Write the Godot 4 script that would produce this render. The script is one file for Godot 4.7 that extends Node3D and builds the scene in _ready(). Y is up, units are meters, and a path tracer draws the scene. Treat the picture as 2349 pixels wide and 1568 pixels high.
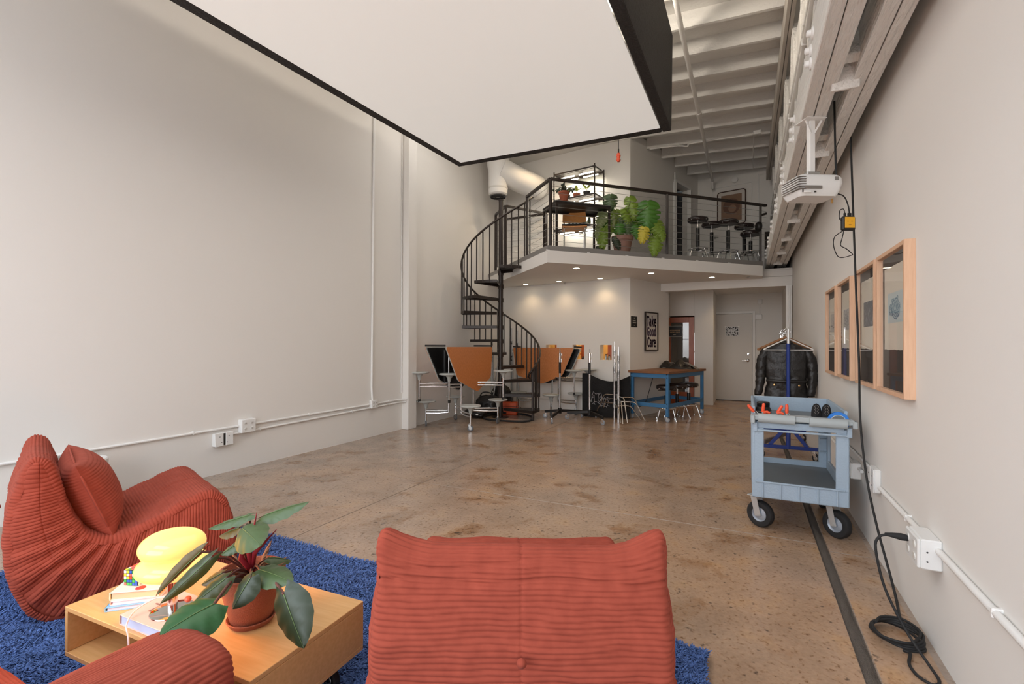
extends Node3D

# ---------- geometry collector ----------
class G:
	var v := PackedVector3Array()
	var n := PackedVector3Array()
	var t := PackedVector2Array()
	var ix := PackedInt32Array()
	var flat_uv2 := false
	var xf := Transform3D()
	func at(p: Vector3, turn := Vector3.ZERO) -> G:
		xf = Transform3D(Basis.from_euler(turn * PI / 180.0), p)
		return self
	func quad(a: Vector3, b: Vector3, c: Vector3, d: Vector3, ua := Vector2.ZERO, uc := Vector2.ONE) -> void:
		# corners run counter-clockwise seen from outside
		a = xf * a; b = xf * b; c = xf * c; d = xf * d
		var m := (b - a).cross(c - a)
		if m.length_squared() < 1e-16: m = (c - a).cross(d - a)
		m = m.normalized()
		var k := v.size()
		v.append_array([a, b, c, d])
		n.append_array([m, m, m, m])
		t.append_array([ua, Vector2(uc.x, ua.y), uc, Vector2(ua.x, uc.y)])
		ix.append_array([k, k + 2, k + 1, k, k + 3, k + 2])
	func tri(a: Vector3, b: Vector3, c: Vector3) -> void:
		a = xf * a; b = xf * b; c = xf * c
		var m := (b - a).cross(c - a).normalized()
		var k := v.size()
		v.append_array([a, b, c])
		n.append_array([m, m, m])
		t.append_array([Vector2.ZERO, Vector2(1, 0), Vector2(0, 1)])
		ix.append_array([k, k + 2, k + 1])
	func box(c: Vector3, s: Vector3, bev := 0.0) -> G:
		var h := s / 2.0
		var b: float = minf(bev, minf(h.x, minf(h.y, h.z)) * 0.9)
		for ax in 3:
			var a1 := (ax + 1) % 3
			var a2 := (ax + 2) % 3
			for sg in [-1.0, 1.0]:
				var p := []
				for q in [[-1.0, -1.0], [1.0, -1.0], [1.0, 1.0], [-1.0, 1.0]]:
					var w := Vector3.ZERO
					w[ax] = sg * h[ax]
					w[a1] = q[0] * (h[a1] - b)
					w[a2] = q[1] * (h[a2] - b)
					p.append(c + w)
				var uu := Vector2(s[a1], s[a2])
				if sg > 0: quad(p[0], p[1], p[2], p[3], Vector2.ZERO, uu)
				else: quad(p[3], p[2], p[1], p[0], Vector2.ZERO, uu)
		if b > 0.0:
			for ax in 3:
				var a1 := (ax + 1) % 3
				var a2 := (ax + 2) % 3
				for s1 in [-1.0, 1.0]:
					for s2 in [-1.0, 1.0]:
						var lo := Vector3.ZERO
						var hi := Vector3.ZERO
						lo[a1] = s1 * h[a1]; lo[a2] = s2 * (h[a2] - b)
						hi[a1] = s1 * (h[a1] - b); hi[a2] = s2 * h[a2]
						var d := Vector3.ZERO
						d[ax] = h[ax] - b
						_edge(c + lo, c + hi, d, c)
			for sx in [-1.0, 1.0]:
				for sy in [-1.0, 1.0]:
					for sz in [-1.0, 1.0]:
						var p1 := c + Vector3(sx * h.x, sy * (h.y - b), sz * (h.z - b))
						var p2 := c + Vector3(sx * (h.x - b), sy * h.y, sz * (h.z - b))
						var p3 := c + Vector3(sx * (h.x - b), sy * (h.y - b), sz * h.z)
						if sx * sy * sz > 0: tri(p1, p2, p3)
						else: tri(p1, p3, p2)
		return self
	func _edge(lo: Vector3, hi: Vector3, d: Vector3, c: Vector3) -> void:
		var m := (hi - lo).cross(d)
		if m.dot((lo + hi) / 2.0 - c) > 0: quad(lo - d, hi - d, hi + d, lo + d)
		else: quad(lo + d, hi + d, hi - d, lo - d)
	func bar(a: Vector3, b: Vector3, w: float, h: float, bev := 0.0, up := Vector3.UP) -> G:
		# a box from a to b, w wide and h high
		var keep := xf
		var z := (b - a).normalized()
		if absf(z.dot(up)) > 0.99: up = Vector3.FORWARD
		var x := up.cross(z).normalized()
		var y := z.cross(x)
		xf = keep * Transform3D(Basis(x, y, z), (a + b) / 2.0)
		box(Vector3.ZERO, Vector3(w, h, a.distance_to(b)), bev)
		xf = keep
		return self
	func tube(path: Array, r: Variant, sides := 8, cap := true, closed := false) -> G:
		var m := path.size()
		var up := Vector3.UP
		var rows := []
		var x := Vector3.ZERO
		for i in m:
			var a: Vector3 = path[(i - 1 + m) % m] if closed else path[maxi(i - 1, 0)]
			var b: Vector3 = path[(i + 1) % m] if closed else path[mini(i + 1, m - 1)]
			var z := (b - a).normalized()
			if x == Vector3.ZERO:
				if absf(z.dot(up)) > 0.95: up = Vector3.RIGHT
				x = up.cross(z).normalized()
			else:
				x = (x - z * x.dot(z)).normalized()
			var y := z.cross(x)
			var rad: float = r[i] if r is Array else r
			var row := PackedVector3Array()
			for k in sides:
				var g := TAU * k / sides
				row.append(path[i] + (x * cos(g) + y * sin(g)) * rad)
			rows.append(row)
		grid(rows, true, closed)
		if cap and not closed:
			for e in 2:
				var row: PackedVector3Array = rows[0] if e == 0 else rows[m - 1]
				var cc := Vector3.ZERO
				for p in row: cc += p / sides
				for k in sides:
					if e == 0: tri(cc, row[(k + 1) % sides], row[k])
					else: tri(cc, row[k], row[(k + 1) % sides])
		return self
	func rod(a: Vector3, b: Vector3, r: float, sides := 10) -> G:
		return tube([a, b], r, sides)
	func lathe(prof: Array, seg := 24) -> G:
		# profile of (radius, height) from bottom to top, round the y axis; creases over 40 degrees stay sharp
		var dirs := []
		for i in prof.size() - 1:
			var d: Vector2 = (prof[i + 1] - prof[i]).normalized()
			dirs.append(Vector2(d.y, -d.x))
		for i in prof.size() - 1:
			var na: Vector2 = dirs[i]
			var nb: Vector2 = dirs[i]
			if i > 0 and dirs[i - 1].dot(dirs[i]) > 0.77: na = (dirs[i] + dirs[i - 1]).normalized()
			if i < dirs.size() - 1 and dirs[i + 1].dot(dirs[i]) > 0.77: nb = (dirs[i] + dirs[i + 1]).normalized()
			var k := v.size()
			for j in seg + 1:
				var g := TAU * j / seg
				var cs := Vector2(cos(g), sin(g))
				v.append(xf * Vector3(prof[i].x * cs.x, prof[i].y, prof[i].x * cs.y))
				v.append(xf * Vector3(prof[i + 1].x * cs.x, prof[i + 1].y, prof[i + 1].x * cs.y))
				n.append((xf.basis * Vector3(na.x * cs.x, na.y, na.x * cs.y)).normalized())
				n.append((xf.basis * Vector3(nb.x * cs.x, nb.y, nb.x * cs.y)).normalized())
				t.append(Vector2(float(j) / seg, prof[i].y)); t.append(Vector2(float(j) / seg, prof[i + 1].y))
			for j in seg:
				var q := k + j * 2
				ix.append_array([q, q + 2, q + 1, q + 1, q + 2, q + 3])
		return self
	func grid(rows: Array, close_u := false, close_v := false, uvs := Vector2.ONE) -> G:
		# rows of points; smooth normals; outside is (along the row) x (from row to row)
		var nr := rows.size()
		var nc: int = rows[0].size()
		var k := v.size()
		var ext := 1 if close_u else 0
		var rr := nr + (1 if close_v else 0)
		var cc := nc + ext
		for i in rr:
			var row: PackedVector3Array = rows[i % nr]
			var up: PackedVector3Array = rows[(i + 1) % nr] if close_v or i < nr - 1 else rows[i]
			var dn: PackedVector3Array = rows[(i - 1 + nr) % nr] if close_v or i > 0 else rows[i]
			for j in cc:
				var jj := j % nc
				var b: Vector3 = row[(jj + 1) % nc] if close_u or jj < nc - 1 else row[jj]
				var a: Vector3 = row[(jj - 1 + nc) % nc] if close_u or jj > 0 else row[jj]
				var m := (b - a).cross(up[jj] - dn[jj])
				m = m.normalized() if m.length_squared() > 1e-18 else Vector3.UP
				v.append(xf * row[jj])
				n.append((xf.basis * m).normalized())
				t.append(Vector2(float(j) / (cc - 1), float(i) / maxi(rr - 1, 1)) * uvs)
		for i in rr - 1:
			for j in cc - 1:
				var q := k + i * cc + j
				ix.append_array([q, q + cc + 1, q + 1, q, q + cc, q + cc + 1])
		return self
	func prism(poly: PackedVector2Array, depth: float, both := true) -> G:
		# polygon in x, y (counter-clockwise), from z = -depth/2 to depth/2
		var f := Geometry2D.triangulate_polygon(poly)
		var h := depth / 2.0
		for i in range(0, f.size(), 3):
			var a := poly[f[i]]; var b := poly[f[i + 1]]; var c := poly[f[i + 2]]
			if (b - a).cross(c - a) < 0:
				var s := b
				b = c; c = s
			tri(Vector3(a.x, a.y, h), Vector3(b.x, b.y, h), Vector3(c.x, c.y, h))
			if both: tri(Vector3(a.x, a.y, -h), Vector3(c.x, c.y, -h), Vector3(b.x, b.y, -h))
		var ccw := not Geometry2D.is_polygon_clockwise(poly)
		for i in poly.size():
			var a := poly[i]; var b := poly[(i + 1) % poly.size()]
			if not ccw:
				var s := a
				a = b; b = s
			quad(Vector3(a.x, a.y, -h), Vector3(b.x, b.y, -h), Vector3(b.x, b.y, h), Vector3(a.x, a.y, h))
		return self
	func ball(c: Vector3, r: Vector3, seg := 16, rings := 9) -> G:
		var keep := xf
		xf = keep * Transform3D(Basis().scaled(r), c)
		var prof := []
		for i in rings + 1:
			var g := -PI / 2 + PI * i / rings
			prof.append(Vector2(maxf(cos(g), 0.001), sin(g)))
		lathe(prof, seg)
		xf = keep
		return self
	func made() -> ArrayMesh:
		var m := ArrayMesh.new()
		var a := []
		a.resize(Mesh.ARRAY_MAX)
		a[Mesh.ARRAY_VERTEX] = v; a[Mesh.ARRAY_NORMAL] = n; a[Mesh.ARRAY_TEX_UV] = t; a[Mesh.ARRAY_INDEX] = ix
		if flat_uv2:
			var t2 := PackedVector2Array()
			for p in v: t2.append(Vector2(p.x, -p.z))
			a[Mesh.ARRAY_TEX_UV2] = t2
		m.add_surface_from_arrays(Mesh.PRIMITIVE_TRIANGLES, a)
		return m

# ---------- naming and scene tree ----------
var used := {}
func numbered(called: String, parent: Node) -> String:
	var key := str(parent.get_instance_id()) + called
	var k: int = used.get(key, 0)
	used[key] = k + 1
	return called if k == 0 else "%s_%03d" % [called, k]
func tag(o: Node, label: String, category := "", group := "", kind := "") -> Node:
	if label: o.set_meta("label", label)
	if category: o.set_meta("category", category)
	if group: o.set_meta("group", group)
	if kind: o.set_meta("kind", kind)
	return o
func thing(called: String, label: String, category: String, where := Vector3.ZERO, turn := 0.0, group := "") -> Node3D:
	var o := Node3D.new()
	o.name = numbered(called, self)
	add_child(o, true)
	o.position = where
	o.rotation_degrees.y = turn
	tag(o, label, category, group)
	return o
func put(called: String, g: Variant, m: Material, parent: Node = self, label := "") -> MeshInstance3D:
	var o := MeshInstance3D.new()
	o.name = numbered(called, parent)
	o.mesh = g.made() if g is G else g
	o.material_override = m
	parent.add_child(o, true)
	if label: o.set_meta("label", label)
	return o
func single(called: String, g: G, m: Material, label: String, category: String, where := Vector3.ZERO, turn := 0.0, group := "") -> MeshInstance3D:
	var o := put(called, g, m)
	o.position = where
	o.rotation_degrees.y = turn
	tag(o, label, category, group)
	return o
func struct(called: String, g: G, m: Material) -> MeshInstance3D:
	var o := put(called, g, m)
	o.set_meta("kind", "structure")
	return o
func dup(src: Node3D, label: String, where: Vector3, turn := 0.0) -> Node3D:
	var c: Node3D = src.duplicate()
	c.name = numbered(String(src.name).rstrip("0123456789").rstrip("_"), self)
	add_child(c, true)
	c.position = where
	c.rotation_degrees.y = turn
	c.set_meta("label", label)
	return c

# ---------- paths ----------
func spline(pts: Array, per := 8, closed := false) -> Array:
	var out := []
	var m := pts.size()
	var last := m if closed else m - 1
	for i in last:
		var p0 = pts[(i - 1 + m) % m] if closed or i > 0 else pts[i]
		var p1 = pts[i]
		var p2 = pts[(i + 1) % m]
		var p3 = pts[(i + 2) % m] if closed or i < m - 2 else p2
		for k in per:
			out.append(p1.cubic_interpolate(p2, p0, p3, float(k) / per))
	if not closed: out.append(pts[m - 1])
	return out
func sharp(pts: Array, r: float, seg := 5) -> Array:
	# a polyline with its corners rounded to radius r
	var out := [pts[0]]
	for i in range(1, pts.size() - 1):
		var a: Vector3 = (pts[i - 1] - pts[i])
		var b: Vector3 = (pts[i + 1] - pts[i])
		var d: float = minf(r, minf(a.length(), b.length()) * 0.49)
		a = pts[i] + a.normalized() * d
		b = pts[i] + b.normalized() * d
		for k in seg + 1:
			var f := float(k) / seg
			out.append(a.lerp(pts[i], f).lerp(pts[i].lerp(b, f), f))
	out.append(pts[pts.size() - 1])
	return out
func rrect(w: float, h: float, r: float, seg := 4) -> PackedVector2Array:
	var p := PackedVector2Array()
	for q in [[1, 1, 0], [-1, 1, 90], [-1, -1, 180], [1, -1, 270]]:
		for k in seg + 1:
			var g := deg_to_rad(q[2] + 90.0 * k / seg)
			p.append(Vector2(q[0] * (w / 2 - r) + cos(g) * r, q[1] * (h / 2 - r) + sin(g) * r))
	return p

# ---------- materials ----------
func rgb(r: int, g: int, b: int) -> Color: return Color8(r, g, b)
func mat(c: Color, rough := 0.6, metal := 0.0, spec := 0.5) -> StandardMaterial3D:
	var m := StandardMaterial3D.new()
	m.albedo_color = c
	m.roughness = rough
	m.metallic = metal
	m.metallic_specular = spec
	return m
func noise(freq: float, octaves := 4, kind := FastNoiseLite.TYPE_SIMPLEX_SMOOTH, sd := 1) -> FastNoiseLite:
	var f := FastNoiseLite.new()
	f.noise_type = kind
	f.seed = sd
	f.frequency = freq
	f.fractal_octaves = octaves
	return f
func ntex(f: FastNoiseLite, stops: Array = [], size := 512) -> NoiseTexture2D:
	var x := NoiseTexture2D.new()
	x.width = size; x.height = size
	x.seamless = true
	x.noise = f
	if stops.size():
		var g := Gradient.new()
		g.offsets = PackedFloat32Array(stops.map(func(s): return s[0]))
		g.colors = PackedColorArray(stops.map(func(s): return s[1]))
		x.color_ramp = g
	return x
func relief(m: StandardMaterial3D, tex: Texture2D, cm: float) -> StandardMaterial3D:
	m.heightmap_enabled = true
	m.heightmap_texture = tex
	m.heightmap_scale = cm
	return m
func tri(m: StandardMaterial3D, scale: Vector3, world := true) -> StandardMaterial3D:
	m.uv1_triplanar = true
	m.uv1_world_triplanar = world
	m.uv1_scale = scale
	return m
func glow(c: Color, e: float) -> StandardMaterial3D:
	var m := mat(c, 0.5)
	m.emission_enabled = true
	m.emission = c
	m.emission_energy_multiplier = e
	return m
func glass(a := 0.04) -> StandardMaterial3D:
	var m := mat(Color(1, 1, 1, a), 0.02)
	m.transparency = BaseMaterial3D.TRANSPARENCY_ALPHA
	return m
func itex(im: Image) -> ImageTexture: return ImageTexture.create_from_image(im)
const EXPOSURE := 1.3
const WINDOW_E := 9.5
const UNSEEN_OVERHEAD_E := 6.0
const FILL_E := 3.0
const BOX_E := 2.4
const UNSEEN_BULB_E := 1.3
const DOWN_E := 0.2
const GROW_E := 0.8
const SILK_E := 0.36
const LAMP_E := 0.32
const LAMPGLASS_E := 0.62

# ---------- the scene ----------
var M := {}
func _ready() -> void:
	# camera
	var cam := Camera3D.new()
	cam.name = "camera"
	cam.fov = 70.78
	cam.near = 0.05
	cam.far = 100.0
	cam.position = Vector3(0, 1.4, 0)
	cam.rotation_degrees = Vector3(0.2864, 25.985, 0.1497)
	add_child(cam)
	# sky: a bright hazy day outside the windows behind the camera
	var env := Environment.new()
	var sm := ProceduralSkyMaterial.new()
	sm.sky_top_color = Color(0.86, 0.93, 1.0)
	sm.sky_horizon_color = Color(1.0, 0.99, 0.97)
	sm.ground_bottom_color = Color(0.62, 0.6, 0.57)
	sm.ground_horizon_color = Color(0.8, 0.79, 0.77)
	sm.sky_energy_multiplier = 1.0
	var sky := Sky.new()
	sky.sky_material = sm
	env.background_mode = Environment.BG_SKY
	env.sky = sky
	env.background_energy_multiplier = 3.4
	env.tonemap_mode = Environment.TONE_MAPPER_LINEAR
	env.tonemap_exposure = EXPOSURE
	env.sdfgi_enabled = true
	env.ssao_enabled = true
	env.ssil_enabled = true
	var we := WorldEnvironment.new()
	we.name = "environment"
	we.environment = env
	add_child(we)
	# out of view: window daylight from behind the camera, an overhead light for the front
	area_light("unseen_window_daylight", Vector3(-2.2, 2.3, 3.45), Vector3(0, 0, 0), Vector2(5.0, 3.2), Color(0.97, 0.975, 1.0), WINDOW_E)
	area_light("unseen_overhead_light", Vector3(-2.2, 5.3, 1.6), Vector3(-90, 0, 0), Vector2(4.6, 2.4), Color(0.98, 0.97, 1.0), UNSEEN_OVERHEAD_E)
	area_light("added_fill_light", Vector3(-3.3, 5.32, -6.6), Vector3(-90, 0, 0), Vector2(2.4, 1.6), Color(1.0, 0.98, 0.96), FILL_E)  # added fill, hidden behind the light box, brightens the mezzanine and back walls
	# the silk light box overhead
	area_light("lightbox_light", Vector3(-2.08, 3.6, -2.7), Vector3(-90, 0, 0), Vector2(2.4, 4.4), Color(1.0, 0.98, 0.955), BOX_E)
	materials()
	structure()
	truss()
	lightbox()
	foreground()
	middle()
	mezzanine()
func area_light(called: String, where: Vector3, turn: Vector3, size: Vector2, c: Color, e: float) -> void:
	var l := AreaLight3D.new()
	l.name = called
	l.area_size = size
	l.light_color = c
	l.light_energy = e
	l.area_range = 40.0
	l.shadow_enabled = true
	l.position = where
	l.rotation_degrees = turn
	add_child(l)
func spot(called: String, where: Vector3, turn: Vector3, angle: float, c: Color, e: float, size := 0.04) -> void:
	var l := SpotLight3D.new()
	l.name = called
	l.spot_angle = angle
	l.spot_angle_attenuation = 0.8
	l.spot_range = 20.0
	l.spot_attenuation = 2.0
	l.light_color = c
	l.light_energy = e
	l.light_size = size
	l.shadow_enabled = true
	l.position = where
	l.rotation_degrees = turn
	add_child(l)
func omni(called: String, where: Vector3, c: Color, e: float, size := 0.05) -> void:
	var l := OmniLight3D.new()
	l.name = called
	l.omni_range = 20.0
	l.omni_attenuation = 2.0
	l.light_color = c
	l.light_energy = e
	l.light_size = size
	l.shadow_enabled = true
	l.position = where
	add_child(l)

func floor_picture() -> ImageTexture:
	# worn stained concrete: 6 m x 12 m in 1024 x 2048
	var w := 1024
	var h := 2048
	var tone := noise(0.0035, 3, FastNoiseLite.TYPE_SIMPLEX_SMOOTH, 11).get_image(w, h).get_data()
	var cloud := noise(0.013, 5, FastNoiseLite.TYPE_SIMPLEX_SMOOTH, 5).get_image(w, h).get_data()
	var wf := noise(0.011, 4, FastNoiseLite.TYPE_SIMPLEX_SMOOTH, 23)
	wf.domain_warp_enabled = true
	wf.domain_warp_amplitude = 40.0
	wf.domain_warp_frequency = 0.02
	var blot := wf.get_image(w, h).get_data()
	var spotty := noise(0.075, 3, FastNoiseLite.TYPE_SIMPLEX_SMOOTH, 41).get_image(w, h).get_data()
	var fine := noise(0.16, 3, FastNoiseLite.TYPE_SIMPLEX_SMOOTH, 77).get_image(w, h).get_data()
	var out := PackedByteArray()
	out.resize(w * h * 3)
	var k := 0
	for y in h:
		for x in w:
			var i := y * w + x
			var a := tone[i] / 255.0
			var c := cloud[i] / 255.0
			var b := blot[i] / 255.0
			var s := spotty[i] / 255.0
			var f := fine[i] / 255.0
			# grey near the left wall, warmer tan to the right and far end
			var warm := clampf(x / 1024.0 * 0.9 + a * 0.7 - 0.3, 0.0, 1.0)
			var r := lerpf(0.575, 0.64, warm)
			var g := lerpf(0.515, 0.525, warm)
			var u := lerpf(0.465, 0.425, warm)
			var l := 1.0 + 0.18 * c + 0.10 * (f - 0.5)
			var smear := clampf((b - 0.64) * 4.5, 0.0, 1.0) * clampf((f * 0.6 + c) * 1.8 - 0.75, 0.0, 1.0)
			var dark := clampf((b * 0.5 + s * 0.62 - 0.82) * 9.0, 0.0, 1.0) * clampf(f * 2.4 - 0.6, 0.1, 1.0)
			var dots := clampf((s - 0.78) * 14.0, 0.0, 1.0) * clampf(f * 2.0 - 0.3, 0.0, 1.0)
			var rust := clampf((c - 0.62) * 4.0, 0.0, 1.0) * warm * 0.5
			var kd := 1.0 - 0.5 * maxf(dark, dots * 0.9)
			r = r * l * (1.0 - 0.20 * smear) * kd
			g = g * l * (1.0 - 0.30 * smear) * kd * (1.0 - 0.06 * rust)
			u = u * l * (1.0 - 0.42 * smear) * kd * (1.0 - 0.22 * rust)
			out[k] = int(clampf(r, 0, 1) * 255); out[k + 1] = int(clampf(g, 0, 1) * 255); out[k + 2] = int(clampf(u, 0, 1) * 255)
			k += 3
	return itex(Image.create_from_data(w, h, false, Image.FORMAT_RGB8, out))

func wood(a: Color, b: Color, sd := 3) -> NoiseTexture2D:
	return ntex(noise(0.012, 4, FastNoiseLite.TYPE_SIMPLEX_SMOOTH, sd), [[0.0, a], [0.5, a.lerp(b, 0.5)], [1.0, b]], 512)

func materials() -> void:
	var bumps := ntex(noise(0.03, 4), [], 512)
	var finebumps := ntex(noise(0.12, 3, FastNoiseLite.TYPE_SIMPLEX_SMOOTH, 9), [], 512)
	M.wall = relief(tri(mat(rgb(229, 226, 221), 0.75), Vector3.ONE * 0.7), bumps, 0.05)
	M.wall_dim = M.wall
	M.trim = mat(rgb(232, 231, 228), 0.5)
	M.paint = relief(tri(mat(rgb(226, 224, 220), 0.6), Vector3(1.2, 1.2, 1.2)), bumps, 0.4)
	M.rough_paint = relief(tri(mat(rgb(228, 226, 221), 0.65), Vector3(2.5, 2.5, 0.5)), ntex(noise(0.02, 5, FastNoiseLite.TYPE_SIMPLEX_SMOOTH, 3), [], 512), 1.2)
	M.soffit = mat(rgb(214, 208, 202), 0.7)
	M.concrete = mat(Color.WHITE, 0.3)
	M.concrete.albedo_texture = floor_picture()
	M.concrete.uv1_scale = Vector3(1.0 / 6.0, 1.0 / 12.0, 1)
	M.concrete.roughness = 0.27
	M.concrete.metallic_specular = 0.5
	M.concrete.detail_enabled = true
	M.concrete.detail_blend_mode = BaseMaterial3D.BLEND_MODE_MUL
	M.concrete.detail_uv_layer = BaseMaterial3D.DETAIL_UV_2
	M.concrete.uv2_scale = Vector3(0.71, 0.71, 1)
	M.concrete.detail_albedo = ntex(noise(0.034, 5, FastNoiseLite.TYPE_SIMPLEX_SMOOTH, 15), [[0.0, Color(0.6, 0.54, 0.48)], [0.15, Color(0.84, 0.8, 0.75)], [0.3, Color(0.97, 0.96, 0.95)], [0.55, Color(1, 1, 1)], [1.0, Color(0.93, 0.92, 0.91)]], 1024)
	relief(M.concrete, ntex(noise(0.006, 4, FastNoiseLite.TYPE_SIMPLEX_SMOOTH, 8), [], 512), 0.5)
	M.trench = relief(tri(mat(rgb(112, 102, 92), 0.6), Vector3.ONE * 3.0), finebumps, 1.5)
	M.black = mat(rgb(24, 22, 21), 0.5)
	M.black_gloss = mat(rgb(18, 17, 17), 0.28)
	M.iron = mat(rgb(46, 37, 32), 0.42, 0.25)
	M.rubber = mat(rgb(30, 30, 31), 0.7)
	M.chrome = mat(rgb(225, 225, 226), 0.14, 1.0)
	M.steel = mat(rgb(176, 176, 174), 0.32, 0.9)
	M.brass = mat(rgb(190, 150, 96), 0.3, 0.9)
	M.white_plastic = mat(rgb(228, 228, 226), 0.4)
	M.offwhite = mat(rgb(214, 212, 206), 0.5)
	M.grey_plastic = mat(rgb(176, 178, 174), 0.5)
	M.silk = glow(rgb(226, 224, 219), SILK_E)
	M.blackcloth = relief(tri(mat(rgb(44, 41, 39), 0.9), Vector3.ONE * 2.0, false), bumps, 0.8)
	M.cord_red = mat(rgb(158, 76, 60), 0.9, 0.0, 0.2)
	M.cord_red.rim_enabled = true
	M.cord_red.rim = 0.35
	M.cord_red.rim_tint = 0.7
	M.cord_red.albedo_texture = ntex(noise(0.02, 4, FastNoiseLite.TYPE_SIMPLEX_SMOOTH, 19), [[0.0, Color(0.86, 0.84, 0.84)], [1.0, Color(1, 1, 1)]], 512)
	tri(M.cord_red, Vector3.ONE * 1.6, false)
	M.rug = mat(rgb(84, 110, 164), 0.95, 0.0, 0.1)
	M.rug.vertex_color_use_as_albedo = true
	M.rug.rim_enabled = true
	M.rug.rim = 0.4
	M.rug.rim_tint = 0.8
	M.beech = mat(Color.WHITE, 0.38)
	M.beech.albedo_texture = wood(rgb(212, 160, 100), rgb(226, 178, 120))
	tri(M.beech, Vector3(0.6, 7.0, 7.0), false)
	M.birch = mat(Color.WHITE, 0.5)
	M.birch.albedo_texture = wood(rgb(214, 172, 140), rgb(226, 188, 156), 8)
	tri(M.birch, Vector3(9.0, 0.8, 9.0))
	M.terracotta = relief(tri(mat(rgb(170, 98, 70), 0.8), Vector3.ONE * 4.0, false), finebumps, 0.3)
	M.terracotta.albedo_texture = ntex(noise(0.01, 4, FastNoiseLite.TYPE_SIMPLEX_SMOOTH, 4), [[0.0, Color(0.9, 0.86, 0.86)], [1.0, Color(1, 1, 1)]], 256)
	M.soil = relief(tri(mat(rgb(52, 38, 28), 0.95), Vector3.ONE * 12.0, false), finebumps, 1.5)
	M.laminate = mat(Color.WHITE, 0.35)
	M.laminate.albedo_texture = ntex(noise(0.03, 4, FastNoiseLite.TYPE_SIMPLEX_SMOOTH, 6), [[0.0, rgb(190, 112, 56)], [0.5, rgb(202, 124, 66)], [1.0, rgb(212, 136, 78)]], 512)
	tri(M.laminate, Vector3(3, 1.2, 3), false)
	M.blue_steel = mat(rgb(66, 122, 168), 0.45, 0.1)
	M.navy = mat(rgb(30, 54, 128), 0.4, 0.1)
	M.benchtop = mat(Color.WHITE, 0.5)
	M.benchtop.albedo_texture = wood(rgb(120, 78, 48), rgb(140, 94, 60), 12)
	tri(M.benchtop, Vector3(1.0, 6.0, 6.0), false)
	M.cart = relief(tri(mat(rgb(160, 178, 194), 0.5), Vector3.ONE * 3.0, false), bumps, 0.15)
	M.cart_dark = mat(rgb(112, 118, 122), 0.5)
	M.leather = relief(tri(mat(rgb(29, 26, 24), 0.45), Vector3.ONE * 2.0, false), bumps, 0.2)
	M.seatskin = mat(rgb(38, 28, 26), 0.3)
	M.leaf = mat(rgb(52, 88, 40), 0.38)
	M.leaf_dark = mat(rgb(46, 60, 32), 0.4)
	M.leaf_yellow = mat(rgb(190, 176, 60), 0.45)
	M.leaf_lime = mat(rgb(108, 134, 42), 0.4)
	for q in [M.leaf, M.leaf_dark, M.leaf_yellow, M.leaf_lime]:
		q.backlight_enabled = true
		q.backlight = Color(0.16, 0.2, 0.05)
	M.stem = mat(rgb(96, 58, 52), 0.5)
	M.stem_red = mat(rgb(140, 34, 44), 0.45)
	M.stem_green = mat(rgb(96, 108, 48), 0.5)
	M.orange_wood = mat(Color.WHITE, 0.4)
	M.orange_wood.albedo_texture = wood(rgb(150, 76, 44), rgb(168, 92, 56), 14)
	tri(M.orange_wood, Vector3(6, 0.6, 6), false)
	M.glass = glass()
	M.ply = mat(Color.WHITE, 0.4)
	M.ply.albedo_texture = wood(rgb(206, 140, 80), rgb(224, 160, 96), 17)
	tri(M.ply, Vector3(2, 8, 8), false)
	M.orange = mat(rgb(232, 84, 46), 0.45)
	M.flesh_white = mat(rgb(236, 234, 230), 0.6)
	M.led = glow(Color(1.0, 0.93, 0.8), 14.0)
	M.galv = relief(tri(mat(rgb(150, 148, 146), 0.4, 0.6), Vector3.ONE), bumps, 0.2)
	M.dark = mat(rgb(58, 50, 44), 0.85)  # shade of the gap at the truss end, put into the colour
	M.lampglass = glow(rgb(255, 206, 116), LAMPGLASS_E)
	M.lampglass.roughness = 0.12
	M.leaf = mat(rgb(70, 90, 54), 0.4)
	M.leaf_big = mat(rgb(40, 84, 44), 0.35)
	M.leaf_deep = mat(rgb(40, 52, 30), 0.42)
	M.leaf_brown = mat(rgb(96, 80, 40), 0.35)
	M.dry = mat(rgb(132, 92, 66), 0.8)
	M.vein = mat(rgb(92, 114, 66), 0.5)
	M.blackcloth_dark = relief(tri(mat(rgb(20, 19, 20), 0.85), Vector3.ONE * 2.0, false), bumps, 0.6)
	M.strapgrey = mat(rgb(120, 114, 108), 0.6)
	M.hangerwood = mat(rgb(140, 92, 50), 0.45)
	M.clearplastic = glass(0.25)
	M.clearplastic.albedo_color = Color(0.9, 0.92, 0.93, 0.35)
	M.growlight = glow(Color(1.0, 0.96, 0.88), 9.0)
	M.leaf_mid = mat(rgb(62, 112, 36), 0.35)
	M.leaf_pale = mat(rgb(126, 138, 92), 0.5)
	for q in [M.leaf_mid, M.leaf_lime, M.leaf_yellow]:
		q.backlight_enabled = true
		q.backlight = Color(0.2, 0.22, 0.05)
	M.unseen_bulb = glow(Color(1.0, 0.95, 0.88), 6.0)  # for the unseen bulbs above the light box
	M.frameglass = glass(0.02)
	M.frameglass.metallic_specular = 0.42

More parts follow.
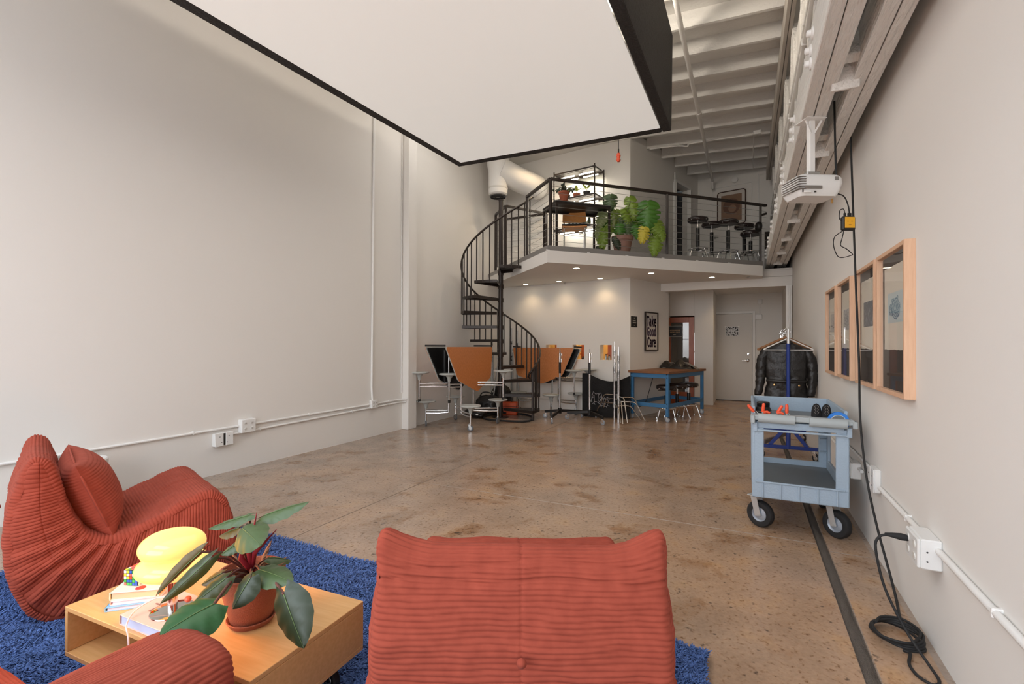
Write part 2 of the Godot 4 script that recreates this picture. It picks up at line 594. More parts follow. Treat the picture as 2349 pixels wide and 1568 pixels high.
# ---------- room ----------
const LX := -5.1
const RX := 0.78
func roof_y(x: float) -> float: return 5.33 - 0.0465 * (x + 1.7)
func wall_run(a: Vector2, b: Vector2, y0: float, y1: float, th: float) -> G:
	# a wall whose face runs from a to b (x, z); its body lies on the left of the way from a to b
	var g := G.new()
	var d := (b - a).normalized()
	var nn := Vector2(d.y, -d.x) * th
	var p := [a, b, b + nn, a + nn]
	var f := func(i, y): return Vector3(p[i].x, y, p[i].y)
	for i in 4:
		var j := (i + 1) % 4
		_side(g, f.call(i, y0), f.call(j, y0), y1 - y0, f.call(0, y0).lerp(f.call(2, y0), 0.5))
	g.quad(f.call(0, y1), f.call(1, y1), f.call(2, y1), f.call(3, y1))
	g.quad(f.call(3, y0), f.call(2, y0), f.call(1, y0), f.call(0, y0))
	return g
func _side(g: G, a: Vector3, b: Vector3, h: float, c: Vector3) -> void:
	var up := Vector3(0, h, 0)
	if (b - a).cross(up).dot((a + b) / 2.0 - c) > 0: g.quad(a, b, b + up, a + up)
	else: g.quad(b, a, a + up, b + up)
func structure() -> void:
	# floor: slabs of concrete parted by saw-cut joints, over a dark bed; a patched trench runs along the right wall
	var fl := Node3D.new()
	fl.name = "floor"
	add_child(fl)
	fl.set_meta("kind", "structure")
	var bed := G.new().box(Vector3(-2.16, -0.16, -4.9), Vector3(6.3, 0.2, 17.4))
	put("subfloor", bed, M.trench, fl)
	var xs := [[-5.25, -2.954], [-2.946, 0.447], [0.505, 0.93]]
	var zs := [[3.7, -3.996], [-4.004, -13.6]]
	for i in 3:
		for j in 2:
			var x0: float = xs[i][0]; var x1: float = xs[i][1]; var z1: float = zs[j][0]; var z0: float = zs[j][1]
			if i == 2 and j == 0: z0 = -3.886
			if i == 2 and j == 1: z1 = -3.894
			var g := G.new()
			var c := 0.004
			g.flat_uv2 = true
			var uv := func(x, z): return Vector2(x + 5.25, -z + 3.7)
			g.quad(Vector3(x0 + c, 0, z1 - c), Vector3(x1 - c, 0, z1 - c), Vector3(x1 - c, 0, z0 + c), Vector3(x0 + c, 0, z0 + c))
			g.t = PackedVector2Array([uv.call(x0, z1), uv.call(x1, z1), uv.call(x1, z0), uv.call(x0, z0)])
			var top := [Vector3(x0 + c, 0, z1 - c), Vector3(x1 - c, 0, z1 - c), Vector3(x1 - c, 0, z0 + c), Vector3(x0 + c, 0, z0 + c)]
			var low := [Vector3(x0, -c, z1), Vector3(x1, -c, z1), Vector3(x1, -c, z0), Vector3(x0, -c, z0)]
			for e in 4:
				var f := (e + 1) % 4
				g.quad(low[e], low[f], top[f], top[e])
				g.quad(low[e] + Vector3(0, -0.06, 0), low[f] + Vector3(0, -0.06, 0), low[f], low[e])
			put("slab", g, M.concrete, fl)
	# the trench filling: a rough lumpy strip a little below the slabs
	var rows := []
	var f2 := noise(3.0, 3, FastNoiseLite.TYPE_SIMPLEX_SMOOTH, 31)
	for i in 241:
		var z := 0.0 - i * 0.055
		var row := PackedVector3Array()
		for j in 9:
			var x := 0.442 + j * 0.0086
			row.append(Vector3(x, -0.012 + 0.011 * f2.get_noise_2d(x * 9.0, z * 2.0) + (0.007 if j in [3, 4, 5] else 0.0), z))
		rows.append(row)
	put("trench_filling", G.new().grid(rows), M.trench, fl)
	# left wall, its pilaster, right wall
	var wl := G.new()
	wl.box(Vector3(LX - 0.15, 2.8, -4.9), Vector3(0.3, 5.8, 17.4))
	struct("wall_left", wl, M.wall)
	struct("trim_1", G.new().box(Vector3(LX + 0.062, 2.72, -6.44), Vector3(0.135, 5.44, 0.22), 0.006), M.wall)
	struct("wall_right", G.new().box(Vector3(RX + 0.15, 2.8, -4.9), Vector3(0.3, 5.8, 17.4)), M.wall)
	# front wall behind the camera with its glazed opening
	var wf := G.new()
	wf.box(Vector3(-2.16, 0.25, 3.6), Vector3(6.0, 0.5, 0.2)).box(Vector3(-2.16, 4.85, 3.6), Vector3(6.0, 1.5, 0.2))
	wf.box(Vector3(-4.95, 2.3, 3.6), Vector3(0.4, 3.6, 0.2)).box(Vector3(0.6, 2.3, 3.6), Vector3(0.4, 3.6, 0.2))
	struct("wall_front", wf, M.wall)
	var wn := G.new()
	for i in 5: wn.box(Vector3(-4.75 + i * 1.288, 2.3, 3.6), Vector3(0.06, 3.6, 0.08))
	for y in [0.5, 1.7, 2.9, 4.1]: wn.box(Vector3(-2.17, y, 3.6), Vector3(5.2, 0.05, 0.07))
	struct("window_1", wn, M.iron)
	# back wall under the mezzanine with three small square openings
	var a := Vector2(LX, -9.73)
	var b := Vector2(-2.0, -9.25)
	var d := (b - a).normalized()
	var along := func(x: float): return a + d * ((x - a.x) / d.x)
	var holes := [[-3.84, -3.585], [-3.215, -2.955], [-2.607, -2.37]]
	var pieces := []
	var x0 := LX
	for h in holes:
		pieces.append([x0, h[0], 0.0, 2.69])
		pieces.append([h[0], h[1], 0.0, 1.098])
		pieces.append([h[0], h[1], 1.394, 2.69])
		x0 = h[1]
	pieces.append([x0, -2.0, 0.0, 2.69])
	pieces.append([LX, -2.0, 2.95, 5.5])
	var wb := G.new()
	for p in pieces:
		var q := wall_run(along.call(p[0]), along.call(p[1]), p[2], p[3], 0.16)
		merge(wb, q)
	struct("wall_back", wb, M.wall)
	# a store room behind the small openings, lit by an unseen lamp
	var st := G.new()
	st.box(Vector3(-3.3, 1.35, -10.6), Vector3(2.6, 2.7, 0.05))
	struct("wall_store", st, mat(rgb(196, 172, 130), 0.8))
	for h in holes:
		var p: Vector2 = along.call((h[0] + h[1]) / 2.0)
		var g := G.new().box(Vector3(0, 0.72, 0), Vector3(0.10, 1.44, 0.09), 0.004)
		g.box(Vector3(0, 1.2, 0), Vector3(0.14, 0.03, 0.12))
		single("door_post", g, M.orange_wood, ["orange wood post seen through the leftmost small wall opening", "orange wood post seen through the middle small wall opening", "orange wood post seen through the rightmost small wall opening"][holes.find(h)], "post", Vector3(p.x + 0.02 - 0.04, 0, p.y - 0.45), 0)
	omni("unseen_store_lamp", Vector3(-3.2, 2.4, -10.1), Color(1.0, 0.82, 0.55), 0.8, 0.1)
	struct("ceiling_store", G.new().box(Vector3(-3.4, 2.66, -10.2), Vector3(3.0, 0.04, 0.9)), M.wall)
	# angled wall with the poster, running from the corner away to the hall and on up past the mezzanine
	var cdir := Vector2(0.316, -1.0).normalized()
	var c0 := Vector2(-2.0, -9.25)
	var c1 := c0 + cdir * (1.55 / 0.9535)
	var c2 := c0 + cdir * (3.05 / 0.9535)
	struct("wall_angled", wall_run(c0, c1, 0.0, 2.69, 0.14), M.wall)
	var q0 := c0 + cdir * (1.78 / 0.9535)
	var q1 := c0 + cdir * (2.5 / 0.9535)
	var wu := wall_run(c0, q0, 2.95, 5.5, 0.14)
	merge(wu, wall_run(q1, c2, 2.95, 5.5, 0.14))
	merge(wu, wall_run(q0, q1, 4.96, 5.5, 0.14))
	struct("wall_upper_angled", wu, M.wall)
	# door opening up there: dark maroon door standing open
	var dg := G.new().box(Vector3(0, 1.0, 0), Vector3(0.04, 2.0, 0.62), 0.005)
	var dn := struct("door_3", dg, mat(rgb(86, 50, 50), 0.5))
	dn.position = Vector3(-1.47, 2.95, -11.45)
	dn.rotation_degrees.y = 8
	var frame := G.new()
	for q in [q0, q1]: frame.box(Vector3(q.x + 0.02, 3.96, q.y), Vector3(0.09, 2.02, 0.05), 0.004)
	frame.bar(Vector3(q0.x + 0.02, 4.99, q0.y), Vector3(q1.x + 0.02, 4.99, q1.y), 0.09, 0.06, 0.004)
	struct("trim_2", frame, M.trim)
	struct("trim_3", G.new().box(Vector3(q0.x + 0.04, 4.05, q0.y + 0.1), Vector3(0.03, 2.2, 0.06), 0.01), M.white_plastic)
	# hall: wall with the glazed orange door, jamb column, end wall with the flush grey door
	struct("wall_hall", merge(G.new().box(Vector3(-0.90, 1.35, -12.17), Vector3(0.41, 2.7, 0.14)), G.new().box(Vector3(-1.4345, 2.4, -12.17), Vector3(0.655, 0.62, 0.14)).box(Vector3(-1.72, 1.3, -11.5), Vector3(0.1, 2.6, 1.4))), M.wall)
	struct("wall_hall_side", G.new().box(Vector3(-0.76, 1.35, -12.8), Vector3(0.12, 2.7, 1.2)), M.wall)
	struct("wall_end", G.new().box(Vector3(-0.1, 1.35, -13.42), Vector3(2.0, 2.7, 0.1)), M.wall)
	struct("trim_4", G.new().box(Vector3(0.715, 1.26, -10.42), Vector3(0.1, 2.52, 0.1), 0.004).box(Vector3(0.715, 1.3, -10.35), Vector3(0.02, 2.4, 0.03)), M.trim)
	# flush door at the hall end
	var dr := Node3D.new()
	dr.name = "door_1"
	add_child(dr)
	dr.position = Vector3(-0.3, 0, -13.36)
	dr.set_meta("kind", "structure")
	put("leaf", G.new().box(Vector3(0, 1.09, 0.005), Vector3(0.86, 2.16, 0.04), 0.003), mat(rgb(212, 207, 200), 0.5), dr)
	var fr := G.new().box(Vector3(-0.465, 1.1, 0.02), Vector3(0.06, 2.2, 0.07), 0.003).box(Vector3(0.465, 1.1, 0.02), Vector3(0.06, 2.2, 0.07), 0.003).box(Vector3(0, 2.215, 0.02), Vector3(0.99, 0.06, 0.07), 0.003)
	put("frame", fr, M.trim, dr)
	put("threshold", G.new().box(Vector3(0, 0.008, 0.02), Vector3(0.86, 0.014, 0.08)), M.iron, dr)
	var hn := G.new().at(Vector3(0.33, 1.02, 0.03), Vector3(90, 0, 0)).lathe([Vector2(0.0, 0.0), Vector2(0.042, 0.0), Vector2(0.042, 0.012), Vector2(0.018, 0.02), Vector2(0.016, 0.05), Vector2(0, 0.052)], 20)
	hn.xf = Transform3D()
	hn.tube([Vector3(0.33, 1.02, 0.075), Vector3(0.27, 1.02, 0.078), Vector3(0.2, 1.015, 0.074)], [0.011, 0.010, 0.007])
	put("lever_handle", hn, M.chrome, dr)
	put("deadbolt", G.new().at(Vector3(0.345, 1.17, 0.03), Vector3(90, 0, 0)).lathe([Vector2(0, 0), Vector2(0.03, 0), Vector2(0.028, 0.018), Vector2(0, 0.02)], 20), M.chrome, dr)
	# orange glazed door in the hall
	var od := Node3D.new()
	od.name = "door_2"
	add_child(od)
	od.position = Vector3(-1.43, 0, -12.1)
	od.set_meta("kind", "structure")
	var of := G.new().box(Vector3(0.26, 1.03, 0), Vector3(0.115, 2.06, 0.05), 0.004).box(Vector3(-0.26, 1.03, 0), Vector3(0.115, 2.06, 0.05), 0.004)
	of.box(Vector3(0, 1.995, 0), Vector3(0.405, 0.13, 0.05), 0.004).box(Vector3(0, 0.14, 0), Vector3(0.405, 0.28, 0.05), 0.004)
	put("frame", of, M.orange_wood, od)
	put("pane", G.new().box(Vector3(0, 1.1, 0), Vector3(0.41, 1.67, 0.008)), M.glass, od)
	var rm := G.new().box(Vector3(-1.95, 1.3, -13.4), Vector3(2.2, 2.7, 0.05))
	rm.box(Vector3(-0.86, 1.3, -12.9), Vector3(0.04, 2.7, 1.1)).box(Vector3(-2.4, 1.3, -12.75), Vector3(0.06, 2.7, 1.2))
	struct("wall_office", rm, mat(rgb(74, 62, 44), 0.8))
	# window seen through that door
	var wx := G.new().box(Vector3(-1.21, 1.22, -13.36), Vector3(0.2, 1.0, 0.02))
	struct("window_2", wx, glow(Color(0.98, 0.97, 0.96), 0.9))
	struct("trim_5", G.new().box(Vector3(-1.21, 1.22, -13.34), Vector3(0.2, 0.03, 0.03)).box(Vector3(-1.32, 1.22, -13.34), Vector3(0.025, 1.02, 0.03)).box(Vector3(-1.21, 1.735, -13.34), Vector3(0.24, 0.03, 0.03)), M.iron)
	struct("unseen_wall_rear", G.new().box(Vector3(-2.16, 2.85, -13.72), Vector3(6.3, 5.9, 0.2)), M.wall)  # out of view, shuts out the sky behind the rooms
	struct("wall_upper_room", G.new().box(Vector3(-2.35, 4.2, -11.6), Vector3(0.06, 2.6, 3.6)), mat(rgb(96, 60, 60), 0.7))
	# dropped beam across the hall mouth
	struct("trim_6", G.new().box(Vector3(-0.495, 2.615, -10.56), Vector3(2.55, 0.19, 0.2), 0.006), M.wall)
	struct("trim_7", G.new().box(Vector3(0.53, 2.775, -10.5), Vector3(0.5, 0.12, 0.06), 0.004), M.wall)
	# mezzanine slab: plan with the corner cut at 45 degrees
	var plan := PackedVector2Array([Vector2(-2.787, 6.97), Vector2(0.272, 10.033), Vector2(0.272, 13.6), Vector2(-5.1, 13.6), Vector2(-5.1, 9.283)])
	var sl := G.new()
	sl.xf = Transform3D(Basis(Vector3(1, 0, 0), Vector3(0, 0, -1), Vector3(0, 1, 0)), Vector3(0, 2.775, 0))
	sl.prism(plan, 0.19)
	sl.xf = Transform3D()
	sl.box(Vector3(0.53, 2.775, -12.05), Vector3(0.51, 0.19, 3.1))
	struct("ceiling_mezzanine", sl, M.wall)
	var fl2 := G.new()
	fl2.xf = Transform3D(Basis(Vector3(1, 0, 0), Vector3(0, 0, -1), Vector3(0, 1, 0)), Vector3(0, 2.909, 0))
	fl2.prism(plan, 0.078)
	struct("floor_mezzanine", fl2, M.galv)
	# clips on the steel edge
	for i in 6:
		var p := Vector3(-2.78, 2.872, -6.99).lerp(Vector3(0.2, 2.872, -9.97), i * 0.168)
		single("edge_clip", G.new().box(Vector3.ZERO, Vector3(0.06, 0.022, 0.02), 0.003), M.trim, "small white clip on the steel edge of the mezzanine", "clip", p + Vector3(-0.006, 0, 0.006), 45, "clips along the mezzanine edge")
	# upper end wall, ceiling deck and joists
	struct("wall_upper_end", wall_run(Vector2(-1.3, -12.32), Vector2(0.8, -11.88), 2.95, 5.6, 0.14), M.wall)
	var deck := G.new()
	var y0 := roof_y(-5.3) + 0.2
	var y1 := roof_y(1.0) + 0.2
	for z in [[3.7, 2.8], [0.4, -13.6]]:
		deck.quad(Vector3(-5.3, y0, z[1]), Vector3(1.0, y1, z[1]), Vector3(1.0, y1, z[0]), Vector3(-5.3, y0, z[0]))
		deck.quad(Vector3(-5.3, y0 + 0.1, z[0]), Vector3(1.0, y1 + 0.1, z[0]), Vector3(1.0, y1 + 0.1, z[1]), Vector3(-5.3, y0 + 0.1, z[1]))
	for x in [[-5.3, -4.5], [0.1, 1.0]]:
		deck.quad(Vector3(x[0], roof_y(x[0]) + 0.2, 0.4), Vector3(x[1], roof_y(x[1]) + 0.2, 0.4), Vector3(x[1], roof_y(x[1]) + 0.2, 2.8), Vector3(x[0], roof_y(x[0]) + 0.2, 2.8))
	struct("ceiling", deck, M.paint)
	for i in 25:
		var z := 2.9 - 0.6085 * i
		var xa := -5.1
		var xb := 0.4
		if z < -9.3: xa = -2.0 + 0.316 * (-9.25 - z)
		var g := G.new().bar(Vector3(xa, roof_y(xa) + 0.1, z), Vector3(xb, roof_y(xb) + 0.1, z), 0.045, 0.2)
		var o := struct("trim_%d" % (10 + i), g, M.paint)
	# flat drywall ceiling over the back of the mezzanine
	struct("ceiling_upper", G.new().box(Vector3(-3.6, 5.44, -8.75), Vector3(3.0, 0.12, 1.9)), M.wall)
	recessed(Vector3(-3.69, 5.375, -8.6), 1.0, "round recessed ceiling light above the duct and the plant shelf")
	# dark panel standing in for the shade in the gap behind the truss end
	struct("shade_panel_truss_end", G.new().box(Vector3(0.56, 3.3, -11.3), Vector3(0.44, 0.9, 0.06)), M.dark)
	# recessed lights in the mezzanine soffit and hall
	var spots := [[-4.22, -9.32, "leftmost recessed downlight in the soffit, beside the stair pole"], [-3.42, -9.18, "second recessed downlight from the stair, close to the back wall"], [-2.54, -9.09, "recessed downlight nearest the wall corner, third from the stair"], [-2.56, -7.71, "recessed downlight nearest the front corner of the mezzanine"], [-1.53, -8.81, "recessed downlight in front of the angled wall with the poster"], [-0.59, -9.82, "recessed downlight just in front of the dropped beam"], [-0.23, -11.87, "recessed downlight in the hall ceiling near the grey door"]]
	for s in spots: recessed(Vector3(s[0], 2.68, s[1]), DOWN_E * (2.2 if s[1] < -9.6 else 1.0), s[2])
	for s in [[-3.38, -9.42], [0.03, -10.05], [0.06, -12.0]]:
		var g := G.new().lathe([Vector2(0, -0.03), Vector2(0.022, -0.03), Vector2(0.022, -0.024), Vector2(0.006, -0.02), Vector2(0.006, -0.006), Vector2(0.03, -0.004), Vector2(0.03, 0), Vector2(0, 0)], 14)
		single("ceiling_sprinkler", g, M.steel, ["small sprinkler head in the soffit beside the second downlight", "small sprinkler head in the soffit in front of the dropped beam", "small sprinkler head in the hall ceiling beside the downlight"][[-9.42, -10.05, -12.0].find(s[1])], "sprinkler", Vector3(s[0], 2.68, s[1]))
	left_wall_fittings()
func merge(a: G, b: G) -> G:
	var k := a.v.size()
	a.v.append_array(b.v); a.n.append_array(b.n); a.t.append_array(b.t)
	for i in b.ix: a.ix.append(i + k)
	return a
func recessed(p: Vector3, e: float, label: String) -> void:
	var t := thing("downlight", label, "ceiling light", p)
	put("trim_ring", G.new().lathe([Vector2(0.048, 0.0), Vector2(0.05, -0.004), Vector2(0.068, -0.006), Vector2(0.071, 0.0)], 28), M.trim, t)
	put("lens", G.new().lathe([Vector2(0, -0.0035), Vector2(0.05, -0.0035)], 28), M.led, t)
	spot("downlight_beam", p + Vector3(0, -0.02, 0), Vector3(-90, 0, 0), 62, Color(1.0, 0.86, 0.68), e, 0.05)

func outlet_box(where: Vector3, turn: float, w: float, h: float, d: float, label: String, style := 0) -> Node3D:
	# surface box on a wall; local +z looks away from the wall
	var t := thing("outlet_box", label, "outlet", where, turn)
	put("body", G.new().box(Vector3(0, 0, d * 0.42), Vector3(w, h, d * 0.84), 0.006), M.white_plastic, t)
	if style == 2:
		put("cover", G.new().at(Vector3(-w * 0.28, 0, d * 0.9), Vector3(0, 0, 4)).box(Vector3.ZERO, Vector3(w * 0.44, h * 1.02, d * 0.14), 0.003), M.white_plastic, t)
		put("cover", G.new().at(Vector3(w * 0.29, 0, d * 0.9)).box(Vector3.ZERO, Vector3(w * 0.42, h, d * 0.14), 0.003), M.white_plastic, t)
		put("gap", G.new().box(Vector3(0.005, 0, d * 0.855), Vector3(0.02, h * 0.9, 0.004)), M.black, t)
		for q in [[-0.05, 0.03], [-0.03, -0.03], [0.05, 0.03], [0.03, -0.035]]: put("screw", G.new().at(Vector3(q[0], q[1], d * 0.98), Vector3(90, 0, 0)).lathe([Vector2(0, 0), Vector2(0.005, 0), Vector2(0.004, 0.002), Vector2(0, 0.003)], 10), M.black, t)
	else:
		put("cover", G.new().box(Vector3(0, 0, d * 0.9), Vector3(w * 0.98, h * 0.98, d * 0.16), 0.004), M.white_plastic, t)
		for sx in [-1, 1]:
			for sy in [-1, 1]:
				put("receptacle", G.new().at(Vector3(sx * w * 0.23, sy * h * 0.2, d * 0.985), Vector3(90, 0, 0)).lathe([Vector2(0, 0), Vector2(0.017, 0), Vector2(0.016, 0.003), Vector2(0, 0.003)], 16), M.offwhite, t)
				put("slot", G.new().box(Vector3(sx * w * 0.23 - 0.006, sy * h * 0.2, d + 0.002), Vector3(0.003, 0.008, 0.003)).box(Vector3(sx * w * 0.23 + 0.006, sy * h * 0.2, d + 0.002), Vector3(0.003, 0.008, 0.003)), M.rubber, t)
	return t
func conduit(called: String, path: Array, r: float, label: String, m: Material, clips: Array = [], wall := Vector3.LEFT) -> Node3D:
	var t := thing(called, label, "conduit")
	put("pipe", G.new().tube(path, r, 10), m, t)
	for c in clips: put("strap", G.new().at(c).box(wall * r * 0.3, Vector3(r * 2.6, 0.034, 0.018) if wall.x != 0 else Vector3(0.03, r * 2.6, 0.02), 0.003), M.trim, t)
	return t
func left_wall_fittings() -> void:
	var x := LX + 0.014
	conduit("conduit", [Vector3(x, 0.478, -0.3), Vector3(x, 0.482, -2.8), Vector3(x, 0.49, -5.5), Vector3(x, 0.495, -6.2), Vector3(x + 0.10, 0.5, -6.315)], 0.013, "upper white electrical conduit along the left wall", M.trim, [Vector3(x, 0.475, -1.9), Vector3(x, 0.484, -3.0), Vector3(x, 0.487, -4.45), Vector3(x, 0.495, -6.0)])
	conduit("conduit", [Vector3(x, 0.405, -3.35), Vector3(x, 0.43, -5.0), Vector3(x, 0.452, -6.2), Vector3(x + 0.08, 0.46, -6.315)], 0.013, "lower white electrical conduit along the left wall", M.trim, [Vector3(x, 0.412, -3.75), Vector3(x, 0.432, -5.2), Vector3(x, 0.447, -6.0)])
	conduit("conduit", [Vector3(x + 0.004, 0.52, -5.62), Vector3(x + 0.004, 0.75, -5.6), Vector3(x + 0.004, 5.3, -5.635)], 0.017, "white conduit rising up the left wall before the pilaster", M.trim, [Vector3(x, 0.95, -5.61), Vector3(x, 2.42, -5.62)])
	conduit("conduit", [Vector3(LX + 0.01, 0.6, -6.30), Vector3(LX + 0.01, 5.3, -6.30)], 0.008, "thin grey conduit in the corner beside the pilaster", M.trim)
	outlet_box(Vector3(LX, 0.478, -3.575), 90, 0.17, 0.15, 0.07, "white four-gang outlet box on the left wall, in line with the upper conduit")
	outlet_box(Vector3(LX, 0.375, -3.30), 90, 0.2, 0.14, 0.06, "white double junction box with split covers below the left wall conduit", 2)
	outlet_box(Vector3(LX, 0.49, -5.63), 90, 0.13, 0.12, 0.06, "white outlet box at the foot of the rising conduit near the pilaster")
	# low white drum against the wall, half hidden by the lounge chair
	var t := thing("drum_heater", "white round slatted drum standing between the chair and the left wall", "heater", Vector3(-4.83, 0, -1.98))
	put("lid", G.new().lathe([Vector2(0.165, 0.42), Vector2(0.165, 0.452), Vector2(0.155, 0.462), Vector2(0, 0.464)], 32), M.white_plastic, t)
	put("core", G.new().lathe([Vector2(0, 0.01), Vector2(0.14, 0.01), Vector2(0.14, 0.425)], 24), M.rubber, t)
	for i in 30:
		var g := TAU * i / 30
		put("slat", G.new().at(Vector3(cos(g) * 0.155, 0.215, sin(g) * 0.155), Vector3(0, -rad_to_deg(g), 0)).box(Vector3.ZERO, Vector3(0.014, 0.42, 0.02), 0.003), M.white_plastic, t)
	put("base", G.new().lathe([Vector2(0, 0), Vector2(0.165, 0), Vector2(0.165, 0.03), Vector2(0.15, 0.035)], 32), M.white_plastic, t)

# ---------- roof truss along the right wall ----------
func truss() -> void:
	var t := thing("roof_truss", "white painted double-plank timber roof truss running above the right wall", "truss")
	var H := 2.95
	for x in [[0.338, 0.408], [0.414, 0.488], [0.562, 0.63], [0.636, 0.70]]:
		put("bottom_chord", G.new().box(Vector3((x[0] + x[1]) / 2, H + 0.14, -4.95), Vector3(x[1] - x[0], 0.28, 12.5), 0.005), M.rough_paint, t)
	for x in [[0.375, 0.415], [0.421, 0.462]]:
		put("top_chord", G.new().box(Vector3((x[0] + x[1]) / 2, 5.02, -4.95), Vector3(x[1] - x[0], 0.24, 13.2), 0.004), mat(rgb(186, 180, 172), 0.7), t)
	# web members come down between the chord planks, two at each joint
	for i in 10:
		var z := 0.25 - 1.155 * i
		put("web_member", G.new().bar(Vector3(0.525, H - 0.03, z - 0.22), Vector3(0.525, 4.95, z + 0.42), 0.068, 0.14, 0.004, Vector3.RIGHT), M.rough_paint, t)
		put("web_member", G.new().bar(Vector3(0.525, H + 0.05, z - 0.02), Vector3(0.525, 4.95, z - 0.64), 0.068, 0.14, 0.004, Vector3.RIGHT), M.rough_paint, t)
		for b in [[0.21, 0.12], [0.16, -0.03], [0.09, -0.05]]:
			put("bolt", G.new().at(Vector3(0.338, H + b[0], z - 0.03 + b[1] * 0.6), Vector3(0, 0, 90)).lathe([Vector2(0.036, 0), Vector2(0.036, 0.008), Vector2(0.02, 0.012), Vector2(0.02, 0.03), Vector2(0.012, 0.034), Vector2(0, 0.036)], 8), M.trim, t)
	# board skin and conduits above the chord
	var s := thing("truss_cladding", "white boards filling the truss above its bottom chord", "cladding")
	for i in 7: put("board", G.new().box(Vector3(0.50, 3.36 + i * 0.225, -4.95), Vector3(0.02, 0.215, 12.6), 0.004), M.paint, s)
	for q in [[3.42, 0.026, 0.46], [3.62, 0.03, 0.45], [3.80, 0.018, 0.46], [4.0, 0.024, 0.452], [4.2, 0.018, 0.46]]:
		var w := thing("conduit", "", "conduit")
		tag(w, ["white conduit lowest on the truss, just over the bottom chord", "thick white conduit second from the bottom along the truss", "thin white conduit third from the bottom along the truss", "white conduit fourth from the bottom along the truss", "white conduit topmost along the truss below the top chord"][[3.42, 3.62, 3.80, 4.0, 4.2].find(q[0])], "conduit", "conduits along the truss")
		put("pipe", G.new().rod(Vector3(q[2], q[0], 1.0), Vector3(q[2], q[0], -11.2), q[1], 10), M.trim, w)
		for i in 7: put("strap", G.new().box(Vector3(q[2], q[0], -0.6 - i * 1.5 - q[0] * 0.3), Vector3(q[1] * 2.5, q[1] * 2.6, 0.03), 0.004), M.trim, w)
	# sprinkler pipe under the joists
	var sp := thing("sprinkler_pipe", "long white sprinkler pipe hung under the ceiling joists", "pipe")
	put("pipe", G.new().rod(Vector3(-0.69, 5.16, 1.0), Vector3(-0.705, 5.16, -11.95), 0.03, 12), M.paint, sp)
	put("coupling", G.new().rod(Vector3(-0.696, 5.16, -8.3), Vector3(-0.696, 5.16, -8.45), 0.042, 12), M.paint, sp)
	put("end_fitting", G.new().rod(Vector3(-0.705, 5.16, -11.9), Vector3(-0.705, 5.02, -11.98), 0.03, 10).ball(Vector3(-0.705, 5.02, -11.98), Vector3.ONE * 0.04), M.paint, sp)
	var br := thing("branch_pipe", "thin white pipe clipped to a ceiling joist with a junction box", "pipe")
	put("pipe", G.new().tube(spline([Vector3(-1.7, 5.22, -9.6), Vector3(-1.2, 5.2, -9.63), Vector3(-1.0, 5.15, -9.6), Vector3(-0.9, 5.19, -9.6), Vector3(0.0, 5.17, -9.6), Vector3(0.12, 5.2, -9.62)], 5), 0.014, 8), M.trim, br)
	put("junction_box", G.new().box(Vector3(0.17, 5.2, -9.63), Vector3(0.12, 0.07, 0.05), 0.006), M.trim, br)
	put("drop_pipe", G.new().rod(Vector3(0.12, 5.18, -9.64), Vector3(0.12, 5.14, -11.4), 0.01, 8), M.trim, br)

func lightbox() -> void:
	var t := thing("overhead_lightbox", "huge black-skirted overhead light box with white silk underside", "light box")
	var ex := Vector3(-1, 0.015, 0).normalized()
	var ez := Vector3(-0.002, 0.026, -1).normalized()
	var ey := ex.cross(ez).normalized()
	if ey.y < 0: ey = -ey
	var bs := Basis(-ex, ey, -ez)
	var far_right := Vector3(-0.73, 3.711, -5.415)
	var W := 2.70
	var L := 5.2
	var c := far_right + ex * W / 2 - ez * L / 2
	t.transform = Transform3D(bs, c)
	put("silk", G.new().box(Vector3(0, 0.006, 0), Vector3(W - 0.2, 0.008, L - 0.24)), M.silk, t)
	var fr := G.new()
	fr.box(Vector3(-W / 2 + 0.055, 0.03, 0), Vector3(0.11, 0.06, L), 0.008).box(Vector3(W / 2 - 0.045, 0.03, 0), Vector3(0.09, 0.06, L), 0.008)
	fr.box(Vector3(0, 0.03, -L / 2 + 0.06), Vector3(W - 0.2, 0.06, 0.12), 0.008).box(Vector3(0, 0.03, L / 2 - 0.06), Vector3(W - 0.2, 0.06, 0.12), 0.008)
	put("frame", fr, M.blackcloth, t)
	for q in [[Vector3(-W / 2 + 0.01, 0.53, 0), Vector3(0.02, 0.96, L)], [Vector3(W / 2 - 0.01, 0.53, 0), Vector3(0.02, 0.96, L)], [Vector3(0, 0.53, -L / 2 + 0.01), Vector3(W - 0.04, 0.96, 0.02)], [Vector3(0, 0.53, L / 2 - 0.01), Vector3(W - 0.04, 0.96, 0.02)]]:
		put("skirt", G.new().box(q[0], q[1]), M.blackcloth, t)
	# unseen bulbs above the box, placed to light the joists and upper end wall
	for q in [Vector3(0.95, 1.25, -2.1), Vector3(0.5, 1.25, -0.6)]:
		put("unseen_bulb", G.new().ball(q, Vector3.ONE * 0.05, 16, 9), M.unseen_bulb, t)
		put("unseen_bulb_holder", G.new().rod(q + Vector3(0, 0.045, 0), q + Vector3(0, 0.14, 0), 0.022, 12), M.white_plastic, t)
		omni("unseen_bulb_light", t.transform * q, Color(1.0, 0.95, 0.88), UNSEEN_BULB_E, 0.1)
	for q in [[-1, -1], [1, -1], [-1, 1], [1, 1]]: put("hanger_cable", G.new().rod(Vector3(q[0] * 1.0, 1.0, q[1] * 2.2), Vector3(q[0] * 1.0, 1.72, q[1] * 2.2), 0.004, 6), M.black, t)

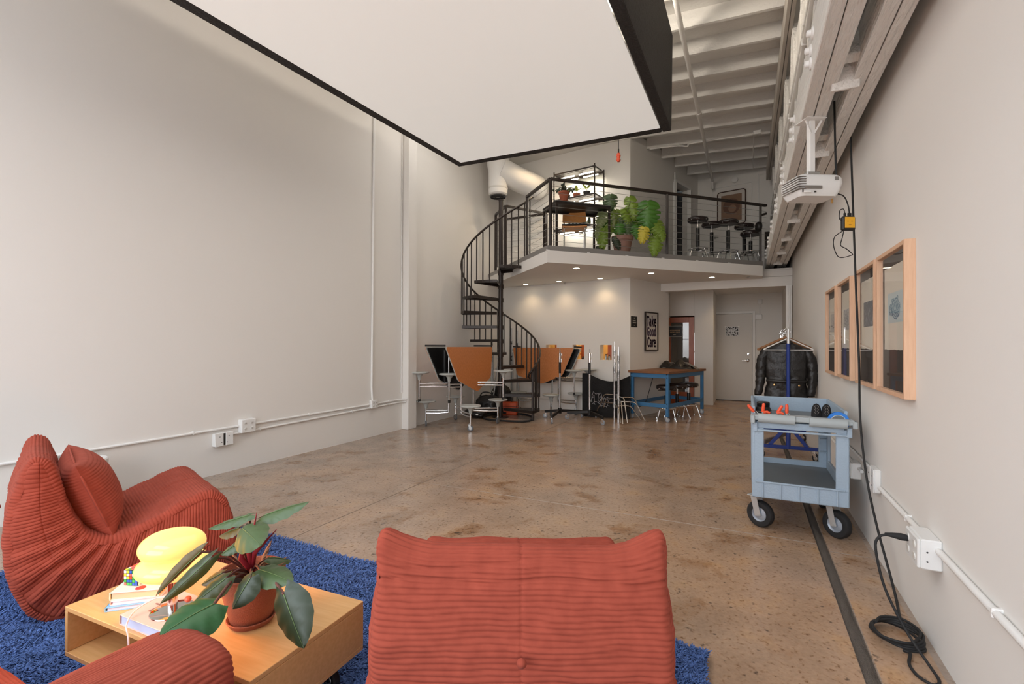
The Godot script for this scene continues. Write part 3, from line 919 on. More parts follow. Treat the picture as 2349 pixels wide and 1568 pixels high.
# ---------- foreground ----------
func rib(ph: float) -> float: return pow(absf(sin(PI * ph)), 0.45)
func loft(outline: Array, spine: Array, half: float, step: float, pitch: float, amp: float, shape: Callable, seam := true) -> G:
	# a puffy upholstered body: the closed outline (forward, up) swept across the width, its sides gathered in to a spine; ribs lie across
	var dense := spline(outline, 24, true)
	var pts := []
	var arcs := []
	var total := 0.0
	var due := 0.0
	for i in dense.size():
		var a: Vector2 = dense[i]
		var b: Vector2 = dense[(i + 1) % dense.size()]
		var l := a.distance_to(b)
		var s := step if maxf(a.y, b.y) > 0.012 else 0.06
		while due < total + l:
			pts.append(a.lerp(b, (due - total) / l)); arcs.append(due)
			due += s
		total += l
	var cols := []   # (x factor, f towards the outline, side weight)
	for f in [0.0, 0.14, 0.26, 0.38, 0.5, 0.62, 0.72, 0.80, 0.87, 0.92]: cols.append([-1.0, f, 1.0])
	for k in 5:
		var g := (k + 0.5) / 5.0 * PI / 2
		cols.append([-1.0 - 0.0 + (1.0 - cos(g)) * 0.075, 0.92 + 0.08 * sin(g), cos(g)])
	for x in [-0.90, -0.8, -0.68, -0.55, -0.42, -0.3, -0.18, -0.08, -0.028, -0.011]: cols.append([x, 1.0, 0.0])
	cols.append([0.0, 1.0, 0.0])
	for i in range(cols.size() - 2, -1, -1): cols.append([-cols[i][0], cols[i][1], cols[i][2]])
	var nz := noise(2.6, 3, FastNoiseLite.TYPE_SIMPLEX_SMOOTH, 7)
	var rows := []
	var m := pts.size()
	for i in m:
		var p: Vector2 = pts[i]
		var tg: Vector2 = (pts[(i + 2) % m] - pts[(i - 2 + m) % m]).normalized()
		var nr := Vector2(-tg.y, tg.x)
		var q := p
		var best := 1e9
		for k in spine.size() - 1:
			var c := Geometry2D.get_closest_point_to_segment(p, spine[k], spine[k + 1])
			if c.distance_to(p) < best:
				best = c.distance_to(p); q = c
		var row := PackedVector3Array()
		for c in cols:
			var f: float = c[1]
			var side: float = c[2]
			var x: float = c[0] * half
			var sg := signf(x)
			var pos := q.lerp(p, f)
			var wob := nz.get_noise_3d(pos.x * 2.0, pos.y * 2.0, x * 1.6)
			var ph: float = arcs[i] / pitch + wob * 0.4
			var d := amp * (rib(ph) - 0.5) * (0.35 + 0.65 * f)
			var low := wob * 0.012
			if seam and side == 0.0: d -= 0.004 * exp(-pow(x / 0.005, 2.0))
			if seam and side > 0.5: low += 0.010 * sin(arcs[i] * 46.0 + wob * 5.0) * clampf(1.0 - absf(f - 0.3) * 1.8, 0.0, 1.0)
			var o2 := nr * (d + low) * (1.0 - side)
			var bul := sin(PI * clampf(f * 0.5 + 0.5, 0.0, 1.0)) * 0.03
			x += sg * side * ((d + low) * minf(f * 2.5, 1.0) + bul)
			pos += o2
			var w := Vector3(x, pos.y, -pos.x)
			w = shape.call(w, p)
			w.y = maxf(w.y, 0.0)
			row.append(w)
		row.reverse()
		rows.append(row)
	return G.new().grid(rows, false, true)

func chair_body(outline: Array, inner: Array, outer: Array, half: float, step: float, pitch: float, amp: float, shape: Callable) -> G:
	# the cover of the chair: one wrap across the width and two side panels whose ribs fan round the crease
	var dense := spline(outline, 24, true)
	var r := 0.035
	var nz := noise(2.6, 3, FastNoiseLite.TYPE_SIMPLEX_SMOOTH, 7)
	var pts := []
	var arcs := []
	var total := 0.0
	var due := 0.0
	for i in dense.size():
		var a: Vector2 = dense[i]
		var b: Vector2 = dense[(i + 1) % dense.size()]
		var l := a.distance_to(b)
		var st := step if maxf(a.y, b.y) > 0.012 else 0.06
		while due < total + l:
			pts.append(a.lerp(b, (due - total) / l)); arcs.append(due)
			due += st
		total += l
	var cols := []
	for k in 6: cols.append([-half + r - r * sin(PI / 2 * (1.0 - k / 5.0)), PI / 2 * (1.0 - k / 5.0)])
	for x in [-0.86, -0.76, -0.64, -0.5, -0.36, -0.22, -0.1, -0.03, -0.012]: cols.append([x * half, 0.0])
	cols.append([0.0, 0.0])
	for i in range(cols.size() - 2, -1, -1): cols.append([-cols[i][0], cols[i][1]])
	var rows := []
	var m := pts.size()
	for i in m:
		var p: Vector2 = pts[i]
		var tg: Vector2 = (pts[(i + 2) % m] - pts[(i - 2 + m) % m]).normalized()
		var nr := Vector2(-tg.y, tg.x)
		var row := PackedVector3Array()
		for c in cols:
			var x: float = c[0]
			var a: float = c[1]
			var wob := nz.get_noise_3d(p.x * 2.0, p.y * 2.0, x * 1.6)
			var d := amp * (rib(arcs[i] / pitch + wob * 0.45) - 0.6) + wob * 0.011
			d -= 0.0045 * exp(-pow(x / 0.006, 2.0))
			var q := p - nr * r * (1.0 - cos(a)) + nr * d * cos(a)
			var w: Vector3 = shape.call(Vector3(x + signf(x) * d * sin(a), q.y, -q.x), p)
			w.y = maxf(w.y, 0.0)
			row.append(w)
		row.reverse()
		rows.append(row)
	var g := G.new().grid(rows, false, true)
	# side panels
	var ii := spline(inner, 120)
	var oo := spline(outer, 120)
	var ph := 0.0
	var ws := [0.0, 0.02, 0.06, 0.12, 0.2, 0.28, 0.36, 0.42, 0.44, 0.45, 0.46, 0.48, 0.54, 0.62, 0.7, 0.78, 0.86, 0.93, 0.98, 1.0]
	var left := []
	var right := []
	for i in ii.size():
		var a: Vector2 = ii[i]
		var b: Vector2 = oo[i]
		if i > 0: ph += (a.distance_to(ii[i - 1]) + b.distance_to(oo[i - 1])) * 0.5 / pitch
		var span := a.distance_to(b)
		if span < 0.075: continue
		var ins: float = minf(r * 0.5, span * 0.3)
		var dir := (b - a).normalized() if span > 0.001 else Vector2(-1, 0)
		var t := i / float(ii.size() - 1)
		var lr := PackedVector3Array()
		var rr := PackedVector3Array()
		for wv in ws:
			var p: Vector2 = (a + dir * ins).lerp(b - dir * ins, wv)
			var wob := nz.get_noise_3d(p.x * 2.0, p.y * 2.0, 3.0)
			var env := minf(sin(PI * wv) * 4.0, 1.0)
			var near := exp(-pow((t - 0.46) / 0.16, 2.0))
			var d := amp * (rib(ph + wob * 0.5) - 0.6) * (0.3 + 0.7 * env) * clampf(span * 6.0, 0.0, 1.0)
			d += env * (0.012 * wob + 0.009 * near * sin(ph * 1.15 + 3.0 * wob + wv * 1.5))
			if t < 0.44: d -= 0.005 * exp(-pow((wv - 0.45) / 0.012, 2.0))
			var x: float = half - 0.012 + 0.04 * pow(sin(PI * clampf(wv, 0.001, 0.999)), 0.7) * clampf(span * 4.0, 0.0, 1.0) + d
			var w: Vector3 = shape.call(Vector3(x, p.y, -p.x), p + Vector2(1, 0))
			w.y = maxf(w.y, 0.0)
			rr.append(w)
			w = shape.call(Vector3(-x, p.y, -p.x), p + Vector2(1, 0))
			w.y = maxf(w.y, 0.0)
			lr.append(w)
		rr.reverse()
		right.append(rr)
		left.append(lr)
	return g.grid(left).grid(right)
func lounge_chair(label: String, where: Vector3, turn: float) -> Node3D:
	var outline := [Vector2(0.25, 0.0), Vector2(0.17, 0.03), Vector2(0.10, 0.11), Vector2(0.055, 0.24), Vector2(0.035, 0.40), Vector2(0.04, 0.54), Vector2(0.06, 0.65), Vector2(0.085, 0.735), Vector2(0.115, 0.785), Vector2(0.155, 0.80), Vector2(0.20, 0.775), Vector2(0.235, 0.70), Vector2(0.265, 0.59), Vector2(0.30, 0.49), Vector2(0.35, 0.41), Vector2(0.44, 0.375), Vector2(0.56, 0.405), Vector2(0.68, 0.455), Vector2(0.79, 0.50), Vector2(0.88, 0.515), Vector2(0.95, 0.475), Vector2(0.995, 0.39), Vector2(1.02, 0.25), Vector2(1.025, 0.10), Vector2(0.99, 0.02), Vector2(0.9, 0.0), Vector2(0.6, 0.0), Vector2(0.38, 0.0)]
	var inner := [Vector2(0.158, 0.80), Vector2(0.225, 0.73), Vector2(0.265, 0.59), Vector2(0.30, 0.49), Vector2(0.35, 0.41), Vector2(0.44, 0.375), Vector2(0.56, 0.405), Vector2(0.72, 0.47), Vector2(0.88, 0.515), Vector2(0.985, 0.41), Vector2(1.025, 0.12)]
	var outer := [Vector2(0.152, 0.80), Vector2(0.085, 0.735), Vector2(0.042, 0.56), Vector2(0.037, 0.42), Vector2(0.062, 0.21), Vector2(0.22, 0.01), Vector2(0.46, 0.0), Vector2(0.68, 0.0), Vector2(0.86, 0.0), Vector2(0.955, 0.008), Vector2(1.005, 0.04)]
	var t := thing("lounge_chair", label, "lounge chair", where, turn)
	var ears := func(w: Vector3, p: Vector2) -> Vector3:
		var up := clampf((w.y - 0.68) / 0.12, 0.0, 1.0)
		var e := clampf((absf(w.x) - 0.27) / 0.16, 0.0, 1.0)
		w.y += up * (0.05 * e * e - 0.014 * (1.0 - e))
		w.x += signf(w.x) * up * e * e * 0.012
		if p.x < 0.12 and p.y > 0.5:
			var k := 0.006 * exp(-pow((w.y - 0.715 - 0.006 * sin(w.x * 14.0)) / 0.005, 2.0)) + 0.005 * exp(-pow((w.y - 0.752 - 0.01 * sin(w.x * 9.0 + 1.0)) / 0.006, 2.0))
			w.z -= k
		# rounded sides of the back as seen from behind
		w.x *= 1.0 - 0.04 * clampf((w.y - 0.3) / 0.55, 0.0, 1.0)
		return w
	put("body", chair_body(outline, inner, outer, 0.43, 0.0027, 0.0158, 0.0058, ears), M.cord_red, t)
	put("button", G.new().ball(Vector3(0, 0.53, -0.008), Vector3(0.014, 0.014, 0.01), 12, 7), M.cord_red, t)
	return t
func hump(called: String, label: String, where: Vector3, turn: float, outline: Array, spine: Array, half: float) -> Node3D:
	var t := thing(called, label, "ottoman", where, turn)
	put("body", loft(outline, spine, half, 0.0026, 0.0152, 0.0058, func(w: Vector3, _p: Vector2) -> Vector3: return w, false), M.cord_red, t)
	return t
func cushion(t: Node3D, size: Vector3, xf: Transform3D) -> G:
	# a soft pillow: pinched to a seam all round, corners drawn out
	var g := G.new()
	g.xf = xf
	for side in [1.0, -1.0]:
		var rows := []
		for i in 161:
			var v := -1.0 + i / 80.0
			var row := PackedVector3Array()
			for j in 41:
				var u := -1.0 + j / 20.0
				var x := u * (1.0 - 0.05 * (1.0 - v * v))
				var y := v * (1.0 - 0.05 * (1.0 - u * u))
				var th := pow(maxf((1.0 - pow(absf(u), 2.6)) * (1.0 - pow(absf(v), 2.6)), 0.0), 0.55)
				var ph := v * size.y * 0.5 / 0.0158
				row.append(Vector3(x * size.x * 0.5, y * size.y * 0.5, side * (th * size.z * 0.5 + 0.0042 * (rib(ph) - 0.4) * minf(th * 3.0, 1.0))))
			if side < 0.0: row.reverse()
			rows.append(row)
		g.grid(rows)
	return g

func leaf(parent: Node, called: String, base: Vector3, tip: Vector3, width: float, up: Vector3, m: Material, droop := 0.15, fold := 0.3, notch := 0.2, rip := 0.02, rib_m: Material = null) -> MeshInstance3D:
	var z := (tip - base)
	var len := z.length()
	z /= len
	var x := z.cross(up).normalized()
	var y := x.cross(z).normalized()
	var rows := []
	var mid := []
	for i in 17:
		var u := i / 16.0
		var w := pow(sin(PI * pow(clampf(u, 0.0, 1.0), 0.72)), 0.75) * width * 0.5
		if i == 0: w = width * 0.16
		var row := PackedVector3Array()
		for j in 13:
			var v := -1.0 + j / 6.0
			var av := absf(v)
			var uu := u - notch * av * pow(1.0 - u, 2.5)
			var h := -droop * len * u * u - fold * av * av * w + rip * len * cos(u * 26.0 - av * 5.0) * av * (1.0 - u * 0.6)
			row.append(base + z * uu * len + x * v * w + y * h)
		rows.append(row)
		mid.append(base + z * u * len + y * (-droop * len * u * u + 0.0012))
	var o := put(called, G.new().grid(rows), m, parent)
	if rib_m:
		var rr := []
		for i in 17: rr.append(0.0019 * (1.0 - i / 20.0))
		put("midrib", G.new().tube(mid, rr, 6), rib_m, o)
	return o

func book(label: String, where: Vector3, turn: float, s: Vector3, cover: Material, page: Material, group := "") -> Node3D:
	var t := thing("book", label, "book", where, turn, group)
	put("pages", G.new().box(Vector3(0.003, s.y / 2, 0), Vector3(s.x - 0.01, s.y - 0.005, s.z - 0.008)), page, t)
	put("cover", G.new().box(Vector3(0, s.y - 0.0015, 0), Vector3(s.x, 0.003, s.z), 0.001).box(Vector3(0, 0.0015, 0), Vector3(s.x, 0.003, s.z), 0.001).box(Vector3(-s.x / 2 + 0.0015, s.y / 2, 0), Vector3(0.003, s.y, s.z), 0.001), cover, t)
	return t

func foreground() -> void:
	# rug: a backing with a shag pile
	var rg := thing("shag_rug", "royal blue shag rug under the lounge chairs and coffee table", "rug")
	var x0 := -4.0; var x1 := -0.16; var z0 := -2.33; var z1 := 0.7
	put("backing", G.new().box(Vector3((x0 + x1) / 2, 0.006, (z0 + z1) / 2), Vector3(x1 - x0 - 0.03, 0.012, z1 - z0 - 0.03), 0.004), mat(rgb(22, 38, 80), 0.95), rg)
	var tuft := G.new()
	for k in 3:
		var a := TAU * k / 3.0
		var d := Vector3(cos(a), 0, sin(a))
		var s := Vector3(-d.z, 0, d.x)
		var p := [Vector3.ZERO, d * 0.004 + Vector3(0, 0.016, 0), d * 0.014 + Vector3(0, 0.029, 0), d * 0.024 + Vector3(0, 0.033, 0)]
		var ww := [0.004, 0.0048, 0.0036, 0.001]
		for i in 3: tuft.quad(p[i] - s * ww[i], p[i] + s * ww[i], p[i + 1] + s * ww[i + 1], p[i + 1] - s * ww[i + 1])
	var rng := RandomNumberGenerator.new()
	rng.seed = 12
	var swirl := noise(1.3, 2, FastNoiseLite.TYPE_SIMPLEX_SMOOTH, 5)
	var count := 190000
	var buf := PackedFloat32Array()
	buf.resize(count * 16)
	var k := 0
	for i in count:
		var x := rng.randf_range(x0, x1)
		var z := rng.randf_range(z0, 0.2)
		# rounded corner at the right back
		var a := rng.randf() * TAU
		var sc := rng.randf_range(0.7, 1.1)
		var lean := 0.5
		var dir := swirl.get_noise_2d(x, z) * 5.0
		var ca := cos(a) * sc; var sa := sin(a) * sc
		var lx := cos(dir) * lean * sc; var lz := sin(dir) * lean * sc
		buf[k] = ca; buf[k + 1] = lx; buf[k + 2] = -sa; buf[k + 3] = x
		buf[k + 4] = 0.0; buf[k + 5] = sc; buf[k + 6] = 0.0; buf[k + 7] = 0.008
		buf[k + 8] = sa; buf[k + 9] = lz; buf[k + 10] = ca; buf[k + 11] = z
		var v := rng.randf_range(0.55, 1.35)
		buf[k + 12] = v; buf[k + 13] = v; buf[k + 14] = v; buf[k + 15] = 1.0
		k += 16
	var mm := MultiMesh.new()
	mm.transform_format = MultiMesh.TRANSFORM_3D
	mm.use_colors = true
	mm.mesh = tuft.made()
	mm.instance_count = count
	mm.buffer = buf
	var mi := MultiMeshInstance3D.new()
	mi.name = "pile"
	mi.multimesh = mm
	mi.material_override = M.rug
	rg.add_child(mi)
	mi.set_meta("kind", "stuff")
	# lounge chairs
	var ca := lounge_chair("rust corduroy lounge chair seen from its side by the left wall, holding a cushion", Vector3(-3.53, 0.012, -1.085), -19.2)
	dup(ca, "rust corduroy lounge chair in the middle foreground, seen square from behind", Vector3(-0.54, 0.012, -1.172), 25.4)
	var cu := thing("cushion", "rust corduroy cushion leaning on the backrest of the left lounge chair", "cushion", ca.transform * Vector3(0.03, 0.565, -0.365), -19.2)
	cu.rotate_object_local(Vector3.RIGHT, deg_to_rad(21))
	put("cover", cushion(cu, Vector3(0.74, 0.43, 0.25), Transform3D()), M.cord_red, cu)
	var edge := []
	for e in 64:
		var a := TAU * e / 64.0
		edge.append(Vector3(signf(cos(a)) * pow(absf(cos(a)), 0.4) * 0.37, signf(sin(a)) * pow(absf(sin(a)), 0.4) * 0.215, 0.0))
	put("piping", G.new().tube(edge, 0.006, 6, true, true), M.cord_red, cu)
	hump("ottoman", "rust corduroy seat with a rounded nose, nearest the camera in front of the coffee table", Vector3(-1.80, 0.012, -0.36), -90, [Vector2(0.06, 0.0), Vector2(0.02, 0.06), Vector2(0.0, 0.2), Vector2(0.04, 0.36), Vector2(0.13, 0.47), Vector2(0.25, 0.535), Vector2(0.38, 0.565), Vector2(0.47, 0.56), Vector2(0.525, 0.52), Vector2(0.55, 0.42), Vector2(0.56, 0.25), Vector2(0.55, 0.08), Vector2(0.50, 0.0), Vector2(0.28, 0.0)], [Vector2(0.2, 0.28), Vector2(0.38, 0.28)], 0.50)
	hump("ottoman", "rust corduroy seat edge cut off by the lower left corner of the photo", Vector3(-2.36, 0.012, 0.2), 0, [Vector2(0.06, 0.0), Vector2(0.0, 0.06), Vector2(0.0, 0.2), Vector2(0.02, 0.33), Vector2(0.15, 0.40), Vector2(0.4, 0.41), Vector2(0.68, 0.405), Vector2(0.82, 0.385), Vector2(0.885, 0.33), Vector2(0.90, 0.2), Vector2(0.89, 0.06), Vector2(0.84, 0.0), Vector2(0.45, 0.0)], [Vector2(0.3, 0.2), Vector2(0.6, 0.2)], 0.50)
	coffee_table()
	table_things()

func caster(parent: Node, at: Vector3, r: float, wheel: Material, forkm: Material, turn := 0.0, w := 0.022) -> void:
	# at = where the wheel touches the ground, in the parent's space
	var o := Node3D.new()
	o.name = numbered("caster", parent)
	parent.add_child(o, true)
	o.position = at
	o.rotation_degrees.y = turn
	var a := G.new().at(Vector3(-w / 2, r, 0), Vector3(0, 0, -90)).lathe([Vector2(r * 0.2, 0), Vector2(r * 0.88, 0), Vector2(r, w * 0.2), Vector2(r, w * 0.8), Vector2(r * 0.88, w), Vector2(r * 0.2, w)], 22)
	put("wheel", a, wheel, o)
	put("hub", G.new().at(Vector3(-w / 2 - 0.002, r, 0), Vector3(0, 0, -90)).lathe([Vector2(0, 0), Vector2(r * 0.5, 0), Vector2(r * 0.55, 0.003), Vector2(r * 0.55, w), Vector2(r * 0.5, w + 0.004), Vector2(0, w + 0.004)], 18), M.steel, o)
	var f := G.new()
	for s in [-1, 1]: f.bar(Vector3(s * (w / 2 + 0.004), r * 0.9, 0), Vector3(s * (w / 2 + 0.004), r * 2.15, -r * 0.35), r * 0.7, 0.003, 0.0, Vector3.RIGHT)
	f.box(Vector3(0, r * 2.2, -r * 0.35), Vector3(w + 0.014, 0.005, r * 1.1), 0.001)
	f.rod(Vector3(0, r * 2.2, -r * 0.35), Vector3(0, r * 2.6, -r * 0.35), r * 0.22)
	put("fork", f, forkm, o)

func coffee_table() -> void:
	var t := thing("coffee_table", "light wood box coffee table with an open compartment, on black casters", "coffee table", Vector3(-1.909, 0, -1.218), 2.3)
	var w := 1.05; var d := 0.51; var y1 := 0.36; var y0 := 0.165
	put("top", G.new().box(Vector3(0, y1 - 0.009, 0), Vector3(w, 0.018, d), 0.0015), M.beech, t)
	put("bottom_panel", G.new().box(Vector3(0, y0 + 0.009, 0), Vector3(w, 0.018, d), 0.0015), M.beech, t)
	put("side_panel", G.new().box(Vector3(w / 2 - 0.009, (y0 + y1) / 2, 0), Vector3(0.018, y1 - y0 - 0.038, d), 0.001), M.beech, t)
	put("side_panel", G.new().box(Vector3(-w / 2 + 0.009, (y0 + y1) / 2, 0), Vector3(0.018, y1 - y0 - 0.038, d), 0.001), M.beech, t)
	put("back_panel", G.new().box(Vector3(0, (y0 + y1) / 2, -d / 2 + 0.02), Vector3(w - 0.04, y1 - y0 - 0.038, 0.012)), M.beech, t)
	put("divider", G.new().box(Vector3(0.08, (y0 + y1) / 2, 0), Vector3(0.018, y1 - y0 - 0.038, d - 0.03), 0.001), M.beech, t)
	for q in [[-1, -1, 30], [1, -1, 75], [-1, 1, -20], [1, 1, 10]]: caster(t, Vector3(q[0] * (w / 2 - 0.09), 0.03, q[1] * (d / 2 - 0.08)), 0.043, M.rubber, M.black, q[2], 0.03)

func table_things() -> void:
	var ty := 0.36
	# big pink book under the lamp
	var pages := mat(rgb(186, 196, 224), 0.8)
	var pb := book("big pale pink hardback book lying under the glowing lamp", Vector3(-1.965, ty, -1.076), 2, Vector3(0.25, 0.037, 0.205), mat(rgb(236, 196, 182), 0.5), pages)
	put("cover_print", G.new().box(Vector3(-0.045, 0.0372, 0.015), Vector3(0.02, 0.0006, 0.06)).box(Vector3(-0.07, 0.0372, 0.0), Vector3(0.03, 0.0006, 0.008)), mat(rgb(150, 112, 104), 0.6), pb)
	# stack of books with the puzzle cube
	var y := ty
	var stack := [["light blue book at the bottom of the stack under the puzzle cube", Vector3(0.20, 0.017, 0.135), mat(rgb(120, 180, 222), 0.5), mat(rgb(196, 200, 226), 0.8), 44.0, Vector2(-2.205, -1.105)], ["pale lilac paperback in the middle of the stack under the puzzle cube", Vector3(0.175, 0.016, 0.125), mat(rgb(232, 208, 214), 0.6), mat(rgb(226, 208, 220), 0.8), 41.0, Vector2(-2.205, -1.108)], ["mint green book with a red oval badge, on top of the stack under the cube", Vector3(0.175, 0.03, 0.14), mat(rgb(206, 220, 208), 0.45), mat(rgb(226, 176, 156), 0.8), 37.0, Vector2(-2.214, -1.115)]]
	for b in stack:
		var o := book(b[0], Vector3(b[5].x, y, b[5].y), b[4], b[1], b[2], b[3], "books stacked on the coffee table")
		y += b[1].y
		if b[1].y > 0.025:
			put("badge", G.new().at(Vector3(0.01, b[1].y, 0.045)).lathe([Vector2(0.018, 0), Vector2(0.018, 0.0006), Vector2(0, 0.0006)], 24), mat(rgb(206, 62, 56), 0.4), o).scale = Vector3(1, 1, 1)
			put("cover_print", G.new().box(Vector3(0.05, b[1].y + 0.0003, -0.01), Vector3(0.05, 0.0006, 0.09)), mat(rgb(176, 214, 196), 0.5), o)
	cube(Vector3(-2.243, y, -1.105), 20)
	lamp(Vector3(-1.938, ty + 0.037, -1.071))
	plant(Vector3(-1.672, ty, -1.202))

func cube(at: Vector3, turn: float) -> void:
	var t := thing("puzzle_cube", "scrambled five by five twisty puzzle cube with coloured stickers on the book stack", "puzzle cube", at, turn)
	var s := 0.062
	put("core", G.new().box(Vector3(0, s / 2, 0), Vector3(s, s, s), 0.003), M.black_gloss, t)
	var cols := [mat(rgb(240, 240, 240), 0.35), mat(rgb(214, 76, 44), 0.35), mat(rgb(44, 92, 190), 0.35), mat(rgb(60, 170, 74), 0.35), mat(rgb(214, 214, 60), 0.35), mat(rgb(196, 104, 96), 0.35)]
	var rng := RandomNumberGenerator.new()
	rng.seed = 5
	var st := G.new().box(Vector3(0, 0.0004, 0), Vector3(0.0104, 0.0008, 0.0104), 0.0003).made()
	for f in [Basis(), Basis(Vector3.RIGHT, PI / 2), Basis(Vector3.RIGHT, -PI / 2), Basis(Vector3.BACK, PI / 2), Basis(Vector3.BACK, -PI / 2)]:
		for i in 5:
			for j in 5:
				var o := put("sticker", st, cols[rng.randi() % 6], t)
				o.transform = Transform3D(f, Vector3(0, s / 2, 0) + f * Vector3((i - 2) * 0.0121, s / 2, (j - 2) * 0.0121))

func lamp(at: Vector3) -> void:
	var t := thing("table_lamp", "glowing yellow mushroom table lamp of two stacked glass discs on a chrome stem", "lamp", at)
	put("base", G.new().lathe([Vector2(0, 0), Vector2(0.070, 0), Vector2(0.072, 0.002), Vector2(0.071, 0.005), Vector2(0.069, 0.006), Vector2(0, 0.006)], 48), mat(rgb(206, 204, 198), 0.06, 1.0), t)
	put("stem", G.new().lathe([Vector2(0.0165, 0.006), Vector2(0.0165, 0.125), Vector2(0.03, 0.13), Vector2(0.03, 0.135), Vector2(0, 0.136)], 28), M.chrome, t)
	var sh := []
	for q in [[0.118, 0.172, 0.046, -85.0, 52.0], [0.108, 0.246, 0.054, -48.0, 90.0]]:
		for k in 15:
			var g := deg_to_rad(lerpf(q[3], q[4], k / 14.0))
			sh.append(Vector2(maxf(q[0] * pow(maxf(cos(g), 0.0), 0.8), 0.0005), q[1] + q[2] * sin(g)))
	put("shade", G.new().lathe(sh, 48), M.lampglass, t)
	omni("lamp_light", at + Vector3(0, 0.19, 0), Color(1.0, 0.62, 0.2), LAMP_E, 0.08)
	put("switch", G.new().ball(Vector3(0.045, 0.04, -0.03), Vector3(0.012, 0.012, 0.012), 12, 7), mat(rgb(190, 92, 70), 0.3), t)
	put("cord", G.new().tube(spline([Vector3(-0.012, 0.052, 0.004), Vector3(-0.06, 0.045, 0.03), Vector3(-0.085, 0.02, 0.08), Vector3(-0.05, 0.0, 0.125), Vector3(-0.01, -0.04, 0.138), Vector3(0.0, -0.2, 0.14), Vector3(0.01, -0.36, 0.16)], 8), 0.0028, 8), mat(rgb(226, 206, 206), 0.4), t)

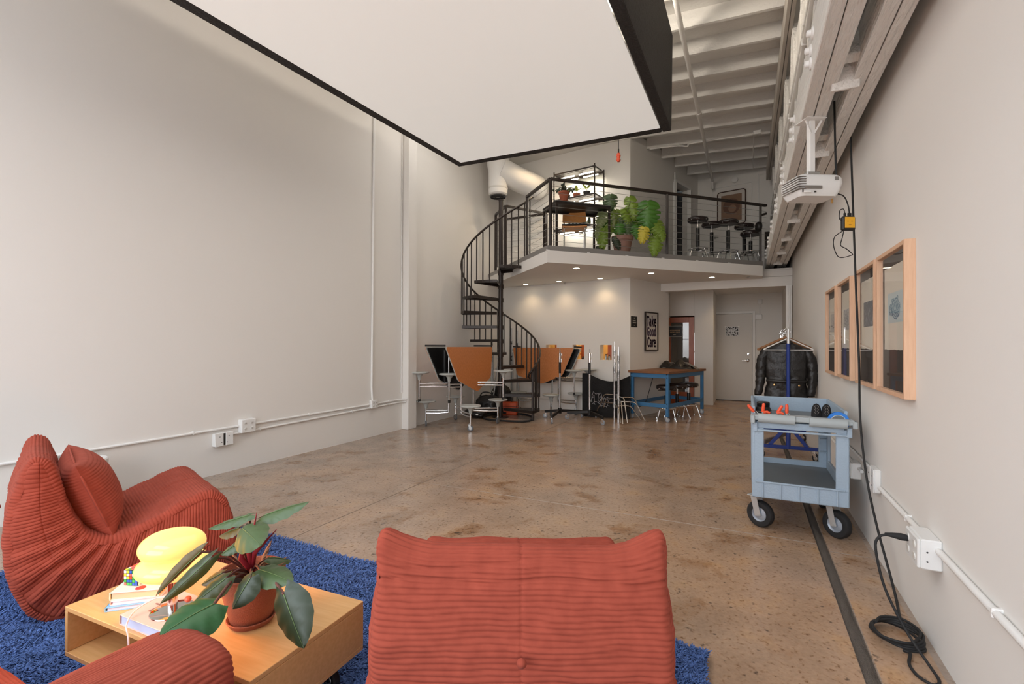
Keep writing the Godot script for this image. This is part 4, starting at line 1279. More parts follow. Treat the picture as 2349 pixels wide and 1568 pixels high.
func plant(at: Vector3) -> void:
	var sc := thing("plant_saucer", "terracotta saucer under the potted philodendron on the coffee table", "saucer", at)
	put("dish", G.new().lathe([Vector2(0, 0), Vector2(0.072, 0), Vector2(0.085, 0.02), Vector2(0.083, 0.024), Vector2(0.078, 0.021), Vector2(0.068, 0.006), Vector2(0, 0.006)], 40), M.terracotta, sc)
	var t := thing("potted_philodendron", "philodendron with large dark glossy leaves in a terracotta pot on the coffee table", "potted plant", Vector3.ZERO)
	put("pot", G.new().at(at + Vector3(0, 0.007, 0)).lathe([Vector2(0, 0), Vector2(0.066, 0), Vector2(0.070, 0.004), Vector2(0.103, 0.135), Vector2(0.110, 0.137), Vector2(0.117, 0.185), Vector2(0.114, 0.188), Vector2(0.108, 0.187), Vector2(0.100, 0.16)], 48), M.terracotta, t)
	put("soil", G.new().at(at + Vector3(0, 0.165, 0)).lathe([Vector2(0.103, 0), Vector2(0.06, 0.012), Vector2(0, 0.018)], 32), M.soil, t)
	var c := at + Vector3(0, 0.18, 0)
	var stems := func(tip: Vector3, bend: Vector3, r: float, m: Material): put("petiole", G.new().tube(spline([c + Vector3((tip - c).x * 0.05, 0, (tip - c).z * 0.05), (c + tip) / 2 + bend, tip], 7), r, 8), m, t)
	# base, tip, width, up, material, droop, fold, bend of its petiole
	var cam := Vector3(0, 1.4, 0)
	var L := [
		[Vector3(-1.605, 0.764, -1.201), Vector3(-1.477, 0.823, -1.286), 0.085, Vector3(-0.3, 0.9, 0.5), M.leaf, 0.1, 0.4, Vector3(0.0, 0, 0)],
		[Vector3(-1.634, 0.773, -1.165), Vector3(-1.735, 0.748, -1.074), 0.062, Vector3(0.2, 1, 0.2), M.leaf, 0.1, 0.25, Vector3(0, 0.02, 0)],
		[Vector3(-1.615, 0.742, -1.125), Vector3(-1.462, 0.755, -1.06), 0.12, Vector3(-0.1, 0.8, 0.6), M.leaf, 0.2, 0.35, Vector3(0, 0, 0)],
		[Vector3(-1.64, 0.738, -1.13), Vector3(-1.712, 0.712, -1.098), 0.055, Vector3(0.2, 0.9, 0.3), M.leaf_brown, 0.1, 0.3, Vector3(0, 0, 0)],
		[Vector3(-1.644, 0.682, -1.137), Vector3(-1.69, 0.65, -1.09), 0.05, Vector3(0.2, 0.8, 0.5), M.leaf, 0.1, 0.3, Vector3(0, 0, 0)],
		[Vector3(-1.713, 0.674, -1.038), Vector3(-1.766, 0.573, -0.92), 0.04, Vector3(0.95, 0.25, -0.1), M.leaf_brown, -0.15, 0.9, Vector3(0, 0.03, 0)],
		[Vector3(-1.62, 0.678, -1.012), Vector3(-1.70, 0.560, -0.912), 0.05, Vector3(0.65, 0.65, 0.1), M.leaf_dark, -0.12, 0.6, Vector3(-0.02, 0.02, 0)],
		[Vector3(-1.575, 0.611, -1.039), Vector3(-1.617, 0.553, -0.95), 0.075, Vector3(0.4, 0.8, 0.3), M.leaf_dark, 0.05, 0.4, Vector3(0, 0.02, 0)],
		[Vector3(-1.490, 0.590, -0.945), Vector3(-1.505, 0.585, -0.80), 0.155, Vector3(0.25, 0.92, 0.55), M.leaf_big, 0.18, 0.22, Vector3(0, 0.03, 0)],
		[Vector3(-1.339, 0.593, -1.076), Vector3(-1.232, 0.458, -1.055), 0.135, Vector3(0.15, 0.35, 0.95), M.leaf_deep, 0.06, 0.2, Vector3(0.0, 0.035, 0)],
		[Vector3(-1.48, 0.623, -1.06), Vector3(-1.492, 0.548, -1.0), 0.09, Vector3(0.15, 0.5, 0.9), M.leaf_deep, 0.1, 0.35, Vector3(0, 0.02, 0)],
		[Vector3(-1.515, 0.617, -1.12), Vector3(-1.355, 0.625, -1.115), 0.10, Vector3(0.0, 0.95, 0.35), M.leaf, 0.12, 0.2, Vector3(0, 0.02, 0)],
		[Vector3(-1.665, 0.590, -1.084), Vector3(-1.71, 0.563, -1.035), 0.05, Vector3(0.3, 0.8, 0.4), M.leaf_brown, 0.1, 0.3, Vector3(0, 0.01, 0)],
		[Vector3(-1.63, 0.588, -1.24), Vector3(-1.595, 0.57, -1.32), 0.07, Vector3(0, 1, 0.2), M.leaf, 0.2, 0.3, Vector3(0, 0.01, 0)],
	]
	for q in L:
		leaf(t, "leaf", q[0], q[1], q[2], q[3], q[4], q[5], q[6] + 0.12, 0.22, 0.022, M.vein)
		stems.call(q[0], q[7], 0.0048 if q[2] > 0.1 else 0.004, M.stem)
	put("new_shoot", G.new().tube([c, Vector3(-1.6, 0.65, -1.14), Vector3(-1.574, 0.797, -1.15)], [0.010, 0.009, 0.001], 8), M.stem_red, t)
	put("new_shoot", G.new().tube([c, Vector3(-1.585, 0.65, -1.15), Vector3(-1.509, 0.737, -1.181)], [0.008, 0.008, 0.001], 8), M.stem_red, t)
	put("sheath", G.new().tube([c + Vector3(0.02, 0, 0), Vector3(-1.63, 0.63, -1.13), Vector3(-1.635, 0.69, -1.14)], [0.012, 0.010, 0.002], 8), M.stem_red, t)
	var rng := RandomNumberGenerator.new()
	rng.seed = 3
	for i in 9:
		var a := rng.randf() * TAU
		var p := c + Vector3(cos(a) * 0.05, 0.0, sin(a) * 0.05)
		leaf(t, "dry_sheath", p, p + Vector3(cos(a) * 0.06, rng.randf_range(0.02, 0.09), sin(a) * 0.06), 0.018, Vector3(0.1, 1, 0.1), M.dry, 0.3, 0.8, 0.1, 0.05)

# ---------- middle of the room ----------
func middle() -> void:
	cafeteria_tables()
	stairs()
	light_stands()
	banner_and_bags()
	workbench()
	wall_signs()
	garment_rack()
	utility_cart()
	wall_frames()
	right_wall_fittings()
	projector()

func stool_seat(t: Node3D, p: Vector3, drop: float) -> void:
	# round moulded seat on a stem that runs down to a height of drop
	put("seat", G.new().at(p).lathe([Vector2(0, -0.03), Vector2(0.12, -0.03), Vector2(0.165, -0.022), Vector2(0.172, -0.012), Vector2(0.165, 0.0), Vector2(0.12, -0.004), Vector2(0, -0.008)], 28), M.grey_plastic, t)
	put("seat_bracket", G.new().at(p).lathe([Vector2(0.022, -0.14), Vector2(0.026, -0.13), Vector2(0.034, -0.08), Vector2(0.06, -0.045), Vector2(0.09, -0.03)], 14), M.grey_plastic, t)
	put("stem", G.new().rod(p + Vector3(0, -0.1, 0), Vector3(p.x, drop, p.z), 0.0165, 10), M.chrome, t)
func cafeteria_table(label: String, o: Vector3, front: Array, back: Array, front_x: bool, lows: Array, ups: Array, mid: Array) -> void:
	var t := thing("folding_stool_table", label, "cafeteria table", o, 0, "folded cafeteria tables")
	for k in 2:
		var poly: Array = front if k == 0 else back
		var flat := PackedVector2Array()
		for p in poly: flat.append(Vector2(-p.z if front_x else p.x, p.y))
		if Geometry2D.is_polygon_clockwise(flat): flat.reverse()
		var rounded := PackedVector2Array()
		var m := flat.size()
		for i in m:
			var a := flat[i] + (flat[(i - 1 + m) % m] - flat[i]).limit_length(0.05)
			var b := flat[i] + (flat[(i + 1) % m] - flat[i]).limit_length(0.05)
			for s in 4: rounded.append(a.lerp(flat[i], s / 3.0).lerp(flat[i].lerp(b, s / 3.0), s / 3.0))
		var at: Vector3 = poly[0]
		var xf := Transform3D(Basis(Vector3(0, 0, -1), Vector3.UP, Vector3(1, 0, 0)), Vector3(at.x - o.x, -o.y, -o.z)) if front_x else Transform3D(Basis(), Vector3(-o.x, -o.y, at.z - o.z))
		var sgn := 1.0 if k == 0 else -1.0
		var nrm: Vector3 = (Vector3(1, 0, 0) if front_x else Vector3(0, 0, 1)) * sgn
		var g := G.new()
		g.xf = xf.translated(nrm * 0.012)
		g.prism(rounded, 0.006)
		put("tabletop", g, M.laminate, t)
		g = G.new()
		g.xf = xf
		g.prism(rounded, 0.018)
		put("edge_band", g, M.grey_plastic, t)
		var inner := PackedVector2Array()
		var c := Vector2.ZERO
		for p in rounded: c += p / rounded.size()
		for p in rounded: inner.append(c + (p - c) * 0.97)
		g = G.new()
		g.xf = xf.translated(-nrm * 0.014)
		g.prism(inner, 0.012)
		put("underside", g, M.black_gloss, t)
	# frame: two uprights a side, double rails, stools
	var up := []
	for p in mid:
		var q: Vector3 = p - o
		put("frame_tube", G.new().tube(sharp([q + Vector3(0, 1.3 - q.y, 0), q + Vector3(0, 0.42, 0), q], 0.02), 0.016, 10), M.chrome, t)
	for i in lows.size():
		var p: Vector3 = lows[i] - o
		var q: Vector3 = mid[i % mid.size()] - o
		stool_seat(t, p, 0.075)
		put("frame_tube", G.new().tube(sharp([Vector3(p.x, 0.275, p.z), Vector3(lerpf(p.x, q.x, 0.8), 0.275, lerpf(p.z, q.z, 0.8)), Vector3(q.x, 0.275, q.z), Vector3(q.x, 0.62, q.z)], 0.09), 0.015, 10), M.chrome, t)
		put("frame_tube", G.new().tube([Vector3(p.x, 0.225, p.z), Vector3(lerpf(p.x, q.x, 0.6), 0.225, lerpf(p.z, q.z, 0.6)), Vector3(q.x, 0.24, q.z)], 0.015, 10), M.chrome, t)
		caster(t, Vector3(p.x, 0, p.z), 0.05, M.grey_wheel, M.steel, 40.0 + i * 70, 0.025)
	for i in ups.size():
		var p: Vector3 = ups[i] - o
		var q: Vector3 = mid[i % mid.size()] - o
		stool_seat(t, p, 0.46)
		put("foot", G.new().at(Vector3(p.x, 0.425, p.z)).lathe([Vector2(0, 0), Vector2(0.02, 0), Vector2(0.022, 0.045), Vector2(0.017, 0.05)], 12), M.black, t)
		for y in [0.735, 0.685]:
			put("frame_tube", G.new().tube([Vector3(p.x, y, p.z), Vector3(q.x, y, q.z)], 0.015, 10), M.chrome, t)
	put("latch", G.new().bar(front[0] - o + Vector3(0, 0.02, 0), back[0] - o + Vector3(0, 0.02, 0), 0.03, 0.03, 0.005), M.black, t)
	put("latch", G.new().bar(front[1] - o + Vector3(0, 0.02, 0), back[1] - o + Vector3(0, 0.02, 0), 0.03, 0.03, 0.005), M.black, t)
func cafeteria_tables() -> void:
	M.grey_wheel = mat(rgb(96, 98, 102), 0.5)
	var f1 := [Vector3(-4.25, 1.357, -6.33), Vector3(-4.25, 1.352, -7.86), Vector3(-4.25, 0.797, -7.8), Vector3(-4.25, 0.572, -7.32), Vector3(-4.25, 0.8, -6.70)]
	var b1 := []
	for p in f1: b1.append(Vector3(-4.62, p.y, p.z + 0.02))
	cafeteria_table("folded orange-topped cafeteria table with grey stools beside the pilaster", Vector3(-4.43, 0, -7.13), f1, b1, true,
		[Vector3(-4.92, 0.44, -6.75), Vector3(-3.99, 0.42, -6.67), Vector3(-3.95, 0.435, -7.54), Vector3(-4.84, 0.45, -7.55)],
		[Vector3(-4.95, 0.935, -6.6), Vector3(-4.44, 0.915, -6.735), Vector3(-3.84, 0.945, -7.53)], [Vector3(-4.56, 0.24, -6.9), Vector3(-4.31, 0.24, -6.9), Vector3(-4.31, 0.24, -7.3), Vector3(-4.56, 0.24, -7.3)])
	# a paper tag on the black underside
	var f2 := [Vector3(-4.417, 1.334, -9.12), Vector3(-3.07, 1.335, -9.12), Vector3(-3.32, 0.776, -9.12), Vector3(-3.77, 0.593, -9.12), Vector3(-4.323, 0.758, -9.12)]
	var b2 := []
	for p in f2: b2.append(Vector3(p.x + 0.09, p.y - 0.01, -9.30))
	cafeteria_table("folded orange-topped cafeteria table with grey stools behind the foot of the spiral stair", Vector3(-3.7, 0, -9.1), f2, b2, false,
		[Vector3(-3.416, 0.431, -8.75), Vector3(-3.06, 0.437, -9.2), Vector3(-4.25, 0.42, -9.05)], [Vector3(-3.0, 0.911, -8.9), Vector3(-2.80, 0.917, -9.15)], [Vector3(-3.55, 0.24, -9.16), Vector3(-3.45, 0.24, -9.24), Vector3(-4.0, 0.24, -9.2)])

# ---------- spiral stair ----------
const SC := Vector3(-4.245, 0, -8.21)
func polar(deg: float, r: float, y: float) -> Vector3: return Vector3(cos(deg_to_rad(deg)) * r, y, -sin(deg_to_rad(deg)) * r)
func stairs() -> void:
	var t := thing("spiral_staircase", "dark brown steel spiral staircase climbing to the mezzanine", "staircase", SC)
	var R := 0.75
	put("centre_pole", G.new().lathe([Vector2(0.045, 0), Vector2(0.045, 4.16), Vector2(0.05, 4.165), Vector2(0.05, 4.18), Vector2(0, 4.18)], 24), M.iron, t)
	put("base_plate", G.new().lathe([Vector2(0.16, 0), Vector2(0.16, 0.012), Vector2(0.045, 0.014)], 24), M.iron, t)
	var tread_m := relief(tri(mat(rgb(58, 54, 52), 0.35, 0.5), Vector3.ONE * 14.0, false), ntex(noise(0.03, 1, FastNoiseLite.TYPE_CELLULAR, 3), [], 256), 0.5)
	for k in 11:
		var y := 0.19 + 0.262 * k
		var a := 5.0 + 30.0 * k
		var half := 17.0
		if k == 10:
			a = 322.0; half = 27.0
		var poly := PackedVector2Array()
		for i in 7:
			var g := deg_to_rad(a - half + half * 2 * i / 6.0)
			poly.append(Vector2(cos(g), sin(g)) * R)
		poly.append(Vector2(cos(deg_to_rad(a + half)), sin(deg_to_rad(a + half))) * 0.05 + Vector2(cos(deg_to_rad(a)), sin(deg_to_rad(a))) * 0.03)
		poly.append(Vector2(cos(deg_to_rad(a - half)), sin(deg_to_rad(a - half))) * 0.05 + Vector2(cos(deg_to_rad(a)), sin(deg_to_rad(a))) * 0.03)
		var g2 := G.new()
		g2.xf = Transform3D(Basis(Vector3(1, 0, 0), Vector3(0, 0, -1), Vector3(0, 1, 0)), Vector3(0, y - 0.004, 0))
		g2.prism(poly, 0.008)
		put("tread", g2, tread_m, t)
		# turned-down lip along the nosing edges and the rim
		var lip := G.new()
		for i in poly.size():
			var p := poly[i]; var q := poly[(i + 1) % poly.size()]
			lip.bar(Vector3(p.x, y - 0.028, -p.y), Vector3(q.x, y - 0.028, -q.y), 0.006, 0.05)
		put("tread_lip", lip, M.iron, t)
		put("tread_collar", G.new().at(Vector3(0, y - 0.05, 0)).lathe([Vector2(0.046, -0.03), Vector2(0.056, -0.03), Vector2(0.056, 0.05), Vector2(0.046, 0.05)], 20), M.iron, t)
	var rail_y := func(d: float): return 0.19 + 0.262 * (d - 5.0) / 30.0 + 0.90
	var rail := []
	for i in 73:
		var d := -8.0 + 356.0 * i / 72.0
		rail.append(polar(d, R + 0.005, rail_y.call(d)))
	# the lower end curls back
	var curl := [polar(-2, R - 0.13, rail_y.call(-8) - 0.20), polar(-12, R - 0.09, rail_y.call(-8) - 0.17), polar(-16, R - 0.02, rail_y.call(-8) - 0.10), polar(-13, R, rail_y.call(-8) - 0.05)]
	put("handrail", G.new().tube(curl + rail, 0.019, 10), M.iron, t)
	put("newel", G.new().rod(polar(-8, R - 0.02, 0), polar(-8, R - 0.02, rail_y.call(-8) - 0.02), 0.026, 10).rod(polar(2, R - 0.02, 0.16), polar(2, R - 0.02, rail_y.call(2)), 0.024, 10), M.iron, t)
	var d := 12.0
	while d < 346.0:
		var k := clampi(int(round((d - 5.0) / 30.0)), 0, 10)
		var y := 0.19 + 0.262 * k
		put("baluster", G.new().rod(polar(d, R - 0.002, y - 0.05), polar(d, R - 0.002, rail_y.call(d)), 0.0125, 8), M.iron, t)
		d += 10.0
	# black cable loop lying under the stair
	single("cable_loop", G.new().tube(spline([polar(20, 0.5, 0.02), polar(-30, 0.62, 0.02), polar(-80, 0.5, 0.03), polar(-140, 0.45, 0.02), polar(150, 0.4, 0.05), polar(80, 0.5, 0.02)], 8, true), 0.018, 8, true, true), M.rubber, "black hose loop lying on the floor under the spiral staircase", "hose", SC + Vector3(0.15, 0, 0.02))

# ---------- light stands ----------
func knob(g: G, p: Vector3, dir: Vector3) -> void:
	g.rod(p, p + dir * 0.05, 0.008, 6)
	g.rod(p + dir * 0.05 + Vector3(0, -0.028, 0), p + dir * 0.05 + Vector3(0, 0.028, 0), 0.009, 6)
func roller_stand(label: String, at: Vector3, feet: Array, top: float) -> void:
	var t := thing("light_stand", label, "light stand", at, 0, "rolling light stands")
	put("lower_tube", G.new().rod(Vector3(0, 0.13, 0), Vector3(0, 0.88, 0), 0.0185, 14), M.chrome, t)
	put("grip_sleeve", G.new().rod(Vector3(0, 0.86, 0), Vector3(0, 1.07, 0), 0.022, 14), M.black, t)
	put("collar", G.new().rod(Vector3(0, 1.06, 0), Vector3(0, 1.24, 0), 0.021, 14).rod(Vector3(0, 1.12, 0), Vector3(0, 1.15, 0), 0.026, 14), M.chrome, t)
	put("spigot", G.new().rod(Vector3(0, 1.24, 0), Vector3(0, top - 0.07, 0), 0.013, 10).rod(Vector3(0, top - 0.07, 0), Vector3(0, top, 0), 0.008, 10), M.steel, t)
	var g := G.new()
	knob(g, Vector3(0, 1.21, 0), Vector3(0.9, 0, 0.4)); knob(g, Vector3(0, 1.10, 0), Vector3(0.8, 0, 0.6))
	put("knob", g, M.chrome, t)
	put("hub", G.new().rod(Vector3(0, 0.11, 0), Vector3(0, 0.21, 0), 0.034, 12), M.black, t)
	for f in feet:
		var q: Vector3 = f - at
		put("leg", G.new().bar(Vector3(0, 0.165, 0), Vector3(q.x, 0.125, q.z), 0.035, 0.05, 0.004), M.black, t)
		caster(t, Vector3(q.x, 0, q.z), 0.042, M.caster_grey, M.chrome, atan2(q.x, q.z) * 57.3 + 30, 0.024)
func c_stand(label: String, at: Vector3, turn: float, top: float, lift: float) -> void:
	var t := thing("c_stand", label, "light stand", at, turn, "turtle base stands")
	put("column", G.new().rod(Vector3(0, 0.0, 0), Vector3(0, top * 0.66, 0), 0.0175, 14), M.chrome, t)
	put("riser", G.new().rod(Vector3(0, top * 0.66, 0), Vector3(0, top - 0.09, 0), 0.014, 12).rod(Vector3(0, top - 0.09, 0), Vector3(0, top, 0), 0.008, 10), M.chrome, t)
	put("collar", G.new().rod(Vector3(0, top * 0.6, 0), Vector3(0, top * 0.68, 0), 0.022, 12).rod(Vector3(0, top * 0.82, 0), Vector3(0, top * 0.88, 0), 0.019, 12).rod(Vector3(0, lift - 0.03, 0), Vector3(0, lift + 0.06, 0), 0.03, 12), M.steel, t)
	var g := G.new()
	for k in 4: knob(g, Vector3(0, top * (0.64 + 0.075 * k), 0), Vector3(0.8, 0.1, 0.3 - 0.4 * (k % 2)))
	put("knob", g, M.steel, t)
	for k in 3:
		var a: float = [-70.0, 10.0, 150.0][k]
		var d := Vector3(cos(deg_to_rad(a)), 0, sin(deg_to_rad(a)))
		var y: float = lift + 0.02 * k
		put("leg", G.new().tube(sharp([Vector3(0, y, 0), d * 0.30 + Vector3(0, y, 0), d * 0.47 + Vector3(0, 0.012, 0)], 0.07), 0.012, 10), M.legsteel, t)
func light_stands() -> void:
	M.caster_grey = mat(rgb(150, 156, 166), 0.4)
	M.legsteel = mat(rgb(208, 200, 190), 0.2, 1.0)
	roller_stand("rolling light stand right beside the newel of the spiral stair", Vector3(-3.15, 0, -8.52), [Vector3(-3.09, 0, -7.95), Vector3(-3.46, 0, -8.55), Vector3(-2.83, 0, -8.88)], 1.34)
	roller_stand("rolling light stand between the stair newel and the nest of turtle base stands", Vector3(-2.6, 0, -8.6), [Vector3(-2.25, 0, -8.24), Vector3(-3.02, 0, -8.56), Vector3(-2.58, 0, -8.95)], 1.32)
	c_stand("tallest chrome turtle base stand, in front of the black banner", Vector3(-2.208, 0, -8.874), -52, 1.46, 0.27)
	c_stand("chrome turtle base stand nested close behind the tallest one", Vector3(-2.155, 0, -8.94), -46, 1.30, 0.42)
	c_stand("second chrome turtle base stand nested behind the tallest one, nearest the bench", Vector3(-2.12, 0, -8.86), -58, 1.36, 0.35)
	for q in [["silver stand leaning on the wall just right of the stair pole", Vector3(-4.55, 0, -9.30), 1.75], ["silver stand leaning on the wall behind the stair balusters", Vector3(-4.42, 0, -9.32), 1.7], ["silver stand leaning on the wall left of the stair pole", Vector3(-4.92, 0, -9.1), 1.72]]:
		var t := thing("folded_stand", q[0], "light stand", q[1], 0, "folded stands behind the stair")
		put("tube", G.new().rod(Vector3(0, 0.05, 0), Vector3(0, q[2], 0), 0.016, 10).rod(Vector3(0.04, 0.05, 0), Vector3(0.035, q[2] * 0.7, 0), 0.014, 10), M.steel, t)
		put("collar", G.new().rod(Vector3(0, q[2] * 0.6, 0), Vector3(0, q[2] * 0.66, 0), 0.024, 10).rod(Vector3(0, q[2] * 0.8, 0), Vector3(0, q[2] * 0.84, 0), 0.022, 10), M.black, t)
		var g := G.new()
		for k in 3: knob(g, Vector3(0, q[2] * (0.63 + 0.1 * k), 0), Vector3(0.7, 0, 0.6))
		put("knob", g, M.steel, t)
		put("foot", G.new().box(Vector3(0.02, 0.03, 0), Vector3(0.12, 0.06, 0.09), 0.01), M.black, t)

func banner_and_bags() -> void:
	# black cloth hung across the wall under the small openings
	var t := thing("black_banner", "black cloth hung sagging along the wall with a white line drawing of stick creatures", "banner", Vector3(-2.4, 0, -9.06), 8.8)
	var rows := []
	var nz := noise(2.0, 3, FastNoiseLite.TYPE_SIMPLEX_SMOOTH, 8)
	for i in 25:
		var v := i / 24.0
		var row := PackedVector3Array()
		for j in 41:
			var u := j / 40.0
			var x := lerpf(-0.35, 0.44, u)
			var top := 0.84 - 0.13 * sin(PI * pow(u, 1.05)) - 0.02 * u
			var y := lerpf(0.015, top, v)
			var fold := 0.02 * sin((u + v * 0.5 - 0.3 * sin(PI * u) * v) * 18.0) * (0.3 + v * 0.5) + 0.02 * nz.get_noise_2d(x * 2.0, y * 2.0)
			row.append(Vector3(x, y, fold + 0.07 * pow(1.0 - v, 6.0)))
		rows.append(row)
	put("cloth", G.new().grid(rows), M.blackcloth_dark, t)
	var dr := G.new()
	var S := [[[0.13, 0.27], [0.16, 0.42], [0.195, 0.52], [0.27, 0.46], [0.36, 0.48], [0.35, 0.40], [0.34, 0.33], [0.38, 0.26], [0.42, 0.30], [0.46, 0.38], [0.44, 0.47], [0.40, 0.50], [0.37, 0.45]], [[0.08, 0.26], [0.13, 0.28], [0.17, 0.25]], [[0.22, 0.44], [0.23, 0.26], [0.21, 0.22]], [[0.16, 0.21], [0.22, 0.24], [0.25, 0.19]], [[0.15, 0.45], [0.18, 0.36], [0.22, 0.38], [0.2, 0.44]], [[0.24, 0.27], [0.30, 0.265], [0.39, 0.22]], [[0.38, 0.36], [0.41, 0.41], [0.44, 0.35], [0.40, 0.31]], [[0.47, 0.22], [0.50, 0.29], [0.53, 0.35], [0.58, 0.36], [0.64, 0.33], [0.655, 0.25], [0.62, 0.18], [0.70, 0.17]], [[0.49, 0.35], [0.54, 0.38], [0.58, 0.31]], [[0.60, 0.38], [0.63, 0.39], [0.70, 0.34]], [[0.52, 0.2], [0.53, 0.27], [0.56, 0.29], [0.57, 0.2]], [[0.40, 0.21], [0.44, 0.13], [0.46, 0.18], [0.41, 0.20]], [[0.48, 0.19], [0.50, 0.16]], [[0.53, 0.18], [0.54, 0.14]], [[0.57, 0.15], [0.59, 0.16], [0.60, 0.13]], [[0.84, 0.26], [0.87, 0.30], [0.86, 0.24], [0.91, 0.15]], [[0.87, 0.13], [0.91, 0.15], [0.94, 0.12]]]
	for s in S:
		var p := []
		for q in s: p.append(Vector3(-0.37 + q[0] * 0.62, 0.11 + q[1] * 0.75, 0.05))
		dr.tube(p, 0.0032, 4)
	put("drawing", dr, mat(rgb(206, 204, 208), 0.8), t)
	single("black_board", G.new().box(Vector3(0, 0.42, 0), Vector3(0.13, 0.84, 0.03), 0.006), M.blackcloth_dark, "narrow black panel leaning at the left end of the black banner", "panel", Vector3(-2.83, 0.0, -9.10), 8)
	# bags behind the left table
	bag("duffel_bag", "big black duffel bag slumped on the floor between the left folded table and the stair", Vector3(-4.62, 0.19, -8.42), Vector3(0.26, 0.20, 0.2), 5)
	bag("backpack", "black backpack standing upright behind the duffel by the stair pole", Vector3(-4.62, 0.27, -8.98), Vector3(0.22, 0.27, 0.16), 9)
	bag("tool_bag", "small flat black bag lying in front of the duffel", Vector3(-4.66, 0.09, -7.98), Vector3(0.22, 0.09, 0.14), 14)
	var c := thing("orange_case", "orange plastic case on the floor behind the stair pole", "case", Vector3(-4.30, 0, -8.62), 15)
	put("body", G.new().box(Vector3(0, 0.13, 0), Vector3(0.42, 0.26, 0.16), 0.02), mat(rgb(206, 82, 36), 0.45), c)
	put("lid_seam", G.new().box(Vector3(0, 0.17, 0), Vector3(0.425, 0.012, 0.165), 0.004), M.black, c)
	put("handle", G.new().tube(sharp([Vector3(-0.08, 0.25, 0), Vector3(-0.08, 0.30, 0), Vector3(0.08, 0.30, 0), Vector3(0.08, 0.25, 0)], 0.03), 0.012), M.black, c)
	# aluminium ladder section leaning behind the pole
	var l := thing("ladder", "short aluminium ladder leaning on the left wall behind the stair pole", "ladder", Vector3(-4.72, 0, -8.72), -60)
	for s in [-0.07, 0.07]: put("rail", G.new().bar(Vector3(s, 0.0, 0), Vector3(s * 0.7, 1.22, -0.16), 0.045, 0.02, 0.003), M.steel, l)
	for k in 5: put("rung", G.new().rod(Vector3(-0.07, 0.2 + k * 0.23, -0.03 * k), Vector3(0.07, 0.2 + k * 0.23, -0.03 * k), 0.012, 8), M.steel, l)
	put("head", G.new().box(Vector3(0, 1.25, -0.16), Vector3(0.15, 0.09, 0.07), 0.01), M.black, l)
func bag(called: String, label: String, at: Vector3, r: Vector3, sd: int) -> void:
	var t := thing(called, label, "bag", Vector3(at.x, 0, at.z))
	var nz := noise(4.0, 3, FastNoiseLite.TYPE_SIMPLEX_SMOOTH, sd)
	var rows := []
	for i in 21:
		var p := -PI / 2 + PI * i / 20.0
		var row := PackedVector3Array()
		for j in 32:
			var g := -TAU * j / 32.0
			var d := Vector3(cos(p) * cos(g), sin(p), cos(p) * sin(g))
			d = Vector3(signf(d.x) * pow(absf(d.x), 0.75), signf(d.y) * pow(absf(d.y), 0.85), signf(d.z) * pow(absf(d.z), 0.75))
			var w := d * r * (1.0 + 0.16 * nz.get_noise_3dv(d * 0.6))
			w.y = maxf(w.y + at.y, 0.004)
			row.append(w)
		rows.append(row)
	put("body", G.new().grid(rows, true), M.leather, t)
	put("strap", G.new().tube(spline([Vector3(-r.x * 0.7, at.y + r.y * 0.6, r.z * 0.3), Vector3(-r.x * 0.4, at.y + r.y * 1.25, r.z * 0.3), Vector3(r.x * 0.3, at.y + r.y * 1.2, r.z * 0.2), Vector3(r.x * 0.7, at.y + r.y * 0.5, r.z * 0.5)], 6), 0.012, 6), M.black, t)
	put("label_patch", G.new().box(Vector3(r.x * 0.5, at.y * 0.9, r.z * 1.0), Vector3(0.05, 0.025, 0.01), 0.002), M.flesh_white, t)

# ---------- stools and workbench ----------
func round_stool(label: String, at: Vector3, turn: float, seat_y: float, group: String) -> Node3D:
	var t := thing("shop_stool", label, "stool", at, turn, group)
	put("seat", G.new().lathe([Vector2(0, seat_y - 0.05), Vector2(0.165, seat_y - 0.05), Vector2(0.18, seat_y - 0.035), Vector2(0.186, seat_y - 0.01), Vector2(0.176, seat_y + 0.02), Vector2(0.14, seat_y + 0.035), Vector2(0, seat_y + 0.028)], 32), M.seatskin, t)
	for k in 8:
		var a := TAU * k / 8.0
		put("button", G.new().ball(Vector3(cos(a) * 0.182, seat_y - 0.03, sin(a) * 0.182), Vector3.ONE * 0.008, 8, 5), M.chrome, t)
	put("gas_column", G.new().rod(Vector3(0, 0.22, 0), Vector3(0, seat_y - 0.16, 0), 0.034, 16), M.black_gloss, t)
	put("post", G.new().rod(Vector3(0, seat_y - 0.17, 0), Vector3(0, seat_y - 0.05, 0), 0.016, 12), M.chrome, t)
	put("lever", G.new().tube([Vector3(0, seat_y - 0.065, 0), Vector3(-0.12, seat_y - 0.07, 0.02), Vector3(-0.15, seat_y - 0.075, 0.03)], 0.007, 6), M.black, t)
	var ring := []
	for k in 24: ring.append(Vector3(cos(TAU * k / 24.0) * 0.17, 0.235, -sin(TAU * k / 24.0) * 0.17))
	put("foot_ring", G.new().tube(ring, 0.0095, 8, true, true), M.chrome, t)
	for k in 4:
		var a := PI / 4 + PI / 2 * k
		var d := Vector3(cos(a), 0, sin(a))
		put("leg", G.new().tube(sharp([d * 0.03 + Vector3(0, 0.25, 0), d * 0.15 + Vector3(0, 0.25, 0), d * 0.235 + Vector3(0, 0.0, 0)], 0.06), 0.0115, 10), M.chrome, t)
		put("foot", G.new().at(d * 0.235).lathe([Vector2(0, 0), Vector2(0.017, 0), Vector2(0.017, 0.02), Vector2(0.012, 0.035)], 10), M.chrome, t)
	return t
